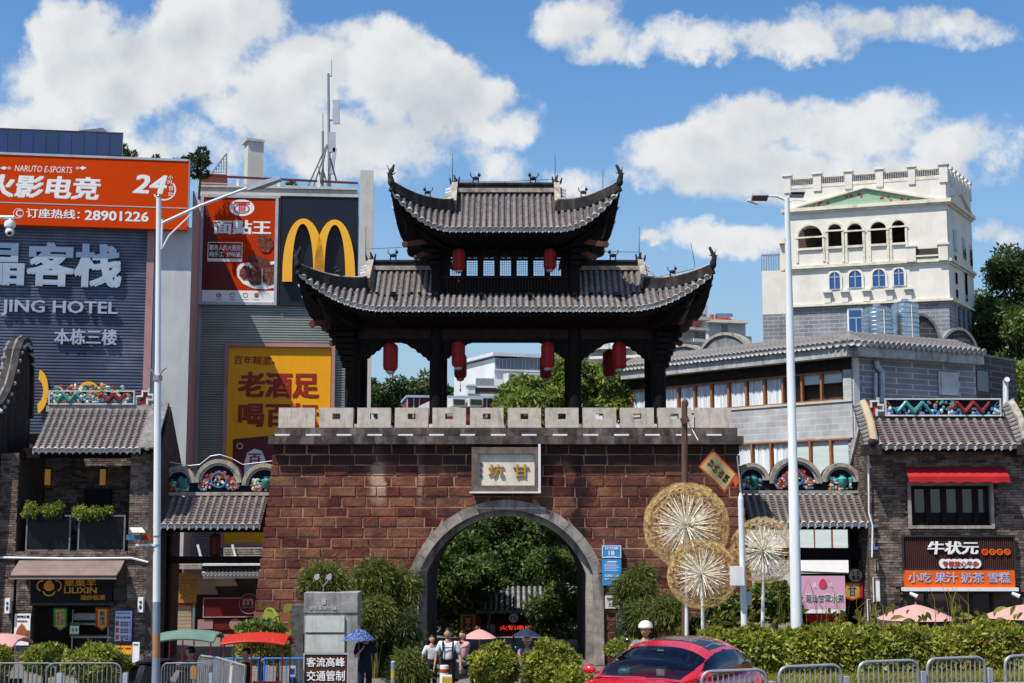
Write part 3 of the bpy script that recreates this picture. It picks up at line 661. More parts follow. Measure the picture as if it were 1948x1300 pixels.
# ------------------------------------------------------------------ pavilion
PCY = 48.05; PCX = W(962,600,PCY).x
def build_pavilion():
  base_z = gzz(814)
  t = thing('gate_pavilion','dark timber two-tier pavilion with upturned grey tile roofs on the gate','pavilion',(PCX,PCY,base_z))
  def xieshan(hx,hy,ze,zr,gxh,yb,ztip,dout,zb,hipdip,cut=None,x0=None,npitch=.2,r=.072,gable_t=.28,ztip_b=None,ridgecut=None,nside=14,zmid=None):
    x0 = x0 or gxh
    def eave(x):       # half-plan: x>=0 along the front; returns (y offset outwards, z)
      u = max(0,(x-x0)/(hx-x0)); return hy + dout*u**2.2,ze + (ztip-ze)*u**2.1
    TX,TY = hx,hy+dout
    def hip(k):        # 0 at gable foot, 1 at tip
      x = gxh+(TX-gxh)*k; y = yb+(TY-yb)*k
      z = zb + (ztip-zb)*k**2.4 - hipdip*math.sin(math.pi*k**.8)
      return x,y,z
    def face_row(x,sg,front):
      ax = abs(x); ye,z_e = eave(ax)
      if ax <= gxh: top = (ax,0.0,zr)
      else: hxk = hip((ax-gxh)/(TX-gxh)); top = (ax,hxk[1],hxk[2])
      pts = []
      for i in range(9):
        k = i/8; z = top[2]+(z_e-top[2])*(1-(1-k)**1.0); z = top[2]+(z_e-top[2])*k - (.10*abs(top[2]-z_e)*math.sin(math.pi*k))
        y = top[1]+(ye-top[1])*k
        pts.append(V((PCX+x,PCY-y if front else PCY+y,z)))
      return pts
    n = int(2*hx/npitch); pans = MB(); drips = MB()
    for front in (True,False):
      cols = []
      for i in range(n+1):
        x = -hx+2*hx*i/n
        if cut and abs(x) < cut[0]:    # upper storey stands here
          pts = face_row(x,1,front); pts = [p for p in pts if abs(p.y-PCY) > cut[1]-.001] or pts[-2:]
          full = face_row(x,1,front)
          # clip exactly
          q = []
          for a,b in zip(full[:-1],full[1:]):
            if abs(b.y-PCY) > cut[1]:
              if not q:
                k = (cut[1]-abs(a.y-PCY))/(abs(b.y-PCY)-abs(a.y-PCY)); q.append(a.lerp(b,max(k,0)))
              q.append(b)
          pts = q
        else: pts = face_row(x,1,front)
        if (pts[0]-pts[-1]).length > .12:
          mb,ms = row_mesh(pts,r,.2,(1,0,0)); mb.build('tile_row',ms,t,smooth='all')
        if i < n:
          xm0 = x+.0; cols.append((x,-hx+2*hx*(i+1)/n))
      # pans: stepped strips between rows
      for (xa,xb) in cols:
        A_ = face_row(xa,1,front); B_ = face_row(xb,1,front)
        if cut and abs((xa+xb)/2) < cut[0]:
          A_ = [p for p in A_ if abs(p.y-PCY) > cut[1]-.25]; B_ = [p for p in B_ if abs(p.y-PCY) > cut[1]-.25]
          k_ = min(len(A_),len(B_)); A_ = A_[-k_:]; B_ = B_[-k_:]
        if len(A_) < 2: continue
        L_ = (A_[0]-A_[-1]).length; nc = max(2,int(L_/.12)); P = []
        for j in range(nc):
          for kk,h in ((0,0.0),(.93,.035)):
            k = (j+kk)/nc*(len(A_)-1); i0 = min(int(k),len(A_)-2); fr = k-i0
            P.append([A_[i0].lerp(A_[i0+1],fr)+V((0,0,h-.02)),B_[i0].lerp(B_[i0+1],fr)+V((0,0,h-.02))])
        pans.grid(P,.5,flip=not front)
        a = A_[-1].lerp(B_[-1],.2); b = A_[-1].lerp(B_[-1],.8); drip(drips,a,b,(0,-1 if front else 1,-.2),.12)
    # side slopes
    for sg in (-1,1):
      ns = nside; prev = None
      for i in range(ns+1):
        y = -(hy+dout)+2*(hy+dout)*i/ns; ay = abs(y)
        u = max(0,(ay-yb)/(TY-yb)); xe = hx - dout*0 + 0; z_e = ze+(ztip-ze)*u**2.1
        # inverse of eave outreach: side eaves bulge at the corners
        xe = hx-.35*(1-u)
        if ay <= yb: top = (gxh,ay,zb)
        else:
          h = hip((ay-yb)/(TY-yb)); top = (h[0],ay,h[2])
        pts = [V((PCX+sg*(top[0]+(xe-top[0])*k),PCY+y,top[2]+(z_e-top[2])*k-.08*abs(top[2]-z_e)*math.sin(math.pi*k))) for k in [j/6 for j in range(7)]]
        if (pts[0]-pts[-1]).length > .15:
          mb,ms = row_mesh(pts,r,.2,(0,1,0)); mb.build('tile_row',ms,t,smooth='all')
        if prev: pans.grid([[a,b] for a,b in zip(prev,pts)],.5,flip=sg > 0)
        prev = pts
    pans.build('pan_tiles','tile_pan',t,kind='stuff'); drips.build('drip_tiles','tile_end',t,kind='stuff')
    # soffit: dark boards under the eaves, stepping in to the posts
    sof = MB(); th = .16
    for front in ((True,False) if hx > 5 else (True,)):
      for inset,drop in ((.0,.07),):
        P = []
        for i in range(33):
          x = -hx+2*hx*i/32; ye,z_e = eave(abs(x)); s = -1 if front else 1
          ax = abs(x); yin = hy*.55 if ax < gxh else hy*.55+(ye-hy*.55)*((ax-gxh)/(hx-gxh))*.75
          P.append([V((PCX+x,PCY+s*ye,z_e-drop)),V((PCX+x,PCY+s*(ye-.02),z_e-drop-th)),V((PCX+x*.93,PCY+s*(yin+.6*(ye-yin)),z_e-drop-th-.22)),V((PCX+x*.86,PCY+s*yin,ze-(.30 if hx < 5 else .5)))])
        sof.grid(P,.5); sof.grid(P,.5,flip=True)
    for sg in (-1,1):
      P = []
      for i in range(17):
        y = -(hy+dout)+2*(hy+dout)*i/16; u = max(0,(abs(y)-yb)/(TY-yb)); z_e = ze+(ztip-ze)*u**2.1; xe = hx-.35*(1-u)
        P.append([V((PCX+sg*xe,PCY+y,z_e-.07)),V((PCX+sg*(xe-.02),PCY+y,z_e-.23)),V((PCX+sg*(xe-.6),PCY+y*.92,z_e*.5+ze*.5-.42)),V((PCX+sg*(gxh+.1),PCY+y*.8,ze-.6))])
      sof.grid(P,.5); sof.grid(P,.5,flip=True)
    sof.build('soffit_boards','wood_black',t,kind='stuff')
    # rafter ends under the eave
    raf = MB()
    for i in range(int(2*hx/.24)):
      x = -hx+.1+i*.24; ye,z_e = eave(abs(x))
      raf.box(PCX+x-.04,PCX+x+.04,PCY-ye+.03,PCY-ye+.5,z_e-.24,z_e-.13)
    raf.build('rafter_ends','wood_dark',t,kind='stuff')
    # main ridge, gable ridges, hip ridges
    if not ridgecut: spans = [(-gxh,gxh)]
    else: spans = [(-gxh,-ridgecut),(ridgecut,gxh)]
    for a,b in spans:
      mb = MB(); mb.box(PCX+a-.05,PCX+b+.05,PCY-.13,PCY+.13,zr-.02,zr+.20); mb.box(PCX+a-.1,PCX+b+.1,PCY-.17,PCY+.17,zr+.20,zr+.27); mb.build('ridge_beam','ridge_black',t)
      mb = MB(); mb.box(PCX+a,PCX+b,PCY-.30,PCY-.131,zr-.10,zr+.04); mb.build('ridge_mortar','ridge_pale',t)
    for sg in (-1,1):
      for fr in (-1,1):
        pts = [V((PCX+sg*gxh,PCY+fr*yb*k,zr+.1+(zb-zr)*k-.0)) for k in (0,.5,1)]
        mb = MB()
        for a,b in zip(pts[:-1],pts[1:]): mb.bar(a+V((0,0,.06)),b+V((0,0,.06)),.2,.4,r=.5)
        mb.build('gable_ridge','ridge_pale',t)
        for q in range(6):
          k = (q+.5)/6; z = zr+.1+(zb-zr)*k; mb = MB(); mb.cyl((PCX+sg*(gxh+.08),PCY+fr*yb*k,z+.02),(PCX+sg*(gxh+.30),PCY+fr*yb*k,z-.05),.085,n=10); mb.build('gable_tile','tile_end',t)
        hp = [hip(k/14) for k in range(15)]
        P = [V((PCX+sg*x,PCY+fr*y,z+.06)) for x,y,z in hp]; mb = MB();
        rings = []
        for i,p in enumerate(P):
          tt = (P[min(i+1,14)]-P[max(i-1,0)]).normalized(); sd = tt.cross(V((0,0,1))).normalized(); up = sd.cross(tt); k = i/14; w_ = .10; h_ = .30*(1-.35*k)
          rings.append([p-sd*w_-up*.1,p+sd*w_-up*.1,p+sd*w_+up*h_,p-sd*w_+up*h_])
        vs = [q for r_ in rings for q in r_]; m_ = len(rings)
        fs = [(i*4+j,i*4+(j+1) % 4,(i+1)*4+(j+1) % 4,(i+1)*4+j) for i in range(m_-1) for j in range(4)]+[(3,2,1,0),((m_-1)*4,(m_-1)*4+1,(m_-1)*4+2,(m_-1)*4+3)]
        mb.add(vs,fs); mb.build('hip_ridge','ridge_black',t)
        mb = MB(); mb.tube([p+V((0,0,.30*(1-.35*i/14)+.02)) for i,p in enumerate(P)],.05,6); mb.build('hip_cap','ridge_pale',t,smooth=True)
        # finial dragon at the tip
        tp = P[-1]; mb = MB(); out = V((sg,fr*.5,0)).normalized()
        mb.ball(tp+V((0,0,.2)),.11,.11,.16); mb.tube([tp+V((0,0,.25)),tp+out*.05+V((0,0,.45)),tp-out*.04+V((0,0,.6)),tp-out*.1+V((0,0,.78))],[.1,.08,.06,.03],7)
        for a_ in range(7):
          an = a_/7*6.28; mb.cyl(tp+V((0,0,.42+.05*(a_ % 3))),tp+V((.16*math.cos(an),.08*math.sin(an),.5+.09*(a_ % 4))),.03,.008,n=5)
        mb.build('tip_finial','ridge_black',t,smooth=True)
        # running beast on the hip
        bp = V((PCX+sg*hip(.42)[0],PCY+fr*hip(.42)[1],hip(.42)[2]+.34)); beast(bp,t,sg)
        # angled corner beam end
        c0 = V((PCX+sg*(hx-1.1),PCY+fr*(hy-.55),ze-.3)); c1 = V((PCX+sg*(hx-.45),PCY+fr*(hy+.0),ze-.50))
        mb = MB(); mb.bar(c0,c1,.15,.17); mb.cyl(c1-V((0,.08,0)),c1+V((0,.08,0)),.1,n=10); mb.build('corner_beam','rust_wood',t)
      # gable board
      mb = MB(); mb.prism([(PCX+sg*(gxh-.12),PCY-yb,zb-.1),(PCX+sg*(gxh-.12),PCY+yb,zb-.1),(PCX+sg*(gxh-.12),PCY,zr)],(sg*.08,0,0)); mb.build('gable_board','wood_dark',t)
    return eave
  def beast(p,par,sg=1,s=1.):
    mb = MB(); p = V(p); mb.ball(p+V((0,0,.16*s)),.11*s,.05*s,.06*s,8,6); mb.ball(p+V((sg*.10*s,0,.26*s)),.05*s,.04*s,.06*s,8,6)
    for dx in (-.08,.08):
      for dy in (-.03,.03): mb.cyl(p+V((dx*s,dy*s,0)),p+V((dx*s,dy*s,.14*s)),.018*s,n=5)
    mb.tube([p+V((-sg*.1*s,0,.18*s)),p+V((-sg*.16*s,0,.25*s)),p+V((-sg*.15*s,0,.33*s))],.015*s,5)
    mb.cyl(p+V((sg*.1*s,0,.3*s)),p+V((sg*.07*s,0,.36*s)),.012*s,n=4)
    mb.build('ridge_beast','ridge_black',par,smooth=True)
  z = lambda py,Y: W(962,py,Y).z
  # lower roof
  lo = dict(hx=6.70,hy=2.55,ze=z(588,45.5),zr=z(511,PCY),gxh=4.62,yb=1.35,ztip=z(518,45.1),dout=.4,zb=z(548,46.7),hipdip=.10,cut=(2.36,1.38),x0=3.9,ridgecut=2.3,nside=18)
  xieshan(**lo)
  # upper roof
  up = dict(hx=3.74,hy=2.35,ze=z(437,45.72),zr=z(364,PCY),gxh=1.76,yb=1.15,ztip=z(362,45.5),dout=.30,zb=z(400,46.9),hipdip=.08,x0=1.7,nside=14)
  xieshan(**up)
  # ridge beasts
  for px in (905,1014): beast(V((W(px,355,PCY).x,PCY,up['zr']+.27)),t,1 if px < 960 else -1,1.15)
  for px in (748,1166): beast(V((W(px,500,PCY).x,PCY,lo['zr']+.27)),t,1 if px < 960 else -1,1.15)
  for sg in (-1,1):
    for zz_,gg in ((up['zr'],up['gxh']),(lo['zr'],lo['gxh'])):
      p = V((PCX+sg*gg,PCY-.1,zz_+.25)); mb = MB(); mb.ball(p,.13,.09,.1); mb.tube([p,p+V((-sg*.03,0,.12)),p+V((sg*.03,0,.3))],[.09,.06,.02],6); mb.tube([p+V((-sg*.12,0,.03)),p+V((-sg*.16,0,.24))],[.05,.02],6)
      mb.tube([p+V((sg*.12,0,.0)),p+V((sg*.18,0,.2))],[.05,.02],6); mb.build('ridge_end_beast','ridge_black',t,smooth=True)
  # lightning rods and wire
  for (px,py0,py1) in ((861,350,292),(1056,350,292),(1216,495,430),(1147,385,322),(696,495,432)):
    a = W(px,py0,PCY); b = W(px,py1,PCY); mb = MB(); mb.cyl(a,b,.018,.006,n=5); mb.build('lightning_rod','metal_dark',t)
  def wire(pts,Y=PCY,r=.010): mb = MB(); mb.tube([W(x,y,Y) for x,y in pts],r,5); mb.build('wire','metal_dark',t)
  wire([(865,344),(960,346),(1055,341)]); wire([(777,370),(783,364),(815,378),(850,385)],46.8); wire([(1072,380),(1125,381),(1147,370)],46.8)
  wire([(698,474),(765,471)]); wire([(1150,479),(1215,480)]); wire([(1226,512),(1250,528),(1320,512),(1322,505),(1314,462)],46)
  for x in (895,922,960,1024):
    mb = MB(); mb.cyl(W(x,345,PCY),W(x,356,PCY),.01,n=5); mb.build('wire_post','metal_dark',t)
  # posts
  zl = z(606,46.8)
  for Y in (46.75,49.35):
    for x in (-5.07,-2.28,2.28,5.07):
      mb = MB(); rr = .235; mb.cyl((PCX+x,Y,base_z+.22),(PCX+x,Y,zl+.2),rr,n=18); mb.build('post','wood_black',t,smooth=True)
      mb = MB(); mb.lathe((PCX+x,Y,base_z),[(.34,0),(.36,.1),(.27,.22)],18); mb.build('post_base','grey_stone',t,smooth=True)
  # beams, friezes and carved brackets between the posts
  for Y in (46.75,49.35):
    for (xa,xb) in ((-5.07,-2.28),(-2.28,2.28),(2.28,5.07)):
      b0 = z(652,Y)-(0 if Y < 48 else -.05); mb = MB(); mb.box(PCX+xa+.2,PCX+xb-.2,Y-.12,Y+.12,b0,b0+.62); mb.build('tie_beam','wood_black',t)
      mb = MB(); n = 14; L_ = xb-xa-.4; P = []
      for i in range(n+1):
        k = i/n; P.append((PCX+xa+.2+L_*k,Y-.13,b0+.62+.12*math.sin(math.pi*k)))
      mb.prism([(PCX+xa+.2,Y-.13,b0+.1)]+P+[(PCX+xb-.2,Y-.13,b0+.1)],(0,-.04,0)); mb.build('moon_beam','wood_dark',t)
      mb = MB(); mb.box(PCX+xa,PCX+xb,Y-.05,Y+.05,b0+.6,zl+.75); mb.build('frieze_board','wood_black',t)
      mb = MB(); mb.box(PCX+xa,PCX+xb,Y-.15,Y+.15,zl+.1,zl+.3); mb.build('upper_beam','wood_dark',t)
      for sg,xx in ((1,xa+.2),(-1,xb-.2)):
        prof = [(0,.1),(0,-.62),(.10,-.60),(.16,-.50),(.27,-.46),(.33,-.36),(.45,-.33),(.52,-.22),(.66,-.17),(.80,-.05),(.95,-.02),(.95,.1)]
        mb = MB(); mb.prism([(PCX+xx+sg*a,Y-.08,b0+c) for a,c in prof],(0,.16,0)); mb.build('carved_bracket','wood_black',t)
  for sg in (-1,1):    # side beams
    for x in (2.28,5.07):
      mb = MB(); b0 = z(652,46.75); mb.box(PCX+sg*x-.1,PCX+sg*x+.1,46.9,49.2,b0+.1,b0+.6); mb.build('side_beam','wood_black',t)
  # bracket stacks (stepped arms) on each post and along the eaves
  def dougong(x,Y,z0,n,sx,step=.2,sy=-1):
    mb = MB()
    for i in range(n):
      w_ = .28+.17*i; mb.box(PCX+x-w_,PCX+x+w_,Y-.07,Y+.07,z0+i*step,z0+i*step+.11); mb.box(PCX+x-.06,PCX+x+.06,Y+(-.15-.2*i if sy < 0 else -.1),Y+(.15+.2*i if sy > 0 else .1),z0+i*step+.02,z0+i*step+.13)
      for q in (-w_+.05,0,w_-.05): mb.box(PCX+x+q-.055,PCX+x+q+.055,Y-.09,Y+.09,z0+i*step+.11,z0+i*step+step)
    mb.build('bracket_set','wood_black',t)
  for x in (-5.07,-3.7,-2.28,-.8,.8,2.28,3.7,5.07): dougong(x,46.6,zl+.25,3,1)
  for sg in (-1,1):    # corner brackets step outwards (the dark profile beside the end posts)
    for Y in (46.75,49.35):
      mb = MB(); b0 = z(775,46.75)
      for i in range(9):
        zz_ = z(700,46.75)+i*.20; o = .12+.055*i+.006*i*i
        mb.box(PCX+sg*5.07+(-.1 if sg > 0 else -.2-o),PCX+sg*5.07+(.2+o if sg > 0 else .1),Y-.2-o*.5*(1 if Y < 48 else 0),Y+.2+o*.5*(0 if Y < 48 else 1),zz_,zz_+.15); mb.box(PCX+sg*(5.2)-.1,PCX+sg*(5.2)+.1,Y-.2,Y+.2,zz_+.15,zz_+.20)
      mb.build('corner_bracket','wood_black',t)
  # upper storey
  zf = lo['ze']+.3; zu = up['ze']-.2; yf_ = 46.72; yb_ = 49.2; xw = 2.28
  for x in (-xw,xw):
    for Y in (yf_,yb_):
      mb = MB(); mb.cyl((PCX+x,Y,zf),(PCX+x,Y,zu+.3),.2,n=14); mb.build('upper_post','wood_black',t,smooth=True)
  for sg in (-1,1):    # side walls
    mb = MB(); mb.box(PCX+sg*xw-.05,PCX+sg*xw+.05,yf_,yb_,zf,zu+.3); mb.build('side_wall','wood_black',t)
  zs0 = z(524,yf_); zs1 = z(492,yf_)
  for Y in (yf_,):
    mb = MB(); mb.box(PCX-xw,PCX+xw,Y-.06,Y+.06,zf-.3,zs0-.02); mb.build('lower_panel','wood_black',t)
    mb = MB(); mb.box(PCX-xw,PCX+xw,Y-.06,Y+.06,zs1+.05,zu+.35); mb.build('upper_panel','wood_black',t)
    # window leaves with fine lattice
    wins = [(851,886),(897,912),(922,950 - 12),(937,954),(966,982),(995,1010),(1024,1040),(1048,1066)]
    xs = [PCX-1.95+i*(3.9/7) for i in range(8)]
    for i in range(7):
      a,b = xs[i],xs[i+1]; mb = MB(); st = .1
      mb.box(a,a+st,Y-.04,Y+.04,zs0-.02,zs1+.05); mb.box(b-st,b,Y-.04,Y+.04,zs0-.02,zs1+.05); mb.box(a+st,b-st,Y-.04,Y+.04,zs1-.06,zs1)
      mb.build('window_leaf','wood_black',t)
      if Y < 48:
        mb = MB(); k = 5
        for q in range(1,k): mb.box(a+st+(b-a-2*st)*q/k-.006,a+st+(b-a-2*st)*q/k+.006,Y-.008,Y+.008,zs0,zs1+.05)
        for q in range(1,8): mb.box(a+st,b-st,Y-.0085,Y+.0085,zs0+(zs1-zs0)*q/8-.006,zs0+(zs1-zs0)*q/8+.006)
        mb.build('lattice','wood_dark',t,kind='stuff')
    for sg in (-1,1): mb = MB(); mb.box(PCX+sg*2.12-.17,PCX+sg*2.12+.17,Y-.05,Y+.05,zs0-.03,zs1+.06); mb.build('side_panel','wood_black',t)
  mb = MB()
  for i in range(38): mb.box(PCX-1.95+i*.104,PCX-1.95+i*.104+.03,yf_-.1,yf_-.06,zf+.25,zs0-.12)
  mb.build('balustrade_slats','wood_dark',t,kind='stuff')
  mb = MB(); mb.box(PCX-2.1,PCX+2.1,yf_-.14,yf_-.06,zs0-.12,zs0-.06); mb.box(PCX-2.1,PCX+2.1,yf_-.14,yf_-.06,zf+.2,zf+.26); mb.build('balustrade_rail','wood_dark',t)
  for x in (-2.28,-1.4,-.5,.5,1.4,2.28): dougong(x,46.6,zu-.45,3,1,.18)
  for sg in (-1,1):
    mb = MB()
    for i in range(5):
      zz_ = zu-.85+i*.2; o = .1+.12*i; mb.box(PCX+sg*2.28+(-.1 if sg > 0 else -.15-o),PCX+sg*2.28+(.15+o if sg > 0 else .1),46.45-o*.4,47.1,zz_,zz_+.14)
    mb.build('upper_corner_bracket','wood_black',t)
    for (dz0,dz1) in ((-.95,-1.35),):
      c0 = V((PCX+sg*2.3,46.6,zu-.25)); c1 = V((PCX+sg*2.95,46.25,zu-.62)); mb = MB(); mb.bar(c0,c1,.13,.17); mb.ball(c1,.09,.09,.1); mb.build('bracket_arm','rust_wood',t)
      c0 = V((PCX+sg*5.3,46.5,zl-.05)); c1 = V((PCX+sg*5.95,46.2,zl-.42)); mb = MB(); mb.bar(c0,c1,.14,.18); mb.ball(c1,.1,.1,.1); mb.build('bracket_arm','rust_wood',t)
  # floor of the deck and ceiling
  mb = MB(); mb.box(PCX-5.3,PCX+5.3,46.5,49.6,zl+.42,zl+.5); mb.build('ceiling_boards','wood_black',t)
  return t
pavilion = build_pavilion()

# lanterns
def lantern_proto():
  t = thing('red_lantern','x','lantern',(0,0,0),'red lanterns hanging in the gate pavilion')
  mb = MB(); H = .72; R = .2; n = 16
  prof = [(.13,-H/2-.04),(.17,-H/2),(R,-H/2+.09),(R,H/2-.09),(.17,H/2),(.13,H/2+.03)]
  mb.lathe((0,0,0),prof,8); mb.build('lantern_body','lantern_red',t)
  mb = MB()
  for i in range(8):
    a = math.pi/4*i; r = R+.008; mb.tube([(r*.85*math.cos(a),r*.85*math.sin(a),-H/2),(r*math.cos(a),r*math.sin(a),-H/2+.09),(r*math.cos(a),r*math.sin(a),H/2-.09),(r*.85*math.cos(a),r*.85*math.sin(a),H/2)],.008,4)
  mb.build('rib','lantern_cap',t,kind='stuff')
  mb = MB(); mb.lathe((0,0,-H/2-.12),[(.05,0),(.12,.03),(.13,.09)],10); mb.build('cap','tile_end',t)
  mb = MB(); mb.lathe((0,0,H/2+.02),[(.13,0),(.08,.05),(.02,.06)],10); mb.cyl((0,0,H/2+.07),(0,0,H/2+.32),.008,n=5); mb.build('hanger','lantern_cap',t)
  mb = MB(); mb.cyl((0,0,-H/2-.12),(0,0,-H/2-.32),.006,n=5); mb.ball((0,0,-H/2-.27),.025,nu=6,nv=5); mb.lathe((0,0,-H/2-.45),[(.03,0),(.012,.13)],6); mb.build('tassel','lantern_cap',t)
  return t
LP = lantern_proto(); proto_used = []
def lantern(px,py,Y,h_px,label,w=1.):
  o = LP if not proto_used else copy_tree(LP); proto_used.append(1)
  p = W(px,py,Y); s = (h_px/FPX*Y)/.80
  place(o,p,random.uniform(0,.7),label,(s*w,s*w,s)); return o
lantern(873,495,46.3,42,'upper left red lantern before the lattice windows',1.15)
lantern(1046,494,46.3,41,'upper right red lantern before the lattice windows',1.15)
lantern(743,680,46.6,54,'red lantern between the two left posts of the pavilion')
lantern(872,675,46.4,50,'front red lantern just right of the second post')
lantern(876,697,49.5,48,'rear red lantern hidden behind the one by the second post',.95)
lantern(1042,676,46.4,50,'front red lantern just left of the third post')
lantern(1038,699,49.5,44,'rear red lantern half hidden by the one left of the third post',.95)
lantern(1178,677,46.6,52,'front red lantern of the pair right of the third post')
lantern(1159,692,49.5,50,'rear darker lantern of the pair right of the third post',.95)
# ------------------------------------------------------------------ hotel block and the taller block beside it
mat('corr_blue',(.10,.122,.18),(.07,.085,.13),ns=.5,rough=.42,metal=.35,dirt=(.33,.36,.42),dirtamt=.4,dirtscale=(.3,.3,.5))
mat('corr_grey',(.30,.32,.31),(.24,.26,.255),ns=.6,rough=.4,metal=.35,dirt=(.2,.18,.15),dirtamt=.35,dirtscale=(.6,.6,2))
mat('render_white',(.50,.52,.53),(.42,.44,.45),ns=.7,rough=.9,bump=.15,dirt=(.33,.33,.33),dirtamt=.45,dirtscale=(1.2,1.2,.25))
mat('render_pink',(.42,.25,.24),(.35,.20,.20),ns=.9,rough=.85,bump=.15,dirt=(.24,.13,.12),dirtamt=.45,dirtscale=(2,2,.4))
mat('concrete_pale',(.52,.51,.47),(.43,.42,.39),ns=1.2,rough=.9,bump=.2,dirt=(.28,.27,.25),dirtamt=.35,dirtscale=(2,2,.4))
mat('sign_red',(.56,.048,.001),(.53,.043,.001),ns=.4,rough=.6,spec=.05)
mat('sign_red2',(.46,.034,.003),(.42,.03,.003),ns=.5,rough=.6,spec=.05)
mat('sign_darkred',(.12,.012,.014),(.10,.01,.012),ns=.5,rough=.45)
mat('sign_navy',(.008,.012,.022),(.010,.014,.026),ns=.5,rough=.4)
mat('sign_yellow',(.82,.37,.004),(.78,.345,.004),ns=.4,rough=.5,dirt=(.55,.25,.01),dirtamt=.25)
mat('arch_yellow',(.86,.42,.012),(.82,.39,.010),ns=.6,rough=.35)
mat('letter_white',(.78,.78,.78),(.72,.73,.74),ns=2,rough=.4)
mat('letter_steel',(.40,.46,.55),(.32,.38,.47),ns=.6,rough=.35,metal=.4)
mat('letter_red',(.30,.02,.012),(.27,.017,.01),ns=1,rough=.5)
mat('frame_alu',(.45,.47,.52),(.36,.38,.43),ns=2,rough=.4,metal=.3)
mat('solar',(.012,.025,.10),(.010,.02,.08),ns=.7,rough=.18,spec=.8,coat=.4,rnd=.25)
mat('brick_roof_red',(.22,.06,.035),(.15,.04,.03),ns=3,rough=.9)
mat('rail_rust',(.12,.035,.03),(.08,.03,.03),ns=3,rough=.7)
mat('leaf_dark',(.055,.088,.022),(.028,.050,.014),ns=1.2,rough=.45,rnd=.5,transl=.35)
mat('leaf_mid',(.105,.155,.030),(.055,.095,.02),ns=1.0,rough=.45,rnd=.5,transl=.4)
mat('leaf_bright',(.20,.25,.040),(.11,.165,.028),ns=1.3,rough=.45,rnd=.5,transl=.4)
mat('leaf_yellow',(.32,.31,.06),(.22,.21,.04),ns=1.3,rough=.55,rnd=.4,transl=.35)
mat('leaf_red',(.20,.07,.02),(.13,.05,.02),ns=2,rough=.55,rnd=.4,transl=.25)
mat('pole_dull',(.16,.17,.19),rough=.6); mat('meat',(.17,.035,.02),(.06,.014,.012),ns=7,rough=.4,bump=.8,bs=14,dirt=(.42,.25,.2),dirtamt=.5,dirtscale=(9,9,9))

def corrugated(F,x0,y0,x1,y1,m,parent,pitch=.115,amp=.035,d=0.,name='corrugated_sheet'):
  a0,a1,z0,z1 = F.rc(x0,y0,x1,y1,d); P = []; z = z0; n = int((z1-z0)/pitch); p = (z1-z0)/n
  for i in range(n):
    for k,o in ((0,0),(.30,1),(.72,1),(.98,0)):
      P.append([F.w(a0,z0+(i+k)*p,d+amp*o),F.w(a1,z0+(i+k)*p,d+amp*o)])
  mb = MB(); mb.grid(P,.5); mb.build(name,m,parent)
def body(F,mb,x0,y0,x1,y1,depth,z0=0.,d=0.):
  a0,a1,_,z1 = F.rc(x0,y0,x1,y1,d); z1 = F.sz((x0+x1)/2,y0,d)[1]; F.boxs(mb,a0,a1,z0,z1,d,d-depth); return a0,a1,z1

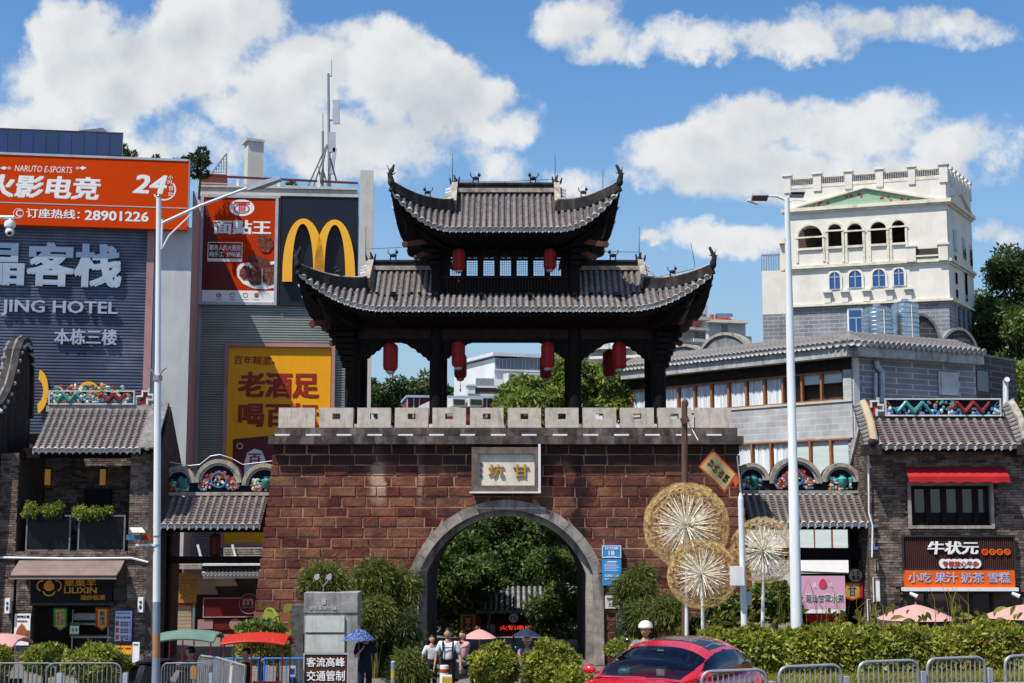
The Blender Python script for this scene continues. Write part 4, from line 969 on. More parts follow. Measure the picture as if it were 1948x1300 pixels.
HF = Face(-90,56.0,358,57.4)
def build_hotel():
  b = thing('hotel_building','tall grey-blue corrugated hotel block with steel lettering at the left edge','building',HF.p(150,1265)*1)
  mb = MB(); a0,a1,z1 = body(HF,mb,-90,425,356,425,6.0,0,-.25)
  mb.build('wall','render_white',b)
  corrugated(HF,-90,432,271,1150,'corr_blue',b,.125,.04,-.05)
  mb = MB(); HF.box(mb,272,432,286,1000,-.25,.12); mb.build('pink_pilaster','render_pink',b)
  mb = MB(); HF.box(mb,286.3,432,357,1060,-.25,.02); mb.build('white_pilaster','render_white',b)
  mb = MB(); HF.box(mb,-90,425,358,432,-.25,.2); mb.build('sign_soffit','concrete_pale',b)
  # pink return wall facing the gate, seen at the side
  mb = MB(); a1 = HF.sz(357,700)[0]; zz = HF.sz(357,362)[1]
  HF.boxs(mb,a1+.003,a1+.05,0,zz,-.12,-5.2); mb.build('pink_side_wall','render_pink',b)
  # steel letters
  txt(HF,'晶客栈',-36,461,232,545,'letter_steel',b,d=.05,t=.10,off=.035,name='letters')
  txt(HF,'JING HOTEL',2,572,224,603,'letter_steel',b,d=.05,t=.09,off=.02,name='letters')
  txt(HF,'本栋三楼',103,626,223,656,'letter_steel',b,d=.05,t=.08,off=.025,name='letters')
  # orange swirls of an old logo low on the sheet
  mb = MB(); HF.ring(mb,168,745,20,8,.06,.12,12,1.,10,170); HF.ring(mb,180,747,24,6,.06,.12,8,1.,-30,60); HF.ring(mb,70,745,22,10,.06,.12,10,2.,-80,80); mb.build('orange_logo','arch_yellow',b,kind='stuff')
  # big red-orange sign box
  s = thing('esports_sign','long orange-red rooftop sign board with white writing and phone number','sign',HF.p(150,430))
  F = HF
  mb = MB(); F.box(mb,-90,299,358,431,.25,.55); mb.build('board','sign_red',s)
  mb = MB(); F.box(mb,-90,294.5,358.5,298.8,.25,.58); F.box(mb,-90,388.5,357,390.5,.552,.56); mb.build('trim','frame_alu',s)
  mb = MB(); a1 = F.sz(358,365,.55)[0]; z0 = F.sz(358,431,.55)[1]; z1 = F.sz(358,303,.55)[1]; F.boxs(mb,a1,a1+.04,z0,z1,.24,.56); mb.build('side_return','corr_grey',s)
  d = .551
  txt(F,'NARUTO E-SPORTS',28,316,138,328,'letter_white',s,d=d,t=.004,off=.006,shear=.15)
  for sg,cx in ((-1,11),(1,154)):
    mb = MB(); F.ring(mb,cx-sg*6.5,320,3,1.2,d,d+.006,10); F.poly(mb,[(cx-sg*3,320),(cx+sg*3,316.5),(cx+sg*11,320),(cx+sg*3,323.5)],d,d+.006); mb.build('arrow_mark','letter_white',s)
  txt(F,'火影电竞',-28,334,192,378,'letter_white',s,d=d,t=.004,off=.035,shear=.12)
  txt(F,'24',252,333,318,369,'letter_white',s,d=d,t=.004,off=.03,shear=.2)
  txt(F,'小',320,334,329,342,'letter_white',s,d=d,t=.004,off=.01); txt(F,'时',319,343,328,351,'letter_white',s,d=d,t=.004,off=.01)
  txt(F,'营',321,354,330,363,'letter_white',s,d=d,t=.004,off=.01); txt(F,'业',320,365,329,373,'letter_white',s,d=d,t=.004,off=.01)
  mb = MB(); F.ring(mb,312,361,23,3,d,d+.006,16,.95,-150,40); mb.build('ring_mark','letter_white',s)
  txt(F,'订座热线：',50,398,152,416,'letter_white',s,d=d,t=.004,off=.02)
  txt(F,'28901226',161,402,283,421,'letter_white',s,d=d,t=.004,off=.025)
  mb = MB(); F.ring(mb,35,406,10,1,d,d+.006,20); mb.build('phone_ring','letter_white',s); txt(F,'C',30,399,41,413,'letter_white',s,d=d,t=.004,off=.02)
  # blue solar cladding standing on the roof
  p = thing('solar_panel_row','dark blue photovoltaic panels standing behind the orange-red sign','solar panels',HF.p(115,300,-1))
  PF = Face(-60,57.3,233,58.2)
  for i in range(12):
    x0 = -58+i*24.3; mb = MB();
    for (q0,q1) in ((246,290),(291,320)): PF.box(mb,x0,q0+i*.9,x0+23.6,q1+i*.6,0,.06)
    mb.build('panel','solar',p)
  mb = MB(); a,a2,z0,z1 = PF.rc(-60,240,233,320,0); PF.boxs(mb,a,a2,z0,z1-.15,-.12,-.02); mb.build('backing','metal_dark',p)
  mb = MB(); q = PF.p(150,251); r = PF.p(196,246,-1.2); mb.prism([q,r,r+V((0,1,.0)),q+V((0,1,0))],(0,0,.06)); mb.build('tilted_panel','frame_alu',p)
  return b
build_hotel()

MF = Face(375,62.2,706,62.9)
def build_mbuilding():
  b = thing('corrugated_building','grey corrugated building carrying the posters and big yellow letter','building',MF.p(530,1265)*1)
  mb = MB(); body(MF,mb,376,372,680,372,5.0,0,-.15); mb.build('wall','render_white',b)
  corrugated(MF,379,582,680,1075,'corr_grey',b,.11,.04,-.06)
  mb = MB(); MF.box(mb,681,324,706,1050,-.9,.25); mb.build('end_pier','concrete_pale',b)
  mb = MB(); a0,a1,z0,z1 = MF.rc(376,358,680,372); MF.boxs(mb,a0,a1,z1-.02,z1+.06,-.3,0.05); MF.boxs(mb,a0,a1,z0-.1,z1-.02,-.16,-.02); mb.build('coping','concrete_pale',b)
  # roof railing
  r = thing('roof_railing','long rusty-topped white railing along the roof behind the posters','railing',MF.p(530,370,-.2))
  mb = MB(); z1 = MF.sz(530,340)[1]; a0 = MF.sz(379,350)[0]; a1 = MF.sz(681,350)[0]; mb.bar(MF.w(a0,z1+.1,-.15),MF.w(a1,z1-.1,-.15),.09); mb.build('top_rail','rail_rust',r)
  for py in (352,361): mb = MB(); z = MF.sz(530,py)[1]; mb.bar(MF.w(a0,z+.05,-.15),MF.w(a1,z-.05,-.15),.05); mb.build('rail','frame_alu',r)
  for px in (452,530,606): mb = MB(); MF.box(mb,px-2.5,341,px+2.5,372,-.2,-.1); mb.build('rail_post','metal_white',r)
  # chimney pier
  c = thing('chimney_shaft','pale square rooftop shaft with a flat cap behind the railing','chimney',MF.p(485,372,-2.5))
  CF = Face(470,64.5,502,64.8); mb = MB(); CF.box(mb,471,268,501,372,-.8,0); mb.build('shaft','concrete_pale',c); mb = MB(); CF.box(mb,468.5,264,503.5,268.5,-.9,.1); mb.build('cap','concrete_pale',c)
  # red brick shed, mesh panel
  s = thing('roof_shed','small red brick shed with a slanting wire screen on the roof','shed',MF.p(405,366,-1)); SF = Face(378,63.4,431,63.6)
  mb = MB(); SF.box(mb,379,331,431,372,-1.0,0); mb.build('brick_wall','brick_roof_red',s)
  mb = MB()
  for k in range(7): x = 403+k*4.5; mb.bar(SF.p(x,330),SF.p(x,329-(k)*5.5),.03)
  mb.bar(SF.p(403,330),SF.p(431,292),.06); mb.bar(SF.p(431,331),SF.p(431,292),.06)
  for k in range(5): mb.bar(SF.p(405+k*5,328-k*6),SF.p(431,328-k*6),.02)
  mb.build('wire_screen','metal_grey',s)
  # noodle poster
  F = MF
  p = thing('noodle_poster','red framed poster with white characters and a plate of meat','poster',F.p(455,580))
  mb = MB(); F.box(mb,384,378,525,575,.04,.10); mb.build('panel','sign_red2',p)
  mb = MB(); F.frame(mb,379.5,371,528,580,.13,0,.14); mb.build('frame','frame_alu',p)
  mb = MB(); F.poly(mb,[(384,378),(388,378),(450,552),(384,552)],.101,.104); mb.build('shadow_wedge','sign_darkred',p)  # slanting cast shadow across the poster, painted as a darker red sheet
  mb = MB(); F.box(mb,384,553,525,575,.101,.107); mb.build('white_band','letter_white',p)
  mb = MB(); F.disc(mb,460,395.5,24,.101,.11,28,16.5); mb.build('logo_disc','letter_white',p)
  mb = MB(); F.ring(mb,460,397.5,15,2.4,.11,.118,20,.62); F.box(mb,445,384,475,386,.11,.118); F.box(mb,445,387.3,475,389,.11,.118)
  for k in range(4): F.box(mb,454+k*3.5,384,456+k*3.5,403,.118,.124)
  mb.build('logo_mark','sign_red2',p)
  txt(F,'面點王',406,419,516,446,'letter_white',p,d=.104,t=.006,off=.035)
  mb = MB(); F.frame(mb,395,461,461,498,.03,.105,.112); mb.build('text_box','letter_white',p)
  txt(F,'都市人的大厨房',398,466,458,477,'letter_white',p,d=.105,t=.01,off=.02); txt(F,'纯手工  好味道',398,479,458,489,'letter_white',p,d=.105,t=.01,off=.02)
  mb = MB(); F.box(mb,396,492,460,497,.105,.115); mb.build('caption_strip','letter_white',p)
  mb = MB(); F.poly(mb,[(450,512),(456,503),(470,500),(500,500),(524.5,497),(524.5,547),(505,551),(482,549),(462,540),(452,527)],.105,.112); mb.build('plate','letter_white',p)
  g = random.Random(3)
  def blob(pts,nm): mb = MB(); F.poly(mb,pts,.112,.135); mb.build(nm,'meat',p)
  blob([(456,515),(463,506),(474,506),(478,516),(474,532),(462,532),(455,524)],'meat_piece'); blob([(474,488),(480,483),(492,485),(500,492),(512,494),(514,502),(500,512),(482,508),(475,500)],'meat_piece')
  blob([(476,511),(488,507),(498,514),(497,542),(480,543),(472,534)],'meat_piece'); blob([(500,513),(512,504),(524,503),(524,538),(512,543),(499,536)],'meat_piece')
  blob([(489,449),(496,446),(512,450),(519,458),(519,470),(512,480),(500,481),(494,474),(490,462)],'meat_piece')
  for i,x in enumerate((416,442,467,488)):
    mb = MB(); F.ring(mb,x,562,5,1.2,.108,.112,12); F.box(mb,x-6,570,x+6,571,.108,.11); mb.build('badge','letter_red',p)
  txt(F,'100',412.5,560,419.5,564.5,'letter_red',p,d=.108,t=.004,off=.02); txt(F,'信',485,559,491,565,'letter_red',p,d=.108,t=.004,off=.02)
  # dark board with the double arch letter
  m = thing('arch_letter_board','dark navy board with a huge yellow double-arch letter M','sign',F.p(606,582))
  mb = MB(); F.box(mb,531,374,681,582,0,.12); mb.build('board','sign_navy',m)
  mb = MB(); F.frame(mb,531,374,681,582,.03,.121,.16); mb.build('edge_trim','metal_dark',m)
  def archleg(cx,o_l,o_r,i_l,i_r,yt_o,yt_i,yb_l,yb_r):
    # outer and inner elliptical outlines
    def pt(xl,xr,yt,yb,k):   # k 0..1 over the top
      c = (xl+xr)/2; r = (xr-xl)/2; th = math.pi*(1-k); s = max(math.sin(th),0)
      return (c+r*math.cos(th),yb-(yb-yt)*s**.78)
    n = 36
    for i in range(n):
      k0,k1 = i/n,(i+1)/n; q = []
      a = pt(o_l,o_r,yt_o,yb_l if k0 < .5 else yb_r,k0); b_ = pt(o_l,o_r,yt_o,yb_l if k1 <= .5 else yb_r,k1)
      c_ = pt(i_l,i_r,yt_i,yb_l if k1 <= .5 else yb_r,k1); d_ = pt(i_l,i_r,yt_i,yb_l if k0 < .5 else yb_r,k0)
      yield [a,b_,c_,d_]
  mb = MB()
  for args in ((575,537,617,555.5,596,416,426,536,529),(640,598,675.5,617,657,418,428,529,539)):
    for q in archleg(*args):
      vs = [F.p(x,y,.16) for x,y in q]+[F.p(x,y,.42) for x,y in q]; mb.hexa(vs,.5)
  mb.build('arch_letter','arch_yellow',m)
  # yellow wine billboard
  y = thing('yellow_billboard','tall yellow billboard with dark red slogan and pink surround','billboard',F.p(528,1000))
  mb = MB(); F.box(mb,430,660,627,1035,.02,.06); mb.build('panel','sign_yellow',y)
  mb = MB(); F.frame(mb,423,653,635,1042,.16,0,.2); mb.build('surround','render_pink',y)
  txt(F,'百年糊塗',446,677,517,694,'letter_red',y,d=.061,t=.01,off=.01,shear=.1); txt(F,'酒',517,688,522,693,'letter_red',y,d=.061,t=.01)
  txt(F,'老酒足',453,708,607,757,'letter_red',y,d=.061,t=.02,off=.035); txt(F,'喝百坛',453,767,607,813,'letter_red',y,d=.061,t=.02,off=.035)
  mb = MB(); F.poly(mb,[(443,836),(545,826),(545,960),(443,960)],.061,.075); mb.build('lower_panel','sign_darkred',y)
  mb = MB(); F.ring(mb,456,849,6,1.2,.076,.082,14); F.poly(mb,[(470,862),(484,854),(498,858),(505,875),(500,925),(464,925),(465,880)],.076,.082); mb.build('white_mark','letter_white',y)
  txt(F,'百',472,863,497,885,'letter_red',y,d=.083,t=.01,off=.02); txt(F,'年',472,890,497,912,'letter_red',y,d=.083,t=.01,off=.02)
  txt(F,'全国著名品牌酒业销售热线',440,1028,486,1031,'letter_white',y,d=.061,t=.01)
  # antenna mast
  a = thing('antenna_mast','grey telecom mast with panel antennas on the corrugated building','antenna',W(625,372,64.5))
  A = lambda x,yy,Y=64.5: W(x,yy,Y)
  mb = MB(); mb.cyl(A(627,372),A(624.5,140),.075,.06,8); mb.build('mast_tube','metal_grey',a,smooth=True)
  mb = MB(); mb.cyl(A(614,372),A(614,250),.055,n=8); mb.cyl(A(614.5,250),A(614.5,215),.02,n=5); mb.cyl(A(631,145),A(631,114),.018,n=5); mb.bar(A(625,145),A(631,145),.06); mb.build('side_tube','metal_grey',a,smooth=True)
  for (x,y0,y1,dx) in ((639,191,236,1.5),(632,252,290,0),(637,282,332,-6)):
    mb = MB(); mb.bar(A(x,y0),A(x+dx*1.,y1),.30 if dx > -5 else .16,.14); mb.build('panel_antenna','frame_alu',a)
    mb = MB(); mb.bar(A(626,y0+8),A(x,y0+8),.04); mb.bar(A(626,y1-6),A(x+dx,y1-6),.04); mb.build('antenna_bracket','metal_grey',a)
  mb = MB(); mb.bar(A(631,195),A(630,228),.12,.1); mb.build('panel_antenna','metal_white',a)
  for (p0,p1) in (((622,275),(578,372)),((624,275),(590,372)),((614,322),(628,372)),((606,318),(616,372)),((621,276),(604,372)),((640,345),(628,300))):
    mb = MB(); mb.cyl(A(*p0),A(p1[0],p1[1],63.8),.04,n=6); mb.build('brace','pole_dull',a)
  # small roof trees
  for (px,py,Y,r,n,lab,sd) in ((345,310,61,.55,700,'small round bush on the roof left of the shed',3),(380,312,61,.75,1000,'roof bush beside the red brick shed',4),(245,290,62,.5,320,'sparse grassy bush beside the blue solar panels',5),(294,303,61,.25,120,'tiny sprig just above the orange-red sign',6),(555,352,66,.35,200,'little sprig behind the railing near the mast',7)):
    c = W(px,py,Y); t = thing('roof_bush',lab,'bush',(c.x,c.y,c.z-1.6)); P,D,cc = lumps(c,(r,r,r*.75),6,r*.42,n,sd); leaves('foliage',P,.16,'leaf_dark',t,D=D,kind=None)
    mb = MB(); mb.tube([(c.x,c.y,c.z-1.6),(c.x+.05,c.y,c.z-.5),c],[.06,.05,.02],6)
    for q in cc[:6]: mb.tube([(c.x,c.y,c.z-.5),V(q)],[.02,.008],4)
    mb.build('stem','bark',t)
build_mbuilding()
# ------------------------------------------------------------------ right: white tower, grey curved block, far houses
mat('tower_white',(.70,.68,.635),(.60,.58,.54),ns=.8,rough=.9,bump=.1,dirt=(.45,.41,.34),dirtamt=.35,dirtscale=(.8,.8,.25))
mat('tower_trim',(.70,.66,.56),(.6,.56,.47),ns=2,rough=.85,dirt=(.25,.22,.19),dirtamt=.5,dirtscale=(1.5,1.5,4))
def brickmat(name,col,mort,bw,bh,rough=.85,rot=None,bump=.25):
  m = bpy.data.materials.new(name); m.use_nodes = True; N = m.node_tree.nodes; L = m.node_tree.links; b = N['Principled BSDF']; b.inputs['Roughness'].default_value = rough
  tc = N.new('ShaderNodeTexCoord'); sp = N.new('ShaderNodeSeparateXYZ'); L.new(tc.outputs['Object'],sp.inputs[0]); cb = N.new('ShaderNodeCombineXYZ')
  mu = N.new('ShaderNodeMath'); mu.operation = 'ADD'; L.new(sp.outputs[0],mu.inputs[0])
  my = N.new('ShaderNodeMath'); my.operation = 'MULTIPLY'; L.new(sp.outputs[1],my.inputs[0]); my.inputs[1].default_value = rot or 0; L.new(my.outputs[0],mu.inputs[1])
  L.new(mu.outputs[0],cb.inputs[0]); L.new(sp.outputs[2],cb.inputs[1])
  br = N.new('ShaderNodeTexBrick'); L.new(cb.outputs[0],br.inputs['Vector']); br.inputs['Scale'].default_value = 1; br.inputs['Brick Width'].default_value = bw; br.inputs['Row Height'].default_value = bh; br.inputs['Mortar Size'].default_value = bh*.07; br.inputs['Bias'].default_value = 0
  br.inputs['Color1'].default_value = (*lin(col),1); br.inputs['Color2'].default_value = (*[x*.8 for x in lin(col)],1); br.inputs['Mortar'].default_value = (*lin(mort),1)
  nz = N.new('ShaderNodeTexNoise'); nz.inputs['Scale'].default_value = .8; nz.inputs['Detail'].default_value = 7; L.new(tc.outputs['Object'],nz.inputs['Vector'])
  mr = N.new('ShaderNodeMapRange'); L.new(nz.outputs[0],mr.inputs[0]); mr.inputs[1].default_value = .35; mr.inputs[2].default_value = .7; mr.inputs[3].default_value = 1.1; mr.inputs[4].default_value = .72
  hs = N.new('ShaderNodeHueSaturation'); L.new(br.outputs[0],hs.inputs['Color']); L.new(mr.outputs[0],hs.inputs['Value']); L.new(hs.outputs[0],b.inputs['Base Color'])
  bp = N.new('ShaderNodeBump'); bp.inputs['Strength'].default_value = bump; bp.inputs['Distance'].default_value = .02; bp.invert = True; L.new(br.outputs['Fac'],bp.inputs['Height']); L.new(bp.outputs[0],b.inputs['Normal'])
  MATS[name] = m
brickmat('grey_brick_light',(.42,.43,.44),(.5,.51,.52),.9,.28,rot=-1.)
brickmat('grey_brick_mid',(.22,.23,.26),(.42,.43,.46),.8,.25,rot=-1.)
brickmat('grey_brick_dark',(.045,.045,.05),(.13,.13,.14),.8,.28,rot=-.5)
glassy('glass_blue',(.02,.07,.22)); glassy('glass_dark',(.012,.014,.018)); glassy('glass_grey',(.10,.13,.17),.1)
mat('curtain',(.74,.78,.82),(.46,.51,.57),ns=1.0,nv=(7,7,.15),rough=.8,lo=.4,hi=.6)
mat('blind',(.55,.62,.62),(.45,.52,.53),ns=1,nv=(.3,.3,10),rough=.6)
mat('frame_brown',(.33,.14,.06),(.25,.1,.045),ns=3,rough=.6)
mat('fascia_pale',(.42,.43,.43),(.28,.29,.29),ns=2,rough=.9,bump=.2,dirt=(.12,.12,.12),dirtamt=.7,dirtscale=(4,4,1))
mat('wall_pale',(.60,.61,.60),(.5,.51,.51),ns=.8,rough=.9,bump=.15,dirt=(.32,.31,.3),dirtamt=.5,dirtscale=(1.5,1.5,.3))
mat('mosaic_green',(.28,.42,.30),(.22,.36,.26),ns=6,rough=.7,rnd=.1)
mat('mosaic_red',(.45,.09,.05),ns=4,rough=.7)
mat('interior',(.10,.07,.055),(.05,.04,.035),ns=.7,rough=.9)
mat('steel',(.58,.61,.65),(.34,.37,.41),ns=1.5,rough=.28,metal=1.)
mat('ac_white',(.60,.60,.58),(.5,.5,.49),ns=3,rough=.6)
mat('gable_grey',(.26,.28,.28),(.13,.14,.145),ns=2.2,rough=.9,bump=.2,dirt=(.06,.065,.07),dirtamt=.6,dirtscale=(2,2,.8))
mat('door_white',(.55,.58,.62),ns=1,rough=.6)
mat('pipe',(.42,.48,.55),ns=2,rough=.5)

def archwin(F,parent,px,y_top,y_bot,w,fr='tower_trim',glass='glass_blue',depth=.25,frame_out=.08,muntin=True,name='window',fw=.14):
  """arched window: recess lining, pane, frame ring"""
  a0,a1,z0,zt = F.rc(px-w/2,y_top,px+w/2,y_bot,0); r = (a1-a0)/2; c = (a0+a1)/2; zs = zt-r
  fo = MB(); n = 12
  def arc(R,base=None): return [(c+R*math.cos(math.pi*i/n),zs+R*math.sin(math.pi*i/n)) for i in range(n+1)]
  O = [(c+r+fw,z0)]+arc(r+fw)+[(c-r-fw,z0)]; I = [(c+r,z0)]+arc(r)+[(c-r,z0)]
  for i in range(len(O)-1):
    q = [O[i],O[i+1],I[i+1],I[i]]; fo.hexa([F.w(a,z,-.02) for a,z in q]+[F.w(a,z,frame_out) for a,z in q],.5)
  o = fo.build(name,fr,parent)
  pn = MB(); poly = [(c+r,z0)]+arc(r)[1:-1]+[(c-r,z0)]
  pn.prism([F.w(a,z,.012) for a,z in poly],F.n*.012); pn.build('pane',glass,o)
  if muntin:
    mb = MB(); F.boxs(mb,c-.03,c+.03,z0,zt,.025,.05); F.boxs(mb,a0,a1,zs-.03,zs+.03,.025,.05); F.boxs(mb,a0,a1,z0,z0+.06,.025,.05); mb.build('glazing_bar','frame_alu',o)
  return o
TF = Face(1493,88.1,1805,85.0)
def build_tower():
  t = thing('white_tower','tall cream tower with arched loggia, green pediment and brick base','building',TF.p(1650,1265)*1)
  a0,a1,_,_ = TF.rc(1497,330,1805,700); F = TF
  corner = F.w(a1,0); sd = V((.61,1,0)).normalized()
  # side face frame
  class SF_(Face):
    def __init__(s,A,tt,ln): s.A = V((A.x,A.y,0)); s.t = tt; s.n = V((tt.y,-tt.x,0)); s.len = ln
  S = SF_(corner,sd,6.2); bl = F.w(a0,0); L_ = 6.2
  def slab(z0,z1,out,m,name,frame=0):
    mb = MB(); A = F.w(a0-out,0,out); B = corner+F.n*out+F.t*out; C = corner+sd*L_+F.t*out; D = F.w(a0-out,0)+sd*L_
    mb.hexa([p+V((0,0,z0)) for p in (A,B,C,D)]+[p+V((0,0,z1)) for p in (A,B,C,D)],.5); return mb.build(name,m,t)
  zt = F.sz(1650,350)[1]; zb = F.sz(1650,578)[1]; z_top = F.sz(1650,328)[1]
  # body with loggia openings on the front
  loz0 = F.sz(1620,470)[1]; loz1 = F.sz(1620,422)[1]
  lower = slab(zb,loz0-.0,0,'tower_white','wall')
  slab(0,zb-.02,-.06,'grey_brick_mid','brick_base'); slab(loz1+.45,zt,0,'tower_white','upper_wall')
  # band with arched openings: jambs + spandrels
  opens = [(1541,46,428),(1588,26,425),(1626,29,424),(1671,30,421),(1709,25,418)]
  mb = MB(); zz0,zz1 = loz0,loz1+.45; cur = a0; n = 10
  for px,w,yt in opens:
    x0,x1,_,zq = F.rc(px-w/2,yt,px+w/2,468); r = (x1-x0)/2; c = (x0+x1)/2; zs = min(zq,zz1-.08)-r
    F.boxs(mb,cur,x0,zz0,zz1,0,-.45,.5)
    for i in range(n):
      u0 = math.pi*i/n; u1 = math.pi*(i+1)/n; q = [(c+r*math.cos(u0),zs+r*math.sin(u0)),(c+r*math.cos(u0),zz1),(c+r*math.cos(u1),zz1),(c+r*math.cos(u1),zs+r*math.sin(u1))]
      mb.hexa([F.w(a,z,-.45) for a,z in q]+[F.w(a,z,0) for a,z in q],.5)
    cur = x1
  F.boxs(mb,cur,a1,zz0,zz1,0,-.45,.5)
  # other three walls of the loggia floor
  A = corner+F.n*-.45; mb.hexa([corner-F.t*.3-F.n*.45,corner-F.n*.45,corner+sd*L_,corner+sd*L_-F.t*.3,corner-F.t*.3-F.n*.45+V((0,0,0))]+[V((0,0,0))]*3) if False else None
  S.boxs(mb,.3,L_,zz0,zz1,0,-.3,.5); mb.build('loggia_wall','tower_white',t)
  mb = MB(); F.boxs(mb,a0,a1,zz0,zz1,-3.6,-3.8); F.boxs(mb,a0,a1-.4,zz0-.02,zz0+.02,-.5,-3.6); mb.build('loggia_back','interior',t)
  for px,w,yt in opens:
    x0,x1,_,zq = F.rc(px-w/2,yt,px+w/2,468); r = (x1-x0)/2; c = (x0+x1)/2; zs = zq-r-.05; mb = MB()
    for i in range(12):
      u0 = math.pi*i/12; u1 = math.pi*(i+1)/12; q = [(c+(r+.14)*math.cos(u0),zs+(r+.14)*math.sin(u0)),(c+(r+.14)*math.cos(u1),zs+(r+.14)*math.sin(u1)),(c+r*math.cos(u1),zs+r*math.sin(u1)),(c+r*math.cos(u0),zs+r*math.sin(u0))]
      mb.hexa([F.w(a,z,0) for a,z in q]+[F.w(a,z,.07) for a,z in q],.5)
    zb2 = F.sz(px,499)[1]
    for s0 in (x0-.14,x1): F.boxs(mb,s0,s0+.14,zb2,zs,0,.07)
    F.boxs(mb,x0-.2,x1+.2,zs-.06,zs+.04,.071,.11); F.boxs(mb,x0,x1,loz0-.06,loz0+.08,0,.13); mb.build('arch_surround','tower_trim',t)
  # mouldings
  def mould(py,h,out,m='tower_trim',nm='cornice'): z = F.sz(1650,py)[1]; slab(z-h/2,z+h/2,out,m,nm)
  mould(392,.22,.28); mould(397,.12,.14); mould(503,.18,.2); mould(508,.1,.1); mould(577,.14,.18,nm='drip_ledge')
  slab(zt,zt+.06,.02,'tower_trim','roof_line')
  # parapet: piers and lattice panels
  zp0 = zt+.06; zp1 = F.sz(1650,329)[1]; zpt = F.sz(1650,322)[1]
  piers = [(1491,1504),(1547,1562),(1607,1621),(1666,1680),(1728,1741),(1787,1803)]
  for i,(x0,x1) in enumerate(piers):
    s0,s1,_,_ = F.rc(x0,330,x1,360); mb = MB(); F.boxs(mb,s0,s1,zp0-.3,zpt-.1,-.3,.08); F.boxs(mb,s0-.1,s1+.1,zpt-.1,zpt+.05,-.38,.16); mb.build('parapet_pier','tower_white',t)
    if i < 5:
      e0 = s1; e1 = F.rc(piers[i+1][0],330,piers[i+1][1],360)[0]; mb = MB(); F.boxs(mb,e0,e1,zp0,zp0+.15,-.2,.02); F.boxs(mb,e0,e1,zp1-.1,zp1,-.2,.04); mb.build('parapet_rail','tower_trim',t)
      mb = MB(); k = 11
      for q in range(k+1): s = e0+(e1-e0)*q/k; F.boxs(mb,s-.02,s+.02,zp0+.15,zp1-.1,-.1,-.06)
      for q in range(1,5): z = zp0+.15+(zp1-zp0-.25)*q/5; F.boxs(mb,e0,e1,z-.02,z+.02,-.1,-.0601)
      mb.build('lattice_panel','ridge_black',t,kind='stuff')
  for i in range(7):
    s = .3+i*.95; mb = MB(); S.boxs(mb,s,s+.3,zp0-.3,zpt-.1,-.3,.06); S.boxs(mb,s-.06,s+.36,zpt-.1,zpt+.05,-.36,.1); mb.build('parapet_pier','tower_white',t)
  mb = MB(); S.boxs(mb,0,L_,zp0,zp1,-.2,0); mb.build('side_parapet','tower_white',t)
  # pediment on the front and side
  mb = MB(); z0 = F.sz(1510,391)[1]; zk = F.sz(1645,359)[1]; s0 = F.sz(1508,391)[0]; s1 = F.sz(1775,380)[0]; sm = F.sz(1645,360)[0]; zb_ = F.sz(1650,389)[1]
  mb.prism([F.w(s0,zb_,.02),F.w(s1,zb_,.02),F.w(sm,zk,.02)],F.n*.05); mb.build('pediment','mosaic_green',t)
  mb = MB(); mb.bar(F.w(s0-.1,zb_,.12),F.w(sm,zk+.03,.12),.25,.1); mb.bar(F.w(sm,zk+.03,.12),F.w(s1+.1,zb_,.12),.25,.1); mb.build('pediment_moulding','tower_trim',t)
  mb = MB()
  for k in range(16):
    u = random.uniform(.12,.88); h = (1-abs(u-.5)*2)*(zk-zb_)*random.uniform(.15,.75); q = F.w(s0+(s1-s0)*u,zb_+h,.07); mb.prism([q+F.t*.1*math.cos(a)+V((0,0,.1*math.sin(a))) for a in (0,1.2,2.5,3.8,5.1)],F.n*.01)
  mb.build('red_mosaic','mosaic_red',t,kind='stuff')
  mb = MB(); mb.bar(S.w(.4,zb_,.1),S.w(L_*.5,zk,.1),.2,.1); mb.bar(S.w(L_*.5,zk,.1),S.w(L_-.2,zb_,.1),.2,.1); mb.build('side_pediment','tower_trim',t)
  # lower arched windows with sill blocks
  for i,(px,w,yt,yb) in enumerate(((1588,20,518,552),(1627,24,515,549),(1672,24,513,547),(1710,19,511,545))): archwin(F,t,px,yt,yb,w,fr='tower_white')
  for px,yy in ((1574,553),(1607,552),(1648,550),(1692,548),(1728,547)): mb = MB(); F.box(mb,px-6,yy+4,px+6,yy+23,0,.12); F.box(mb,px-9,yy,px+8,yy+3.5,0,.3); mb.build('corbel','tower_white',t)
  # short balustrade at the right of the loggia
  mb = MB(); F.box(mb,1724,468,1742,498,0,.3); F.box(mb,1722,466,1744,469.5,.0,.36); F.box(mb,1785,464,1803,495,0,.3); F.box(mb,1782,461.5,1806,465,0,.36); F.box(mb,1742.5,485,1785,488,.05,.25); mb.build('balcony_wall','tower_white',t)
  mb = MB(); F.box(mb,1743,473,1785,485,.1,.14); mb.build('balcony_grille','interior',t)
  # side windows
  for s,py,w,h in ((1.6,450,.7,1.3),(3.9,455,.7,1.3),(5.6,460,.6,1.3),(1.6,523,.5,.7),(4.0,530,.6,1.8),(1.6,489,.5,.6),(1.6,553,.5,.5)):
    z = F.sz(1800,py)[1]; mb = MB(); S.boxs(mb,s-w/2-.08,s+w/2+.08,z-h/2-.08,z+h/2+.08,0,.04); o = mb.build('window','tower_trim',t); mb = MB(); S.boxs(mb,s-w/2,s+w/2,z-h/2,z+h/2,.041,.06); mb.build('pane','glass_dark',o)
  for k in range(4):
    s = 1.9+k*1.15; z = F.sz(1800,610)[1]; mb = MB(); S.boxs(mb,s-.35,s+.35,z-1.5,z+1.2,-.05,.02); o = mb.build('window','frame_alu',t); mb = MB(); S.boxs(mb,s-.26,s+.26,z-1.4,z+1.1,.021,.04); mb.build('pane','glass_grey',o)
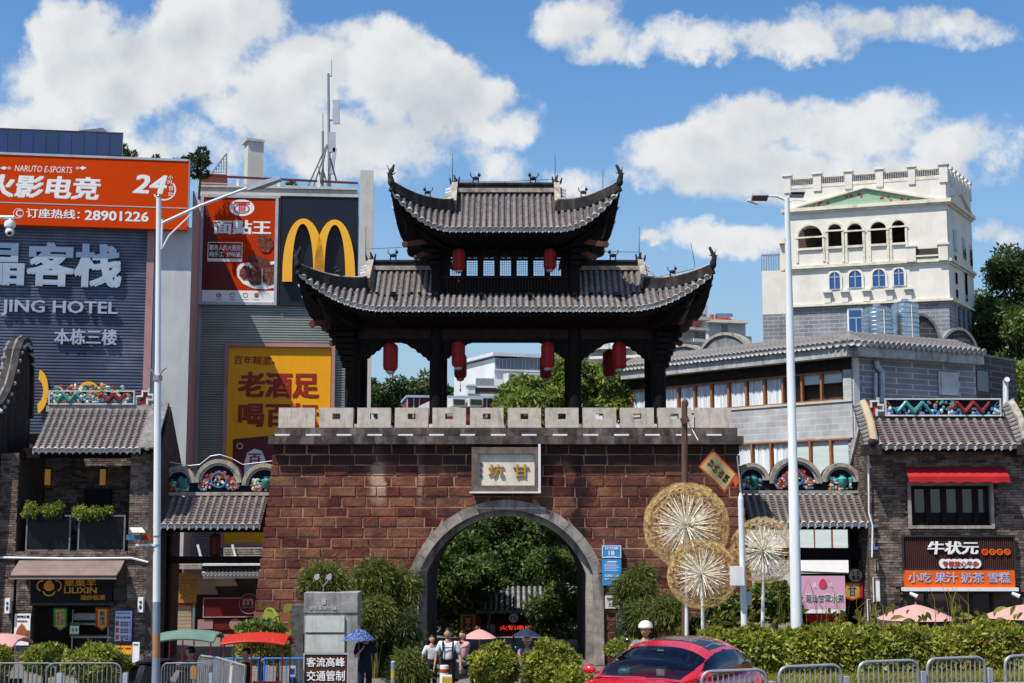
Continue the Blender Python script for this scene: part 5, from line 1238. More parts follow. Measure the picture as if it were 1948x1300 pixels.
  # window in brick base
  mb = MB(); F.box(mb,1612,586,1642,635,-.08,.02); o = mb.build('window','letter_white',t); mb = MB(); F.box(mb,1615,590,1639,633,.021,.04); mb.build('pane','glass_blue',o); mb = MB(); F.box(mb,1615,604,1639,606,.041,.06); F.box(mb,1628,606,1630,633,.041,.06); mb.build('glazing_bar','frame_alu',o)
  # left wing with terrace railing
  w = MB(); LF = Face(1449,89.6,1496,89.2); a,b_,z0,z1 = LF.rc(1450,515,1500,598); LF.boxs(w,a,b_+.3,z0,z1,0,-4); w.build('terrace_wing','tower_white',t)
  w = MB(); LF.boxs(w,a,b_+.3,0,z0-.01,0,-4); w.build('terrace_base','grey_brick_mid',t)
  w = MB(); zr = LF.sz(1470,486)[1]
  for k in range(12): s = a+(b_-a)*k/11; LF.boxs(w,s-.03,s+.03,z1,zr,-.1,-.04)
  LF.boxs(w,a,b_,zr,zr+.08,-.14,0); w.build('terrace_railing','metal_grey',t)
  w = MB(); F.box(w,1481,455,1494,463,-.5,.3); F.box(w,1484,463,1494,515,-.5,0); w.build('side_cornice','tower_trim',t)
build_tower()

# grey two-storey block with curtained windows
GL = Face(1197,72.5,1621,62.0,740);
def build_greyblock():
  t = thing('grey_curtain_building','long grey brick block with brown framed curtained windows behind the gate','building',GL.p(1400,1265)*1)
  F = GL; a0 = F.sz(1197,740)[0]; a1 = F.sz(1620,740)[0]
  zE = F.sz(1500,692)[1]; zS = F.sz(1500,770)[1]; zT = F.sz(1500,714)[1]; zL = F.sz(1500,839)[1]; zB = F.sz(1600,915)[1]; zq = F.sz(1580,1043)[1]
  RF = Face(1622,62.0,1860,65.5,740)
  c = F.w(a1,0); r1 = RF.w(RF.sz(1858,740)[0],0); back = V((4,12,0))
  def ring(z0,z1,m,nm,ins=0.):
    A = F.w(a0,0,-ins); B = F.w(a1,0,-ins)-F.t*ins; C = r1-RF.n*ins; D = C+V((-1,12,0)); E = F.w(a0,0)+V((6,10,0))
    mb = MB(); pts = [A,B,C,D,E]; mb.prism([p+V((0,0,z0)) for p in pts],V((0,0,z1-z0))); return mb.build(nm,m,t)
  ring(0,zB,'grey_brick_light','lower_wall',.0)
  # spandrel between storeys, window bands recessed
  mb = MB(); F.boxs(mb,a0,a1,zL,zS-.06,0,-.4); mb.build('spandrel_wall','grey_brick_light',t)
  mb = MB(); F.boxs(mb,a0-.05,a1+.02,zS-.06,zS+.03,-.3,.06); mb.build('window_sill','concrete_pale',t)
  mb = MB(); F.boxs(mb,a0,a1,zT,zE,0,-.4); mb.build('lintel_board','wood_dark',t)
  core = MB(); F.boxs(core,a0,a1,0,zE,-.45,-4); core.build('core','interior',t)
  def band(z0,z1,n,s0,s1,kinds,sub=None):
    for i in range(n):
      u0 = s0+(s1-s0)*i/n; u1 = s0+(s1-s0)*(i+1)/n
      mb = MB(); F.boxs(mb,u0-.05,u0+.05,z0,z1,-.12,.02); F.boxs(mb,u0+.05,u1-.05,z1-.07,z1,-.12,-.0); F.boxs(mb,u0+.05,u1-.05,z0,z0+.06,-.12,-.0); o = mb.build('window','frame_brown',t)
      k = kinds[i % len(kinds)]; mb = MB()
      if k == 'c':   # pleated curtain
        P = []; m_ = 26
        for j in range(m_+1): s = u0+.07+(u1-u0-.14)*j/m_; q = .04*math.sin(j*1.9)+.02*math.sin(j*.7); P.append([F.w(s,z0+.06,-.17+q),F.w(s,z1-.07,-.17+q)])
        mb.grid(P,.5,flip=True); mb.build('curtain','curtain',o,smooth='all')
      elif k == 'b': F.boxs(mb,u0+.06,u1-.06,z0+.8,z1-.07,-.17,-.14); mb.build('blind','blind',o)
      elif k == 'B': F.boxs(mb,u0+.06,u1-.06,z0+.06,z1-.07,-.17,-.14); mb.build('blind','blind',o)
      if k in 'dbc' and (k != 'c' or random.random() < .0):
        mb = MB(); F.boxs(mb,u0+.05,u1-.05,z0+.06,z1-.07,-.14,-.13); mb.build('pane','glass_dark' if k == 'd' else 'glass_grey',o) if k == 'd' else None
  band(zS+.03,zT,12,a0+.1,a1-.55,'cccccccccdbb');
  mb = MB(); F.boxs(mb,a1-.45,a1,zS,zT,-.4,0); mb.build('corner_pier','grey_brick_light',t)
  band(zB,zL,12,a0+.1,a1-.1,'cccccccccBBB')
  # lowest band behind the right archway
  z1b = F.sz(1580,1007)[1]; z0b = F.sz(1580,1043)[1]
  LB = Face(1440,66.5,1622,62.0,1020)
  F2 = F
  mb = MB(); s0 = F.sz(1515,1025)[0]; s1 = F.sz(1621,1025)[0]
  for k,(p0,p1) in enumerate(((1515,1550),(1553,1583),(1587,1621))):
    q0 = F.sz(p0,1025)[0]; q1 = F.sz(p1,1025)[0]; mb = MB(); F.boxs(mb,q0-.08,q1+.08,z0b-.08,z1b+.08,.0,.05); o = mb.build('window','frame_brown',t); mb = MB(); F.boxs(mb,q0,q1,z0b,z1b,.051,.08); mb.build('pane','blind',o)
    q = MB();
  mb = MB(); F.box(mb,1515,1065,1624,1088,0,.05); mb.build('lower_sill','letter_white',t)
  # fascia and tiles, left wing
  zf = zE; mb = MB(); mb.hexa([F.w(a0-.6,zf,.55),F.w(a1+.2,zf,.55),F.w(a1+.4,zf,-1),F.w(a0-.6,zf,-1),F.w(a0-.6,zf+.5,.55),F.w(a1+.2,zf+.5,.55),F.w(a1+.4,zf+.5,-1),F.w(a0-.6,zf+.5,-1)]); mb.build('fascia','fascia_pale',t)
  tile_slope(t,F.w(a0-.6,zf+1.25,-1.2),F.n*1.9+V((0,0,-.72)),F.t*(a1-a0-.15),50,r=.11,tile=.3,sag=0,drips=False)
  G = RF; b0 = 0; b1 = RF.sz(1855,690)[0]; zf2 = zf
  mb = MB(); G.boxs(mb,-.1,b1,zf2,zf2+.5,.55,-1.2); mb.build('fascia','fascia_pale',t)
  hub = (F.w(a1-.75,zf+1.25,-1.2)+G.w(.65,zf+1.25,-1.2))/2; e0 = F.w(a1-.75,zf+.53,.7); e1 = G.w(.65,zf+.53,.7); cm = c+V((0,0,zf+.53))+(F.n+G.n).normalized()*.85
  for k in range(7):
    u = (k+.5)/7; e = e0.lerp(cm,u*2) if u < .5 else cm.lerp(e1,u*2-1); st = F.w(a1-.75,zf+1.25,-1.2).lerp(G.w(.65,zf+1.25,-1.2),u); mb,ms = row_mesh([st,st.lerp(e,.5),e],.11,.3); mb.build('tile_row',ms,t,smooth='all')
  mb = MB(); mb.add([F.w(a1-.75,zf+1.22,-1.2),G.w(.65,zf+1.22,-1.2),e1,cm,e0],[(0,4,3,2,1)]); mb.build('corner_pan','tile_pan',t)
  tile_slope(t,G.w(.65,zf2+1.25,-1.2),G.n*1.9+V((0,0,-.72)),G.t*(b1-.65),22,r=.11,tile=.3,sag=0,drips=False)
  # right wing wall
  mb = MB(); G.boxs(mb,0,b1,0,zf2,0,-.4); mb.build('right_wing_wall','grey_brick_mid',t)
  mb = MB(); G.boxs(mb,.02,.35,0,zf2,.002,.06); mb.build('corner_strip','wall_pale',t)
  mb = MB(); G.box(mb,1786,708,1824,752,.01,.06); o = mb.build('door','frame_alu',t); mb = MB(); G.box(mb,1791,711,1822,752,.061,.09); mb.build('door_leaf','door_white',o)
  mb = MB(); p = lambda x,y,d=.15: G.p(x,y,d); mb.tube([p(1667,687),p(1668,697),p(1678,708),p(1678,765)],.13,8); mb.build('drain_pipe','pipe',t,smooth=True)
  mb = MB(); mb.tube([p(1666,710),p(1666,765)],.08,8); mb.build('drain_pipe','pipe',t,smooth=True)
  # dark annex at far right
  x = thing('dark_brick_annex','low dark brick annex beyond the grey block at the right edge','building',W(1890,1265,67)); DF = Face(1858,66,1935,69,740)
  mb = MB(); a,b_,z0,z1 = DF.rc(1858,683,1935,830); DF.boxs(mb,a,b_,0,z1,0,-6); mb.build('wall','grey_brick_dark',x)
  mb = MB(); DF.boxs(mb,a,b_,z1,z1+.1,-.4,.1); mb.build('coping','gable_grey',x)
  mb = MB(); DF.box(mb,1837+22,706,1880,745,.01,.05); mb.build('window','glass_dark',x)
  # roof objects: stainless tanks, air conditioner, wok-ear gables
  def tank(px,w,y0,y1,Y,lab):
    c = W(px,y1,Y); top = W(px,y0,Y).z; r = w/2/FPX*Y; o = thing('water_tank',lab,'water tank',(c.x,c.y,c.z-.6),'steel rooftop water tanks'); mb = MB(); prof = [(r*.96,-.6)]; n = 11; h = (top-c.z+.6)
    for i in range(n): z = -.6+h*.93*i/n; dz = h*.93/n; prof += [(r,z+dz*.1),(r*1.0,z+dz*.78),(r*.955,z+dz*.84),(r*.955,z+dz*.96)]
    prof += [(r*.97,h*.93-.6),(r*.7,h*.97-.6),(r*.2,h-.6)]
    mb.lathe((c.x,c.y,c.z),prof,40); mb.build('shell','steel',o,smooth=True); mb = MB(); mb.cyl((c.x,c.y,c.z+h-.62),(c.x,c.y,c.z+h-.5),r*.25,n=14); mb.build('lid','steel',o)
    mb = MB(); mb.tube([(c.x+r*.2,c.y-r-.03,c.z-.5),(c.x+r*.2,c.y-r-.03,c.z+h*.9-.6)],.025,5); mb.build('gauge_pipe','metal_white',o)
  tank(1670,57,583,655,69,'shorter steel water tank on the grey roof'); tank(1724,51,573,657,70,'taller steel water tank on the grey roof, partly behind the shorter')
  AF = Face(1565,66.5,1620,66.9,640); o = thing('air_conditioner','white rooftop air conditioner box beside the steel tanks','air conditioner',AF.p(1592,656)); mb = MB(); AF.box(mb,1568,637,1618,657,-1.2,0); mb.build('case','ac_white',o); mb = MB();
  AF.box(mb,1571,641,1587,654,.001,.02); mb.build('fan_grille','metal_dark',o); mb = MB()
  for k in range(5): AF.box(mb,1571,642.5+k*2.6,1587,643.2+k*2.6,.021,.04)
  for k in range(5): AF.box(mb,1573+k*3,641,1573.6+k*3,654,.0215,.0405)
  mb.build('grille_bars','ac_white',o)
  def wokgable(pts,Y0,Y1,lab,m='gable_grey'):
    F = Face(pts[0][0],Y0,pts[-1][0],Y1,650); o = thing('curved_gable',lab,'gable wall',F.p(sum(p[0] for p in pts)/len(pts),690));
    x0,x1 = pts[0][0],pts[-1][0]; mb = MB(); F.poly(mb,pts+[(x1,720),(x0,720)],-.4,0); mb.build('wall',m,o)
    mb = MB()
    for a,b in zip(pts[:-1],pts[1:]): mb.bar(F.p(a[0],a[1],-.2),F.p(b[0],b[1],-.2),.6,.14,r=.5)
    mb.build('coping','ridge_pale' if m == 'gable_grey' else 'gable_grey',o)
  def arc(cx,cy,rx,ry,a0,a1,n=14): return [(cx+rx*math.cos(math.radians(a0+(a1-a0)*i/n)),cy-ry*math.sin(math.radians(a0+(a1-a0)*i/n))) for i in range(n+1)]
  wokgable(arc(1307,690,42,32,180,45)+arc(1386,700,54,64,150,20),73,69,'weathered double-humped curved gable rising over the tiled roof')
  wokgable(arc(1472,690,28,29,180,0),71,70,'small rounded gable behind the street lamp pole')
  wokgable(arc(1676,690,32,58,160,90)+arc(1745,700,46,100,90,35)+arc(1818,700,40,73,140,0),72,73.5,'dark brick double-humped gable beside the steel tanks','grey_brick_dark')
build_greyblock()

# far houses
mat('house_white',(.62,.64,.66),(.54,.56,.58),ns=.7,rough=.85,dirt=(.38,.4,.42),dirtamt=.35,dirtscale=(.6,.6,.3))
mat('house_blue',(.30,.40,.55),(.26,.35,.5),ns=.7,rough=.85)
mat('frame_navy',(.05,.10,.22),ns=2,rough=.6)
def win(F,par,x0,y0,x1,y1,fr='frame_alu',gl='glass_dark',bars=1,name='window',d=0.):
  mb = MB(); F.box(mb,x0-.8,y0-.8,x1+.8,y1+.8,d-.05,d+.04); o = mb.build(name,fr,par); mb = MB(); F.box(mb,x0,y0,x1,y1,d+.041,d+.07); mb.build('pane',gl,o)
  mb = MB()
  for k in range(1,bars+1): x = x0+(x1-x0)*k/(bars+1); F.box(mb,x-.4,y0,x+.4,y1,d+.071,d+.09)
  mb.build('glazing_bar',fr,o); return o
def build_far():
  F = Face(935,118,1130,122,720); t = thing('apartment_house','white far house with glazed top storey seen under the pavilion roof','building',F.p(1030,800))
  mb = MB(); body(F,mb,941,703,1130,703,9,0); mb.build('wall','house_white',t); mb = MB(); F.box(mb,938,675,1130,681,-8,.4); F.box(mb,941,681,946,704,-7,0); mb.build('roof_slab','house_white',t)
  mb = MB(); F.box(mb,944,681,1080,704,-6,-3); mb.build('top_floor_interior','interior',t)
  for k in range(5): win(F,t,943+k*22,683,963+k*22,702,'frame_alu','glass_grey',2)
  mb = MB(); F.box(mb,1000,712,1128,716,0,.6); F.box(mb,941,706,1130,709,0,.3); mb.build('ledge','house_white',t)
  for x in (1075,1098): win(F,t,x,720,x+14,734)
  L = Face(888,112,1000,113,740); t = thing('low_white_house','low white terrace house with lattice parapet left of the glazed one','building',L.p(940,800))
  mb = MB(); body(L,mb,889,748,990,748,8,0); mb.build('wall','house_white',t)
  for x in (890,955): mb = MB(); L.box(mb,x,733,x+14,749,-.5,.2); L.box(mb,x-2,731,x+16,734,-.6,.3); mb.build('parapet_pier','house_white',t)
  mb = MB(); L.box(mb,904,738,955,750,-.3,0); mb.build('parapet_lattice','interior',t); mb = MB(); L.box(mb,903,734.5,956,738,-.4,.1); mb.build('parapet_rail','house_white',t)
  mb = MB(); L.box(mb,907,720,940,734,-2.5,-2); mb.build('roof_water_panel','metal_grey',t); mb = MB(); L.box(mb,940,722,966,733,-3,-2); mb.build('roof_room','house_white',t)
  def ac(px0,y0,px1,y1,Y,lab,n=1):
    AF = Face(px0,Y,px1,Y+.3,y0); o = thing('air_conditioner',lab,'air conditioner',AF.p((px0+px1)/2,y1)); mb = MB(); AF.box(mb,px0,y0,px1,y1,-1,0); mb.build('case','ac_white',o); mb = MB()
    k = 6
    for i in range(k): yy = y0+3+(y1-y0-5)*i/k; AF.box(mb,px0+2,yy,px1-2,yy+1.2,.001,.03)
    mb.build('louvre','metal_dark',o)
  ac(967,710,984,733,110,'tall white air conditioner before the glazed far house'); ac(893,757,919,773,96,'large air conditioner with white louvres, right of the awning'); ac(861,757,886,773,96,'large air conditioner with white louvres, right behind the second post')
  # low blue-framed roof with brick panels
  B = Face(773,100,950,101,760); t = thing('blue_framed_shed','low brick shed with pale blue roof frame beyond the merlons','shed',B.p(860,790))
  mb = MB(); B.box(mb,775,757,950,800,-5,0); mb.build('wall','brick_roof_red',t)
  mb = MB(); B.box(mb,773,753,950,757,-5,.4)
  for x in (774,786,797,925,938,946): B.box(mb,x,757,x+2,795,0,.2)
  mb.build('blue_frame','house_blue',t); t2 = thing('white_awning','white pitched awning in front of the brick shed','awning',B.p(830,790,2)); mb = MB(); mb.prism([B.p(795,775,2),B.p(838,755,2),B.p(860,764,2),B.p(872,775,2),B.p(860,792,2),B.p(798,792,2)],B.n*1.2); mb.build('canopy','metal_white',t2)
  # right far houses
  A = Face(1262,104,1345,106,620); t = thing('stepped_white_house','white far house with balconies just right of the pavilion eave','building',A.p(1300,760))
  mb = MB(); body(A,mb,1262,608,1340,608,7,0); mb.build('wall','house_white',t); mb = MB(); A.box(mb,1290,578,1346,600,-4,0); mb.build('roof_room','house_white',t)
  mb = MB(); A.box(mb,1262,600,1352,606,-4,1.); A.box(mb,1262,622,1350,626,-4,1.2); mb.build('balcony_slab','tower_trim',t); win(A,t,1324,627,1342,645,gl='glass_dark'); win(A,t,1336,598,1342,612)
  mb = MB(); A.box(mb,1320,645,1350,651,0,1.2); mb.build('balcony','house_white',t)
  C = Face(1343,112,1430,113,630); t = thing('blue_shaded_house','pale blue far house with a roof water heater left of the tower','building',C.p(1385,760))
  mb = MB(); body(C,mb,1347,614,1418,614,8,0); mb.build('wall','house_white',t); mb = MB(); C.box(mb,1344,609,1424,614,-8,.8); mb.build('roof_slab','tower_trim',t)
  win(C,t,1374,619,1384,633,fr='frame_alu',gl='glass_grey'); win(C,t,1357,637,1361,641)
  mb = MB(); q0 = C.p(1362,603,-1); q1 = C.p(1392,603,-1); mb.cyl(q0,q1,.28,n=14); mb.build('water_heater','steel',t,smooth=True); mb = MB(); C.box(mb,1364,606,1392,609,-1.5,-.5); C.box(mb,1354,598,1358,609,-1.5,-1); mb.build('heater_frame','mosaic_red',t)
  mb = MB(); C.box(mb,1418,640,1430,660,-3,.2); mb.build('green_balcony','frame_alu',t)
  D = Face(1095,108,1260,106,690); t = thing('terraced_far_house','white far house with ledges seen between the third and fourth posts','building',D.p(1180,790))
  mb = MB(); body(D,mb,1097,662,1262,662,8,0); mb.build('wall','house_white',t); mb = MB(); D.box(mb,1120,676,1262,681,0,.8); D.box(mb,1120,708,1262,711,0,.6); D.box(mb,1090,658,1200,664,-3,1); mb.build('ledge','tower_trim',t)
  for x,y in ((1103,668),(1191,684),(1240,684),(1216,684),(1103,690),(1160,715),(1190,720)): win(D,t,x,y,x+15,y+16)
build_far()
# ------------------------------------------------------------------ old brick shops and the arch-topped links beside the gate
mat('old_brick',(.17,.125,.105),(.085,.066,.06),ns=2.5,rough=.92,bump=.4,rnd=.5,dirt=(.36,.31,.27),dirtamt=.5,dirtscale=(2,2,2))
mat('old_brick_bed',(.09,.075,.065),(.05,.04,.038),ns=3,rough=.95)
mat('plaster_white',(.52,.51,.48),(.4,.39,.37),ns=3,rough=.9,dirt=(.15,.14,.13),dirtamt=.6,dirtscale=(4,4,1.5))
mat('glaze_blue',(.06,.20,.42),(.04,.13,.3),ns=8,rough=.35,rnd=.4); mat('glaze_teal',(.05,.30,.27),(.03,.2,.2),ns=8,rough=.35,rnd=.4)
mat('glaze_red',(.30,.05,.03),(.2,.03,.02),ns=8,rough=.4,rnd=.4); mat('glaze_orange',(.40,.15,.04),(.3,.1,.03),ns=8,rough=.4,rnd=.4)
mat('glaze_white',(.55,.56,.55),(.4,.42,.44),ns=8,rough=.4,rnd=.3); mat('panel_ink',(.012,.016,.03),ns=3,rough=.6)
mat('black_paint',(.012,.012,.013),ns=3,rough=.55); mat('awning_brown',(.22,.165,.15),(.17,.13,.12),ns=1.5,rough=.9,dirt=(.10,.08,.075),dirtamt=.4,dirtscale=(2,2,2))
mat('lamp_amber',(.45,.27,.06),(.35,.2,.04),ns=9,nv=(1,1,6),rough=.6,emit=((.8,.45,.1),.12)); mat('orange_text',(.75,.32,.03),ns=2,rough=.5)
mat('awning_red',(.42,.02,.03),(.33,.015,.02),ns=2,rough=.8); mat('orange_board',(.66,.10,.008),(.6,.085,.008),ns=1,rough=.5,emit=((1,.2,.02),.05))
mat('smoked',(.006,.007,.009),rough=.4,spec=.25); mat('lilac',(.46,.46,.62),ns=2,rough=.5); mat('slat_brown',(.075,.035,.03),ns=3,rough=.7); mat('pink_board',(.62,.33,.46),(.58,.3,.43),ns=.7,rough=.6)
mat('green_dark',(.02,.07,.045),ns=2,rough=.6); mat('glass_shop',(.03,.035,.045),ns=1,rough=.08,spec=.8); mat('wood_sign',(.42,.20,.06),(.34,.15,.045),ns=3,nv=(1,1,5),rough=.7)
mat('shutter',(.42,.34,.24),(.36,.29,.2),ns=2,rough=.6); mat('flag_yellow',(.62,.40,.05),(.5,.32,.04),ns=3,rough=.8,transl=.2); mat('flag_green',(.04,.22,.07),ns=3,rough=.8); mat('flag_red',(.5,.06,.015),(.4,.04,.01),ns=3,rough=.8,transl=.2)
mat('roast',(.42,.13,.03),(.2,.05,.02),ns=5,rough=.5); mat('board_blue',(.5,.54,.7),(.42,.46,.62),ns=1,rough=.5)
mat('ink_blue',(.03,.05,.25),ns=2,rough=.6); mat('peach',(.6,.05,.1),(.5,.04,.08),ns=2,rough=.4)
def YZ(mb,x0,x1,poly,r=None):   # poly of (y,z) extruded along x
  mb.prism([(x0,y,z) for y,z in poly],(x1-x0,0,0),r)
def cluster(F,x0,y0,x1,y1,mats,par,n,s,d=.06,name='glazed_relief'):
  for m in mats:
    mb = MB()
    for i in range(n//len(mats)):
      x = random.uniform(x0,x1); y = random.uniform(y0,y1); mb.ball(F.p(x,y,d),s*random.uniform(.5,1.3),s*.6,s*random.uniform(.5,1.2),6,4)
    mb.build(name,m,par,kind='stuff',smooth=True)
def dragon(F,pts,m,par,r=.075,d=.09):
  P = [F.p(x,y,d) for x,y in pts]; n = len(P); mb = MB(); mb.tube(P,[r*(.55+.45*math.sin(math.pi*i/(n-1))) for i in range(n)],7); mb.build('dragon_body',m,par,smooth=True)
def sinu(x0,x1,yc,amp,cyc,n=64,ph=0): return [(x0+(x1-x0)*i/n+1.5*math.sin(4*math.pi*cyc*i/n),yc+amp*math.sin(2*math.pi*cyc*i/n+ph)) for i in range(n+1)]
def frieze(par,F,x0,y0,x1,y1):
  mb = MB(); F.box(mb,x0,y0,x1,y1,-.15,.0); mb.build('frieze_back','panel_ink',par)
  mb = MB(); F.frame(mb,x0,y0,x1,y1,.045,0,.1); mb.build('frieze_frame','glaze_white',par)
  w = x1-x0; h = y1-y0; yc = (y0+y1)/2
  dragon(F,sinu(x0+w*.07,x0+w*.40,yc,h*.26,2.3),'glaze_teal',par); dragon(F,sinu(x0+w*.58,x0+w*.90,yc,h*.26,2.3,ph=3),'glaze_red',par)
  for x,m,s in ((x0+w*.05,'glaze_orange',-1),(x0+w*.94,'glaze_teal',1)):
    mb = MB()
    for k in range(5): a = -.9+k*.45; q = F.p(x-s*3,yc+3,.05); mb.bar(q,q+F.t*(s*.28*math.cos(a))+V((0,0,.28*math.sin(a)+.02)),.05,.02)
    mb.build('dragon_tail',m,par)
  cluster(F,x0+4,yc+h*.05,x1-4,y1-4,('glaze_blue','glaze_white','glaze_blue'),par,66,.075); cluster(F,x0+w*.35,y0+5,x0+w*.65,yc+3,('glaze_teal','glaze_blue','glaze_orange'),par,30,.07)
def meander(par,F,x0,y0,x1,y1,red=True):
  if red: mb = MB(); F.box(mb,x0+(x1-x0)*.25,y0+8,x1-(x1-x0)*.3,y1-1,-.1,.0); mb.build('meander_red','glaze_red',par)
  mb = MB(); w = x1-x0; h = y1-y0
  for (a,b,c,d) in ((0,.5,.08,1),(0,.45,.4,.55),(.35,.2,.43,.55),(.35,.15,.75,.25),(.68,.0,.78,.4),(.68,.35,1,.45),(.92,.35,1,.75),(.6,.65,1,.75),(.6,.6,.7,1)):
    F.box(mb,x0+w*a,y0+h*b,x0+w*c,y0+h*d,-.1,.05+.01*random.random())
  mb.build('meander_ornament','glaze_white',par,kind='stuff')
def lattice_door(*a): pass

def build_left_shop():
  Y0 = 45.7; t = thing('old_brick_shop_left','old dark brick shop with balcony and tiled roof left of the gate','building',W(150,1262,Y0))
  F = Face(-60,Y0,300,Y0,1000); Fb = Face(-60,48.6,320,48.6,1000)
  xr = W(285,1000,Y0).x; xl = W(-40,1000,Y0).x
  zr = W(136,777,46.76).z; ze = W(107,856,45.2).z
  # back wall of the recess
  mb = MB(); a0,a1,z0,z1 = Fb.rc(36,860,262,1062); Fb.boxs(mb,a0-.5,a1+.5,z0,z1+.6,-.12,0); mb.build('recess_wall','old_brick_bed',t)
  bricks(Fb,40,862,262,1055,'old_brick',t,d=.03,holes=((157,929,213,1000),))
  win(Fb,t,160,931,210,1000,fr='black_paint',gl='black_paint',bars=0,d=.03)
  for px in (90,195):
    l = thing('wall_lamp','amber tube wall lamp in the balcony, %s one' % ('left' if px < 100 else 'right'),'lamp',Fb.p(px,924,.1),'amber wall lamps of the balcony'); mb = MB(); c = Fb.p(px,923,.22); h = Fb.p(px,893,.22).z-c.z; mb.cyl(c,c+V((0,0,h)),.095,n=12); mb.build('shade','lamp_amber',l,smooth=True)
    mb = MB(); mb.cyl(c+V((0,0,h)),c+V((0,0,h+.05)),.11,n=12); mb.bar(c+V((0,.22,h*.5)),c+V((0,0,h*.5)),.05); mb.build('bracket','black_paint',l)
  # floor slab, piers
  for (x0,x1,nm) in ((-60,29,'left'),(243,285,'right')):
    mb = MB(); F.box(mb,x0,862,x1,1290,-1.2,-.05); a0,a1,z0,z1 = F.rc(x0,862,x1,1290); mb.build('pier_core','old_brick_bed',t)
    bricks(F,x0,862,x1-.5,1262,'old_brick',t,d=0,name='pier_bricks')
  mb = MB(); a0,a1,z0,z1 = F.rc(29,1049,243,1064); F.boxs(mb,a0,a1,z0,z1,-3.0,-.06); mb.build('balcony_slab','old_brick_bed',t); bricks(F,29,1049,243,1063,'old_brick',t)
  mb = MB(); a0,a1,z0,z1 = F.rc(29,858,243,870); F.boxs(mb,a0,a1,z0-.02,z1+.1,-.5,-.1); mb.build('eave_beam','wood_black',t)
  # side reveal walls
  for px in (29,243): a = F.sz(px,950)[0]; mb = MB(); s = 1 if px > 100 else -1; F.boxs(mb,a+(0 if s > 0 else -.25),a+(.25 if s > 0 else 0),F.sz(px,1062)[1],F.sz(px,860)[1],-3.0,-1.2); mb.build('reveal_wall','old_brick_bed',t)
  # balustrade
  for (x0,x1) in ((49,134),(148,238)):
    mb = MB(); F.frame(mb,x0,980,x1,1049,.05,-.2,-.13); o = mb.build('balustrade_frame','pole_dull',t); mb = MB(); F.box(mb,x0+4,985,x1-4,1045,-.18,-.16); mb.build('glass_sheet','smoked',o)
  # planters with trailing plants
  for (px,py,w,lab,sd) in ((86,972,46,'left trailing planter on the balcony rail',11),(180,976,38,'right trailing planter on the balcony rail',12)):
    p = thing('balcony_planter',lab,'planter',F.p(px,985,-.05),'planters on the balcony rail'); mb = MB(); F.box(mb,px-w*.7,978,px+w*.7,988,-.12,.1); mb.build('trough','black_paint',p)
    c = F.p(px,py,0); P,D,cc = lumps(c,(w/59*.95,.28,.22),14,.2,1500,sd); leaves('foliage',P,.085,'leaf_bright',p,D=D,droop=.5,kind=None,elong=1.5)
    P,D,cc = lumps(F.p(px-w*.6,py-6,0),(.3,.2,.3),5,.16,260,sd+5); leaves('trailing_shoots',P,.08,'leaf_yellow',p,D=D,droop=.4,kind=None,elong=1.5)
  # roof
  x0 = W(62,856,45.2).x; x1 = W(268,856,45.2).x
  tile_slope(t,(x0,46.76,zr),(0,-1.56,ze-zr),(x1-x0,0,0),16,r=.075,tile=.2,sag=.04)
  mb = MB(); mb.hexa([(x0,45.25,ze-.12),(x1+.5,45.25,ze-.12),(x1+.5,48.3,ze-.12),(x0,48.3,ze-.12),(x0,46.7,zr-.16),(x1+.5,46.7,zr-.16),(x1+.5,46.9,zr-.16),(x0,46.9,zr-.16)]); mb.build('roof_deck','wood_black',t)
  mb = MB(); mb.quad((x0,46.9,zr),(x1+.4,46.9,zr),(x1+.4,48.4,ze),(x0,48.4,ze)); mb.build('rear_slope','tile_pan',t)
  mb = MB(); mb.box(x0-.1,x1+.4,46.65,46.95,zr-.12,zr+.08); mb.build('ridge_bed','ridge_pale',t)
  R = Face(60,46.7,300,46.7,760); frieze(t,R,92,743,256,770); cluster(R,105,735,235,748,('glaze_orange','glaze_teal','glaze_red','glaze_white'),t,60,.085); cluster(R,95,748,250,768,('glaze_orange','glaze_red','glaze_teal','glaze_white'),t,90,.08)
  meander(t,R,257,738,292,770)
  # right gable wall (shaded side) and verge tiles
  gx_ = W(287,900,45.6).x; mb = MB(); YZ(mb,gx_-.05,gx_+.3,[(45.65,0),(45.65,ze-.05),(46.76,zr+.05),(48.6,ze-.4),(48.6,0)],.5); mb.build('gable_wall','old_brick_bed',t)
  for s,(ya,za,yb,zb) in enumerate(((46.76,zr+.12,45.25,ze+.06),(46.76,zr+.12,48.7,ze-.35))):
    for q in range(10 if s == 0 else 9):
      k0 = q/(10 if s == 0 else 9); k1 = k0+.095; a = V((gx_-.05,ya+(yb-ya)*k0,za+(zb-za)*k0+.04)); b = V((gx_-.05,ya+(yb-ya)*k1,za+(zb-za)*k1-.02)); mb = MB(); mb.bar(a,b,.55,.1); mb.ball(b+V((0.0,-.03 if s == 0 else 0,-.02)),.085,.06,.07,8,5); mb.build('verge_tile','tile',t)
  # wok-ear horn of the gable at far left
  h = thing('wok_ear_gable','tall black tiled wok-ear gable horn at the left edge','gable wall',(W(30,900,46).x,46.5,0))
  xh = W(56,700,48.0).x; zz = lambda py,Y: W(50,py,Y).z
  prof = [(45.3,zz(778,45.3)),(45.7,zz(765,45.7)),(46.2,zz(742,46.2)),(46.6,zz(705,46.6)),(46.85,zz(672,46.85)),(47.15,zz(655,47.15)),(47.5,zz(650,47.5)),(47.9,zz(660,47.9)),(48.15,zz(690,48.15)),(48.25,zz(740,48.25)),(48.3,zz(800,48.3))]
  mb = MB(); YZ(mb,xh-.3,xh,[(45.5,0)]+prof+[(48.3,0)],.5); mb.build('wall','ridge_black',h)
  mb = MB()
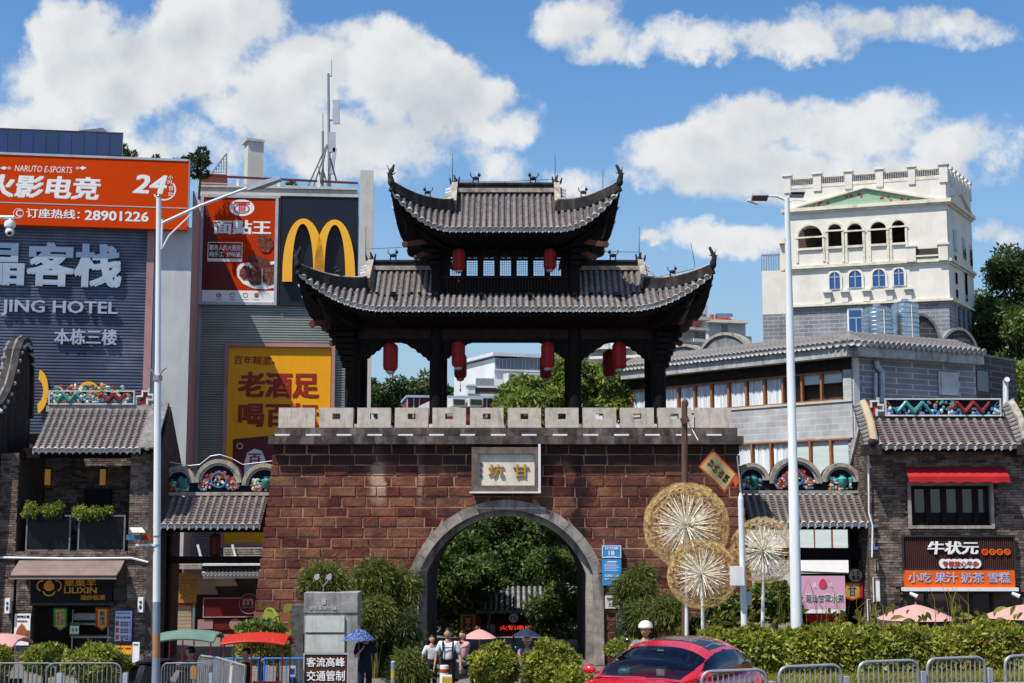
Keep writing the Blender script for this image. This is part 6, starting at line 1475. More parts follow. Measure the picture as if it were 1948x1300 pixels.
  for (a,b) in zip(prof[:-1],prof[1:]): mb.bar((xh-.15,a[0],a[1]+.07),(xh-.15,b[0],b[1]+.07),.48,.16,r=.5)
  mb.build('coping','ridge_black',h)
  P = [V((xh-.15,a,b+.17)) for a,b in prof]; mb = MB(); mb.tube(P,.05,6); mb.build('coping_cap','tile',h,smooth=True)
  mb = MB(); mb.tube([p+V((-.28,-.02,-.1)) for p in P],.035,6); mb.build('pale_edge','ridge_pale',h,smooth=True)
  for i in range(14):
    k = i/13*8; i0 = min(int(k),9); fr = k-i0; a = prof[i0]; b = prof[i0+1]; y = a[0]+(b[0]-a[0])*fr; z = a[1]+(b[1]-a[1])*fr
    mb = MB(); mb.cyl((xh-.48,y-.12,z-.05),(xh-.30,y,z+.02),.09,n=8); mb.build('edge_tile','tile',h)
    mb = MB(); mb.cyl((xh+.0,y,z-.02),(xh+.13,y-.05,z-.1),.06,n=8); mb.build('edge_tile','tile_end',h)
  mb = MB(); mb.box(xh-.6,xh-.15,45.0,45.6,zz(810,45.3),zz(783,45.3)); mb.build('white_corner_block','plaster_white',h)
  mb = MB(); mb.cyl((xh-.1,47.4,prof[6][1]+.2),(xh-.1,47.4,prof[6][1]+1.0),.01,n=4); mb.build('lightning_rod','metal_dark',h)
  # neighbour roof at the frame edge
  q = thing('neighbour_roof','tiled roof and brick wall of the next house at the left edge','building',(W(-20,900,46).x,46,0))
  xa = W(-80,800,45.2).x; xb = xh-.5; za = W(0,742,46.8).z; zb = W(0,812,45.2).z
  tile_slope(q,(xa,46.8,za),(0,-1.6,zb-za),(xb-xa,0,0),10,r=.075,tile=.2)
  mb = MB(); mb.box(xa,xb,46.7,46.95,za,za+.1); mb.box(xa,xb,46.7,46.95,za+.42,za+.5); mb.build('ridge_rail','ridge_pale',q)
  mb = MB()
  for i in range(30): x = xa+(xb-xa)*i/30; mb.bar((x,46.8,za+.1),(x+.14,46.8,za+.42),.03)
  mb.build('ridge_lattice','ridge_black',q,kind='stuff')
  mb = MB(); mb.box(xa,xb,45.6,47.9,zb-.2,za-.1); mb.build('wall','old_brick_bed',q)
  # awning, sign, shopfront
  a = thing('shop_awning','faded brown sloping awning over the left snack shop','awning',F.p(135,1100,.5)); zt = F.sz(135,1066)[1]; zb = F.sz(135,1096,.9)[1]
  s0 = F.sz(38,1070)[0]; s1 = F.sz(238,1070)[0]; P = []
  for i in range(13):
    k = i/12; P.append([F.w(s0+(s1-s0)*k,zt,.05),F.w(s0+(s1-s0)*k,(zt+zb)/2+.02*math.sin(i*2),.5),F.w(s0+(s1-s0)*k,zb,.95),F.w(s0+(s1-s0)*k,zb-.1,.96)])
  mb = MB(); mb.grid(P,.5,flip=True); mb.build('canvas','awning_brown',a,smooth=True); mb = MB()
  for s in (s0,s1): mb.bar(F.w(s,zt-.1,.05),F.w(s,zb,.95),.04)
  mb.bar(F.w(s0,zb,.95),F.w(s1,zb,.95),.04); mb.build('arm','metal_dark',a)
  mb = MB(); mb.tube([F.p(0,1061,.06),F.p(120,1063,.06),F.p(250,1062,.06),F.p(282,1070,.06)],.035,6); mb.build('white_conduit','metal_white',t,smooth=True)
  s = thing('chestnut_shop_sign','black shop sign with orange logo and lettering under the brown awning','sign',F.p(137,1148,.1))
  mb = MB(); F.box(mb,58,1098,214,1147,.02,.12); mb.build('board','black_paint',s); mb = MB(); F.box(mb,56,1147,216,1152,.0,.2); mb.build('lower_lip','metal_dark',s)
  mb = MB()
  for cx,cy in ((93.5,1121),(80.5,1115),(106.5,1115)): F.ring(mb,cx,cy,11 if cx != 93.5 else 13.5,2.6,.121,.14,16,1.,*({93.5: (200,340),80.5: (80,250),106.5: (-70,100)}[cx]))
  mb.build('logo_outline','orange_text',s,kind='stuff'); mb = MB(); F.poly(mb,[(94,1103),(99,1107),(104,1114),(103,1121),(96,1125),(89,1124),(83.5,1119),(84,1112),(89,1106)],.121,.14); mb.build('logo_nut','orange_text',s)
  txt(F,'栗栗羊',122,1102,183,1116,'orange_text',s,d=.12,t=.02,off=.02); txt(F,'LILIXIN',122,1117.5,184,1129,'orange_text',s,d=.12,t=.02,off=.02); txt(F,'现炒板栗',153,1132,200,1142,'orange_text',s,d=.12,t=.02,off=.012)
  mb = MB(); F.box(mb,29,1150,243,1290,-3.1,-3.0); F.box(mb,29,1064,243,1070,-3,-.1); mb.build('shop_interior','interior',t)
  for (x0,x1) in ((29,60),(208,243)): bricks(F,x0,1150 if x0 > 40 else 1100,x1,1262,'old_brick',t,d=-.02); mb = MB(); F.box(mb,x0,1066,x1,1290,-.3,-.06); mb.build('shop_pier','old_brick_bed',t)
  G = Face(-60,46.6,300,46.6,1200)
  k = thing('shop_counter','steel counter with shelves inside the left snack shop','counter',G.p(170,1240)); mb = MB(); G.box(mb,135,1211,205,1214,-.6,0); G.box(mb,140,1168,190,1180,-.5,0); G.box(mb,140,1186,205,1189,-.5,0); mb.build('shelf','metal_grey',k,kind='stuff'); mb = MB(); G.box(mb,136,1214,206,1262,-.6,-.02); mb.build('front','black_paint',k); mb = MB();
  for x in (136,204): G.box(mb,x,1160,x+2,1262,0,.05)
  mb.build('post','metal_grey',k,kind='stuff')
  def banner(F,x0,y0,x1,y1,m1,m2,text,lab,tcol='ink_blue',d=.25):
    b = thing('hanging_banner',lab,'banner',F.p((x0+x1)/2,y0,d)); xm = (x0+x1)/2; hb = (y1-y0)*.18
    mb = MB(); F.poly(mb,[(x0,y0),(x1,y0),(x1,y1-hb),(xm,y1),(x0,y1-hb)],d,d+.01)
    q = 9
    for i in range(q):
      for x,s in ((x0,-1),(x1,1)): y = y0+(y1-hb-y0)*(i+.2)/q; F.poly(mb,[(x,y),(x+s*2.2,y+2),(x,y+4)],d,d+.008)
    mb.build('edge_cloth',m1,b); mb = MB(); w = (x1-x0)*.14; F.poly(mb,[(x0+w,y0+(y1-y0)*.08),(x1-w,y0+(y1-y0)*.08),(x1-w,y1-hb*1.2),(xm,y1-hb*.45),(x0+w,y1-hb*1.2)],d+.011,d+.014); mb.build('field',m2,b)
    n = (len(text)+1)//2
    if len(text) > 4: vtxt(F,text[:n],xm+1,y0+(y1-y0)*.14,xm+1+(x1-x0)*.24,y1-hb*1.3,tcol,b,d=d+.014,t=.004,off=.0); vtxt(F,text[n:],xm-1-(x1-x0)*.24,y0+(y1-y0)*.14,xm-1,y1-hb*1.3,tcol,b,d=d+.014,t=.004,off=.0)
    else: vtxt(F,text,xm-(x1-x0)*.2,y0+(y1-y0)*.16,xm+(x1-x0)*.2,y1-hb*1.2,tcol,b,d=d+.014,t=.004,off=.01)
    mb = MB(); a = F.p(x0-2,y0,d+.01); c = F.p(x1+2,y0,d+.01); mb.cyl(a,c,.015,n=6); mb.build('rod','metal_dark',b); return b
  banner(F,103,1157,126,1200,'flag_green','flag_yellow','现炒板栗香糯甜','green edged yellow banner hanging in the left shop')
  banner(F,183,1156,206,1200,'flag_red','flag_yellow','酸梅汤','red edged yellow banner hanging in the left shop')
  n = thing('price_card','small green and white price card on a stand in the left shop','sign',G.p(142,1240,.3)); mb = MB(); G.box(mb,133,1185,150,1209,.3,.33); mb.build('card','letter_white',n); mb = MB(); G.box(mb,133,1185,150,1191,.331,.335); G.box(mb,133,1206,150,1209,.331,.335); mb.build('green_strip','flag_green',n); txt(G,'9.9',136,1196,147,1202,'flag_red',n,d=.331,t=.005,off=.02); mb = MB(); G.box(mb,136,1209,137.5,1262,.3,.32); mb.build('leg','metal_grey',n)
  # posters and light boxes
  p = thing('meat_poster','white wall poster with roast food left of the snack shop','poster',F.p(42,1228,.1)); mb = MB(); F.box(mb,27,1168,57,1228,.03,.07); mb.build('panel','letter_white',p); txt(F,'烤鸭红薯',32,1171,56,1176,'black_paint',p,d=.07,t=.004,off=.015); txt(F,'传统美食',31,1180,52,1184,'flag_red',p,d=.07,t=.004)
  mb = MB(); F.poly(mb,[(30,1206),(34,1195),(41,1186),(46,1190),(50,1198),(56,1200),(56,1212),(44,1215),(34,1213)],.071,.085); mb.build('food_picture','roast',p)
  p = thing('menu_board','pale blue rounded menu board right of the snack shop','menu board',F.p(235,1220,.1)); mb = MB(); F.box(mb,218,1162,251,1220.5,.03,.08); mb.build('panel','board_blue',p); mb = MB(); F.frame(mb,217,1161,252,1221.5,.025,.02,.09); mb.build('frame','ink_blue',p)
  txt(F,'（LILIXIN）',222,1165,247,1168,'ink_blue',p,d=.08,t=.004); txt(F,'栗记板栗',221,1173,248,1177,'ink_blue',p,d=.08,t=.004,off=.01)
  for i in range(3):
    mb = MB(); F.box(mb,220,1182+i*13,226,1191+i*13,.081,.086); mb.build('dish_picture','roast',p)
    for j in range(3): txt(F,'糖炒板栗 15',229,1183+i*13+j*3.3,249,1185.3+i*13+j*3.3,'flag_red' if j == 1 else 'ink_blue',p,d=.08,t=.003)
  for (x0,y0,x1,y1,lab) in ((9,1139,18,1167,'white calligraphy light box on the far left pier'),(262,1137,272,1165,'white calligraphy light box on the right pier of the left shop')):
    l = thing('light_box',lab,'light box',F.p((x0+x1)/2,y1,.2)); mb = MB(); F.box(mb,x0,y0,x1,y1,.05,.25); mb.build('case','letter_white',l); vtxt(F,'书香',x0+2,y0+5,x1-2,y1-5,'black_paint',l,d=.25,t=.004)
  mb = MB(); F.box(mb,216,1119,240,1142,.0,.08); o = mb.build('vent_grille','metal_dark',t)
  for (x0,y0,x1,y1,lab,m) in ((218,1229,236,1245,'left yellow notice board low on the pier','sign_yellow'),(236.5,1229,251,1245,'right yellow notice board low on the pier','sign_yellow'),(252,1222,265,1262,'white standing notice with green head beside the yellow boards','letter_white')):
    l = thing('notice_board',lab,'notice',F.p((x0+x1)/2,1262,.3)); mb = MB(); F.box(mb,x0,y0,x1,y1,.25,.29); mb.build('panel',m,l)
    txt(F,'内有炒货' if m == 'sign_yellow' else '取号机',x0+2,y0+3,x1-2,y0+6.5,'flag_red' if m == 'sign_yellow' else 'flag_green',l,d=.29,t=.004); mb = MB(); F.box(mb,x0+1,y1,x0+2,1265,.25,.28); F.box(mb,x1-2,y1,x1-1,1265,.25,.28); mb.build('leg','metal_grey',l,kind='stuff')
  return banner
banner = build_left_shop()

def humps(t,F,arcs,ybase,shade_mats):
  """row of round-headed plastered gables with glazed reliefs"""
  for (cx,hw,yt) in arcs:
    a,z0 = F.sz(cx,ybase); zt = F.sz(cx,yt)[1]; w = F.sz(cx+hw,ybase)[0]-a; h = zt-z0
    pts = []; n = 18; R = (w*w+h*h)/(2*h) if h < w else w; zc = zt-R
    th = math.asin(min(1,w/R)) if h < w else math.pi/2
    for i in range(n+1): q = -th+2*th*i/n; pts.append((a+R*math.sin(q),zc+R*math.cos(q)))
    mb = MB(); mb.prism([F.w(x,z,-.35) for x,z in [(a-w,z0)]+pts+[(a+w,z0)]],F.n*.33); mb.build('relief_back','panel_ink',t)
    for r0,r1,m,d0,d1 in ((0,.13,'ridge_pale',-.35,.16),(.13,.21,'fascia_pale',-.02,.08)):
      mb = MB()
      for (p,q) in zip(pts[:-1],pts[1:]):
        def sh(pt,r): dx,dz = pt[0]-a,pt[1]-zc; L_ = math.hypot(dx,dz); return (a+dx*(L_-r)/L_,max(zc+dz*(L_-r)/L_,z0))
        A_,B_,C_,D_ = sh(p,r0),sh(q,r0),sh(q,r1),sh(p,r1); mb.hexa([F.w(*x,d0) for x in (A_,B_,C_,D_)]+[F.w(*x,d1) for x in (A_,B_,C_,D_)],.5)
      mb.build('arched_coping',m,t)
    big = hw > 43; k = hw
    if big:
      mb = MB(); F.ring(mb,cx,ybase-23,15.5,2.6,.02,.11,22); mb.build('blue_roundel','glaze_blue',t); cluster(F,cx-9,ybase-32,cx+9,ybase-12,('glaze_teal','glaze_white','glaze_red'),t,24,.05)
      mb = MB()
      for i in range(64):
        q = math.pi*i/63; r = random.uniform(20,30); mb.ball(F.p(cx+r*1.15*math.cos(q),ybase-10-r*.95*math.sin(q),.05),.06,.05,.06,6,4)
      mb.build('red_flowers','glaze_red',t,kind='stuff',smooth=True)
      for m,nn in (('glaze_orange',16),('glaze_white',26),('glaze_blue',30),('glaze_red',24)):
        mb = MB()
        for i in range(nn):
          s = random.choice((-1,1)); q = random.uniform(0,6.28); r = random.uniform(3,12) if m != 'glaze_blue' else random.uniform(11,13); x = cx+s*(27+r*math.cos(q)); y = ybase-13+r*.8*math.sin(q)
          if y < ybase-2: mb.ball(F.p(x,y,.06),.045,.04,.045,6,4)
        mb.build('glazed_scroll',m,t,kind='stuff',smooth=True)
    else:
      cluster(F,cx-hw*.55,ybase-24,cx+hw*.55,ybase-3,('glaze_teal','glaze_white','glaze_teal'),t,36,.07); cluster(F,cx-hw*.6,ybase-16,cx+hw*.2,ybase-2,('glaze_orange','glaze_red'),t,26,.06)
      s = F.p(cx+4,ybase-3,.05); mb = MB();
      for (rr,zz) in ((.16,.30),): mb.lathe(F.p(cx+4,ybase-2,.06),[(.07,0),(.05,.06),(.15,.2),(.16,.34),(.08,.42),(.10,.47)],10)
      mb.build('vase_relief','glaze_teal',t,smooth=True)

def build_left_link():
  Y = 46.9; t = thing('left_arch_link','low covered link with three round glazed gables left of the gate','gateway',W(410,1262,Y))
  F = Face(290,Y,530,Y,930); humps(t,F,((340,33,886),(416,44.5,874),(503,42,882)),936,None)
  mb = MB(); F.box(mb,306,936.5,512,943,-.4,.12); mb.build('white_ledge','ridge_pale',t)
  zr = F.sz(410,946)[1]; ze = W(400,1000,Y-1.25).z; x0 = W(312,946,Y).x; x1 = W(510,946,Y).x
  tile_slope(t,(x0,Y-.05,zr),(0,-1.25,ze-zr),(x1-x0,0,0),15,r=.07,tile=.2,sag=.03)
  mb = MB(); mb.hexa([(x0,Y-1.2,ze-.15),(x1,Y-1.2,ze-.15),(x1,Y+.3,ze-.15),(x0,Y+.3,ze-.15),(x0,Y-.1,zr-.1),(x1,Y-.1,zr-.1),(x1,Y+.3,zr-.1),(x0,Y+.3,zr-.1)]); mb.build('roof_deck','wood_black',t)
  mb = MB(); F.box(mb,312,1001,508,1013,-.3,.25); mb.build('eave_beam','wood_black',t); mb = MB(); F.box(mb,318,1059,500,1072,-.2,.2); mb.build('lower_beam','wood_black',t)
  mb = MB(); F.box(mb,311,1004,321,1264,-.2,.15); mb.build('post','wood_black',t); mb = MB(); F.box(mb,371,1072,374,1110,-.1,.1);
  mb = MB(); p = [F.p(x,y,.1) for x,y in ((316,878),(360,886),(380,884),(400,868),(418,865),(440,872),(462,884),(480,882),(520,877))]; mb.tube(p,.012,5); mb.build('wire','metal_white',t)
  l = thing('dark_lantern','dark red lantern hanging unlit under the left link beam','lantern',F.p(409,1015,0)); c = F.p(409,1037,0); mb = MB(); mb.lathe(c,[(.12,-.36),(.18,-.28),(.18,.28),(.12,.36)],10); mb.build('lantern_body','lantern_cap',l); mb = MB(); mb.cyl(c+V((0,0,.36)),c+V((0,0,.48)),.02,n=5); mb.build('hanger','black_paint',l)
  # little roofs and shop fronts behind the link
  G = Face(300,56.5,520,57.2,1090); s = thing('rear_shop_row','row of small shops with white tiled eaves behind the left link','building',G.p(400,1250)); mb = MB(); G.box(mb,300,1095,500,1262,-3,-.5); mb.build('wall','interior',s)
  z = G.sz(400,1085)[1]
  mb = MB(); G.box(mb,385,1073,500,1076.5,-.2,.75); mb.build('white_gutter','metal_white',s);
  a = G.sz(386,1080)[0]; b = G.sz(500,1080)[0]; zt = G.sz(440,1076)[1]; zb_ = G.sz(440,1092,.5)[1]
  tile_slope(s,G.w(a,zt,-.1),G.n*.7+V((0,0,zb_-zt)),G.t*(b-a),16,r=.06,tile=.2,sag=0,matr=('gable_grey','metal_white'),pan='gable_grey',drips=False)
  mb = MB(); G.box(mb,386,1092,500,1101,-.2,.45); mb.build('white_fascia','metal_white',s)
  mb = MB(); G.box(mb,318,1074,384,1083,-.1,.6); mb.build('pale_eave','ridge_pale',s); mb = MB(); G.box(mb,318,1090,385,1100,-.1,.3); mb.build('timber_fascia','wood_sign',s)
  mb = MB()
  for i in range(5): G.box(mb,425,1043+i*4.2,500,1045.5+i*4.2,-.5,.3)
  mb.build('stacked_rails','ridge_pale',s,kind='stuff')
  for x in (376,442): mb = MB(); mb.bar(G.p(x,1036,.4),G.p(x+6,1059,.4),.09); mb.build('strut','metal_white',s)
  b = thing('spicy_soup_sign','two wooden sign boards with yellow characters behind the left link','sign',G.p(345,1147,.2)); mb = MB(); G.box(mb,318,1102,336.5,1147,.05,.15); mb.build('board','wood_sign',b); mb = MB(); G.box(mb,337,1102,374,1147,.05,.15); mb.build('board','wood_sign',b)
  txt(G,'辣',303,1111,333,1136,'gold',b,d=.15,t=.03,off=.02); txt(G,'烫',342,1111,368,1136,'gold',b,d=.15,t=.03,off=.02)
  r = thing('roller_shutter','beige roller shutter below the wooden sign boards','shutter',G.p(342,1250,0)); n = 14
  for i in range(n): mb = MB(); G.box(mb,320,1153+i*7,364,1159.2+i*7,.0,.05); mb.build('slat','shutter',r)
  mb = MB(); G.box(mb,318,1148,368,1153,0,.12); mb.build('header','letter_red',r); mb = MB(); G.box(mb,365,1148,370,1250,0,.1); mb.build('guide','metal_grey',r)
  m = thing('crimson_shop_sign','long dark crimson shop sign with a round white letter logo','sign',G.p(438,1178,.2)); mb = MB(); G.box(mb,387,1138,498,1174,.0,.1); mb.build('board','sign_darkred',m); mb = MB(); G.frame(mb,386,1137,499,1175,.04,.1,.13); mb.build('trim','render_pink',m)
  mb = MB(); G.disc(mb,474,1149,19,.1,.16,28); mb.build('logo_disc','sign_darkred',m); mb = MB(); G.ring(mb,474,1149,19.5,1,.161,.175,28); mb.build('logo_ring','render_pink',m); txt(G,'m',462,1139,482,1152,'render_pink',m,d=.161,t=.02,off=.03); txt(G,'蜜汁小铺',462,1154,483,1157.5,'render_pink',m,d=.161,t=.01)
  mb = MB(); G.box(mb,376,1179,500,1198,-.05,.05); mb.build('band','sign_darkred',s); mb = MB(); G.box(mb,376,1179,405,1197,.051,.08); G.disc(mb,447,1188,11,.051,.08); mb.build('white_marks','render_pink',s,kind='stuff')
  mb = MB(); G.box(mb,376,1198,500,1262,-.1,0); mb.build('shopfront','sign_darkred',s)
build_left_link()

def build_right_link():
  Y = 46.9; t = thing('right_arch_link','low covered link with three round glazed gables right of the gate','gateway',W(1530,1262,Y))
  F = Face(1390,Y,1660,Y,930); humps(t,F,((1430,33,881),(1513,50,870),(1599,36,881)),933,None)
  mb = MB(); F.box(mb,1400,933.5,1636,939,-.4,.12); mb.build('white_ledge','ridge_pale',t)
  zr = F.sz(1520,942)[1]; ze = W(1530,997,Y-1.25).z; x0 = W(1412,942,Y).x; x1 = W(1640,942,Y).x
  tile_slope(t,(x0,Y-.05,zr),(0,-1.25,ze-zr),(x1-x0,0,0),17,r=.07,tile=.2,sag=.03)
  mb = MB(); mb.hexa([(x0,Y-1.2,ze-.15),(x1,Y-1.2,ze-.15),(x1,Y+.3,ze-.15),(x0,Y+.3,ze-.15),(x0,Y-.1,zr-.1),(x1,Y-.1,zr-.1),(x1,Y+.3,zr-.1),(x0,Y+.3,zr-.1)]); mb.build('roof_deck','wood_black',t)
  mb = MB(); F.box(mb,1420,999,1655,1008,-.3,.25); mb.build('eave_beam','wood_black',t); mb = MB(); F.box(mb,1424,1043,1655,1066,-.2,.2); mb.build('lower_beam','wood_black',t)
  mb = MB(); F.box(mb,1620,1008,1655,1262,-.5,-.2); mb.build('dark_wall','wood_black',t)
  mb = MB(); F.box(mb,1510,1092,1620,1262,-1.8,-1.5); mb.build('stall_back','black_paint',t)
  s = thing('fruit_stall_sign','pink sign board with a red peach and dark characters under the right link','sign',F.p(1567,1166,.2)); mb = MB(); F.box(mb,1525.5,1096,1608,1159,.9,.96); mb.build('board','pink_board',s); mb = MB(); F.box(mb,1525.5,1159.5,1608,1167,.9,.965); mb.build('white_strip','letter_white',s)
  mb = MB(); F.poly(mb,[(1565,1100),(1571,1105),(1573.5,1112),(1571,1118),(1565,1120.5),(1559,1118),(1557,1112),(1560,1105)],.961,.98); mb.build('peach_picture','peach',s)
  txt(F,'桃',1547,1109,1554,1119,'letter_white',s,d=.96,t=.006); txt(F,'桃',1577,1109,1584,1117,'letter_white',s,d=.96,t=.006)
  txt(F,'潮汕甘草水果',1532,1130,1605,1146,'letter_white',s,d=.96,t=.008,off=.04); txt(F,'潮汕甘草水果',1532,1131,1605,1145.5,'green_dark',s,d=.969,t=.01,off=.0)
  r = thing('round_wood_sign','round tan wooden sign with faint characters right of the pink board','sign',F.p(1628,1110,.5)); mb = MB(); F.disc(mb,1628,1095,14,.4,.47,28); mb.build('disc','shutter',r); mb = MB(); F.ring(mb,1628,1095,14,1.4,.471,.49,28); mb.build('rim','wood_dark',r); vtxt(F,'甘坑',1629,1085,1636,1104,'wood_dark',r,d=.471,t=.006); vtxt(F,'小铺',1620,1085,1627,1104,'wood_dark',r,d=.471,t=.006)
  b = banner(F,1603,1108,1640,1143,'awning_red','flag_yellow','甘','dark gold triangular banner with red fringe beside the pink board',d=.55)
  mb = MB(); F.box(mb,1535,1168,1610,1185,-.6,-.3); o = mb.build('stall_red_front','awning_red',t)
build_right_link()

def build_right_shop():
  Y0 = 45.5; t = thing('old_brick_shop_right','old dark brick shop with dragon frieze roof at the right edge','building',W(1800,1262,Y0)); F = Face(1655,Y0,2010,Y0,1000)
  ze = W(1760,849,44.8).z; zr = W(1760,796,46.1).z; xl = W(1655,1000,Y0).x; xr = W(2010,1000,Y0).x
  H = ((1734,925,1885,1000),)
  mb = MB(); a0,a1,z0,z1 = F.rc(1655,850,2010,1262); w = F.rc(*H[0]);
  F.boxs(mb,a0,w[0],0,z1,-.4,-.06); F.boxs(mb,w[1],a1,0,z1,-.4,-.06); F.boxs(mb,w[0],w[1],w[3],z1,-.4,-.06); F.boxs(mb,w[0],w[1],F.sz(1800,1125)[1],w[2],-.4,-.06); mb.build('wall_core','old_brick_bed',t)
  bricks(F,1655,852,1960,1262,'old_brick',t,holes=(H[0],(1720,1120,1938,1262)),bw=.30,bh=.085)
  mb = MB(); F.frame(mb,1728,918,1891,1006,.1,-.1,.09); mb.build('window_surround','grey_stone',t)
  mb = MB(); F.boxs(mb,w[0]-.05,w[1]+.05,w[2]-.05,w[3]+.05,-.38,-.3); o = mb.build('window','black_paint',t)
  for k in range(5):
    x = 1735+k*30.3; mb = MB(); F.frame(mb,x,926,x+29.5,999,.06,-.3,-.2); oo = mb.build('window_leaf','wood_dark',t); mb = MB(); F.box(mb,x+5,931,x+24.5,975,-.3,-.28); mb.build('pane','glass_shop',oo)
  # left gable wall, lit
  S = Face(1655,Y0,1655,Y0,1000); gx_ = xl
  mb = MB(); YZ(mb,gx_-.0,gx_+.35,[(Y0+.06,0),(Y0+.06,ze+.02),(46.1,zr+.1),(47.9,ze-.55),(47.9,0)],.5); mb.build('gable_core','old_brick_bed',t)
  mb = MB(); z = 0; row = 0
  while z < zr:
    y = Y0+.06+(0 if row % 2 else .12)
    while y < 47.9:
      y1 = min(y+.25,47.9); lim = (ze+(zr-ze)*(y-Y0)/(46.1-Y0)) if y < 46.1 else zr+(ze-.55-zr)*(y1-46.1)/1.8
      if z+.08 < lim-.1: mb.box(gx_-random.uniform(.012,.03),gx_+.02,y+.01,y1-.01,z,z+.07,random.random())
      y += .26
    z += .085; row += 1
  mb.build('gable_bricks','old_brick',t,kind='stuff')
  mb = MB()
  for (a,b) in (((Y0-.1,ze-.1),(46.1,zr)),((46.1,zr),(48.0,ze-.6))): mb.bar((gx_-.04,a[0],a[1]-.1),(gx_-.04,b[0],b[1]-.1),.1,.2,r=.5)
  mb.build('white_verge_band','plaster_white',t)
  # roof
  x0 = xl+.12; x1 = W(1925,849,44.8).x+.5; n = 17
  tile_slope(t,(x0,46.1,zr),(0,-1.3,ze-zr),(x1-x0,0,0),n,r=.075,tile=.2,sag=.03)
  mb = MB(); mb.hexa([(x0,44.9,ze-.14),(x1,44.9,ze-.14),(x1,47.6,ze-.14),(x0,47.6,ze-.14),(x0,46,zr-.12),(x1,46,zr-.12),(x1,46.3,zr-.12),(x0,46.3,zr-.12)]); mb.build('roof_deck','wood_black',t)
  mb = MB(); mb.box(x0,x1,46.0,46.3,zr-.1,zr+.08); mb.build('ridge_bed','ridge_black',t)
  R = Face(1600,46.05,2000,46.05,780); frieze(t,R,1684,758,1905,792); meander(t,R,1642,756,1682,792); meander(t,R,1907,758,1936,792)
  for sgn,gx2 in ((-1,xl+.05),(1,x1)):
    P = [V((gx2,46.1,zr+.50)),V((gx2,45.7,zr+.22)),V((gx2,45.2,zr-.22)),V((gx2,44.85,ze+.16))]
    mb = MB(); mb.tube(P,.13,9); mb.build('gable_roll','shutter' if sgn < 0 else 'ridge_pale',t,smooth=True)
    for q in range(11):
      k = q/10; p = P[0].lerp(P[-1],k); mb = MB(); mb.cyl(p+V((-.05,-.03,-.05)),p+V((-.33,-.05,-.15)),.085,n=9); mb.build('verge_tile','tile',t)
    mb = MB(); mb.box(gx2-.35,gx2+.2,44.7,45.2,ze-.28,ze+.05); mb.ball((gx2-.1,44.75,ze+.1),.13,.12,.14); mb.build('eave_corner_block','ridge_black',t,kind='stuff')
  # awning
  a = thing('red_window_awning','small red awning over the dark window of the right shop','awning',F.p(1813,915,.3)); z1 = F.sz(1813,888)[1]; zb = F.sz(1813,908,.6)[1]; s0 = F.sz(1718,900)[0]; s1 = F.sz(1908,900)[0]; P = []
  for i in range(15): k = i/14; s = s0+(s1-s0)*k; P.append([F.w(s,z1,.05),F.w(s,(z1+zb)/2+.03,.35),F.w(s,zb,.6),F.w(s,zb-.16+.02*math.sin(i*2.5),.61)])
  mb = MB(); mb.grid(P,.5,flip=True); mb.build('canvas','awning_red',a,smooth=True); mb = MB(); mb.bar(F.w(s0,zb,.58),F.w(s1,zb,.58),.03); mb.bar(F.w(s0,z1-.3,.02),F.w(s0,zb,.58),.03); mb.bar(F.w(s1,z1-.3,.02),F.w(s1,zb,.58),.03); mb.build('arm','metal_dark',a)
  # sign
  s = thing('beef_shop_sign','slatted dark sign with white characters over an orange snack board','sign',F.p(1825,1118,.3)); mb = MB(); F.box(mb,1718,1020,1931,1084,.02,.10); mb.build('backboard','black_paint',s)
  for k in range(56): x = 1719+k*3.8; mb = MB(); F.box(mb,x,1021,x+2.1,1083,.10,.15); mb.build('slat','slat_brown',s)
  mb = MB(); F.frame(mb,1717,1019,1932,1085,.05,.1,.2); mb.build('frame','metal_dark',s)
  txt(F,'牛状元',1765,1030,1862,1055,'letter_white',s,d=.16,t=.05,off=.03,shear=.1)
  for k in range(4): mb = MB(); F.ring(mb,1874+k*14.2,1050.5,6,2,.15,.2,16); mb.build('red_ring','orange_board',s); txt(F,'牛肉杂粉'[k],1871+k*14.2,1047.5,1877+k*14.2,1053.5,'orange_board',s,d=.15,t=.03)
  mb = MB()
  for k in range(7): F.disc(mb,1795+k*10.6,1072.5,8.2,.2+.001*k,.24+.001*k,18,9)
  mb.build('white_pill','letter_white',s,kind='stuff'); txt(F,'专做放心牛杂',1793,1067.5,1862,1078,'flag_red',s,d=.247,t=.01,off=.02)
  mb = MB(); F.box(mb,1722,1085.5,1931,1118,.08,.22); mb.build('orange_panel','orange_board',s); txt(F,'小吃 果汁 奶茶 雪糕',1728,1089,1922,1109,'lilac',s,d=.22,t=.02,off=.02)
  mb = MB(); F.box(mb,1720,1118.5,1938,1125,.0,.35); mb.build('lower_lip','metal_white',s)
  # shopfront glass
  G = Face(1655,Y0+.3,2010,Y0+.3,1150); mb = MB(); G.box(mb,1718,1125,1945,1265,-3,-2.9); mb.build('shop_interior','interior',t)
  for k in range(5):
    x = 1722+k*43; mb = MB(); G.frame(mb,x,1127,x+42,1265,.05,-.05,.05); o = mb.build('shop_window','metal_dark',t); mb = MB(); G.box(mb,x+3,1130,x+39,1262,-.02,.0); mb.build('pane','glass_shop',o)
  for (x0,y0,x1,y1,m,lab) in ((1666,1064,1673,1087,'shutter','small tan box lamp on the pier of the right shop'),(1663,1099,1676,1146,'letter_white','tall pale light box on the pier of the right shop'),(1652,1141,1658,1182,'letter_white','narrow white pipe box at the foot of the right shop corner')):
    l = thing('light_box',lab,'light box',F.p((x0+x1)/2,y1,.2)); mb = MB(); F.box(mb,x0,y0,x1,y1,.03,.2); mb.build('case',m,l); mb = MB(); F.frame(mb,x0,y0,x1,y1,.03,.2,.23); mb.build('rim','metal_dark',l)
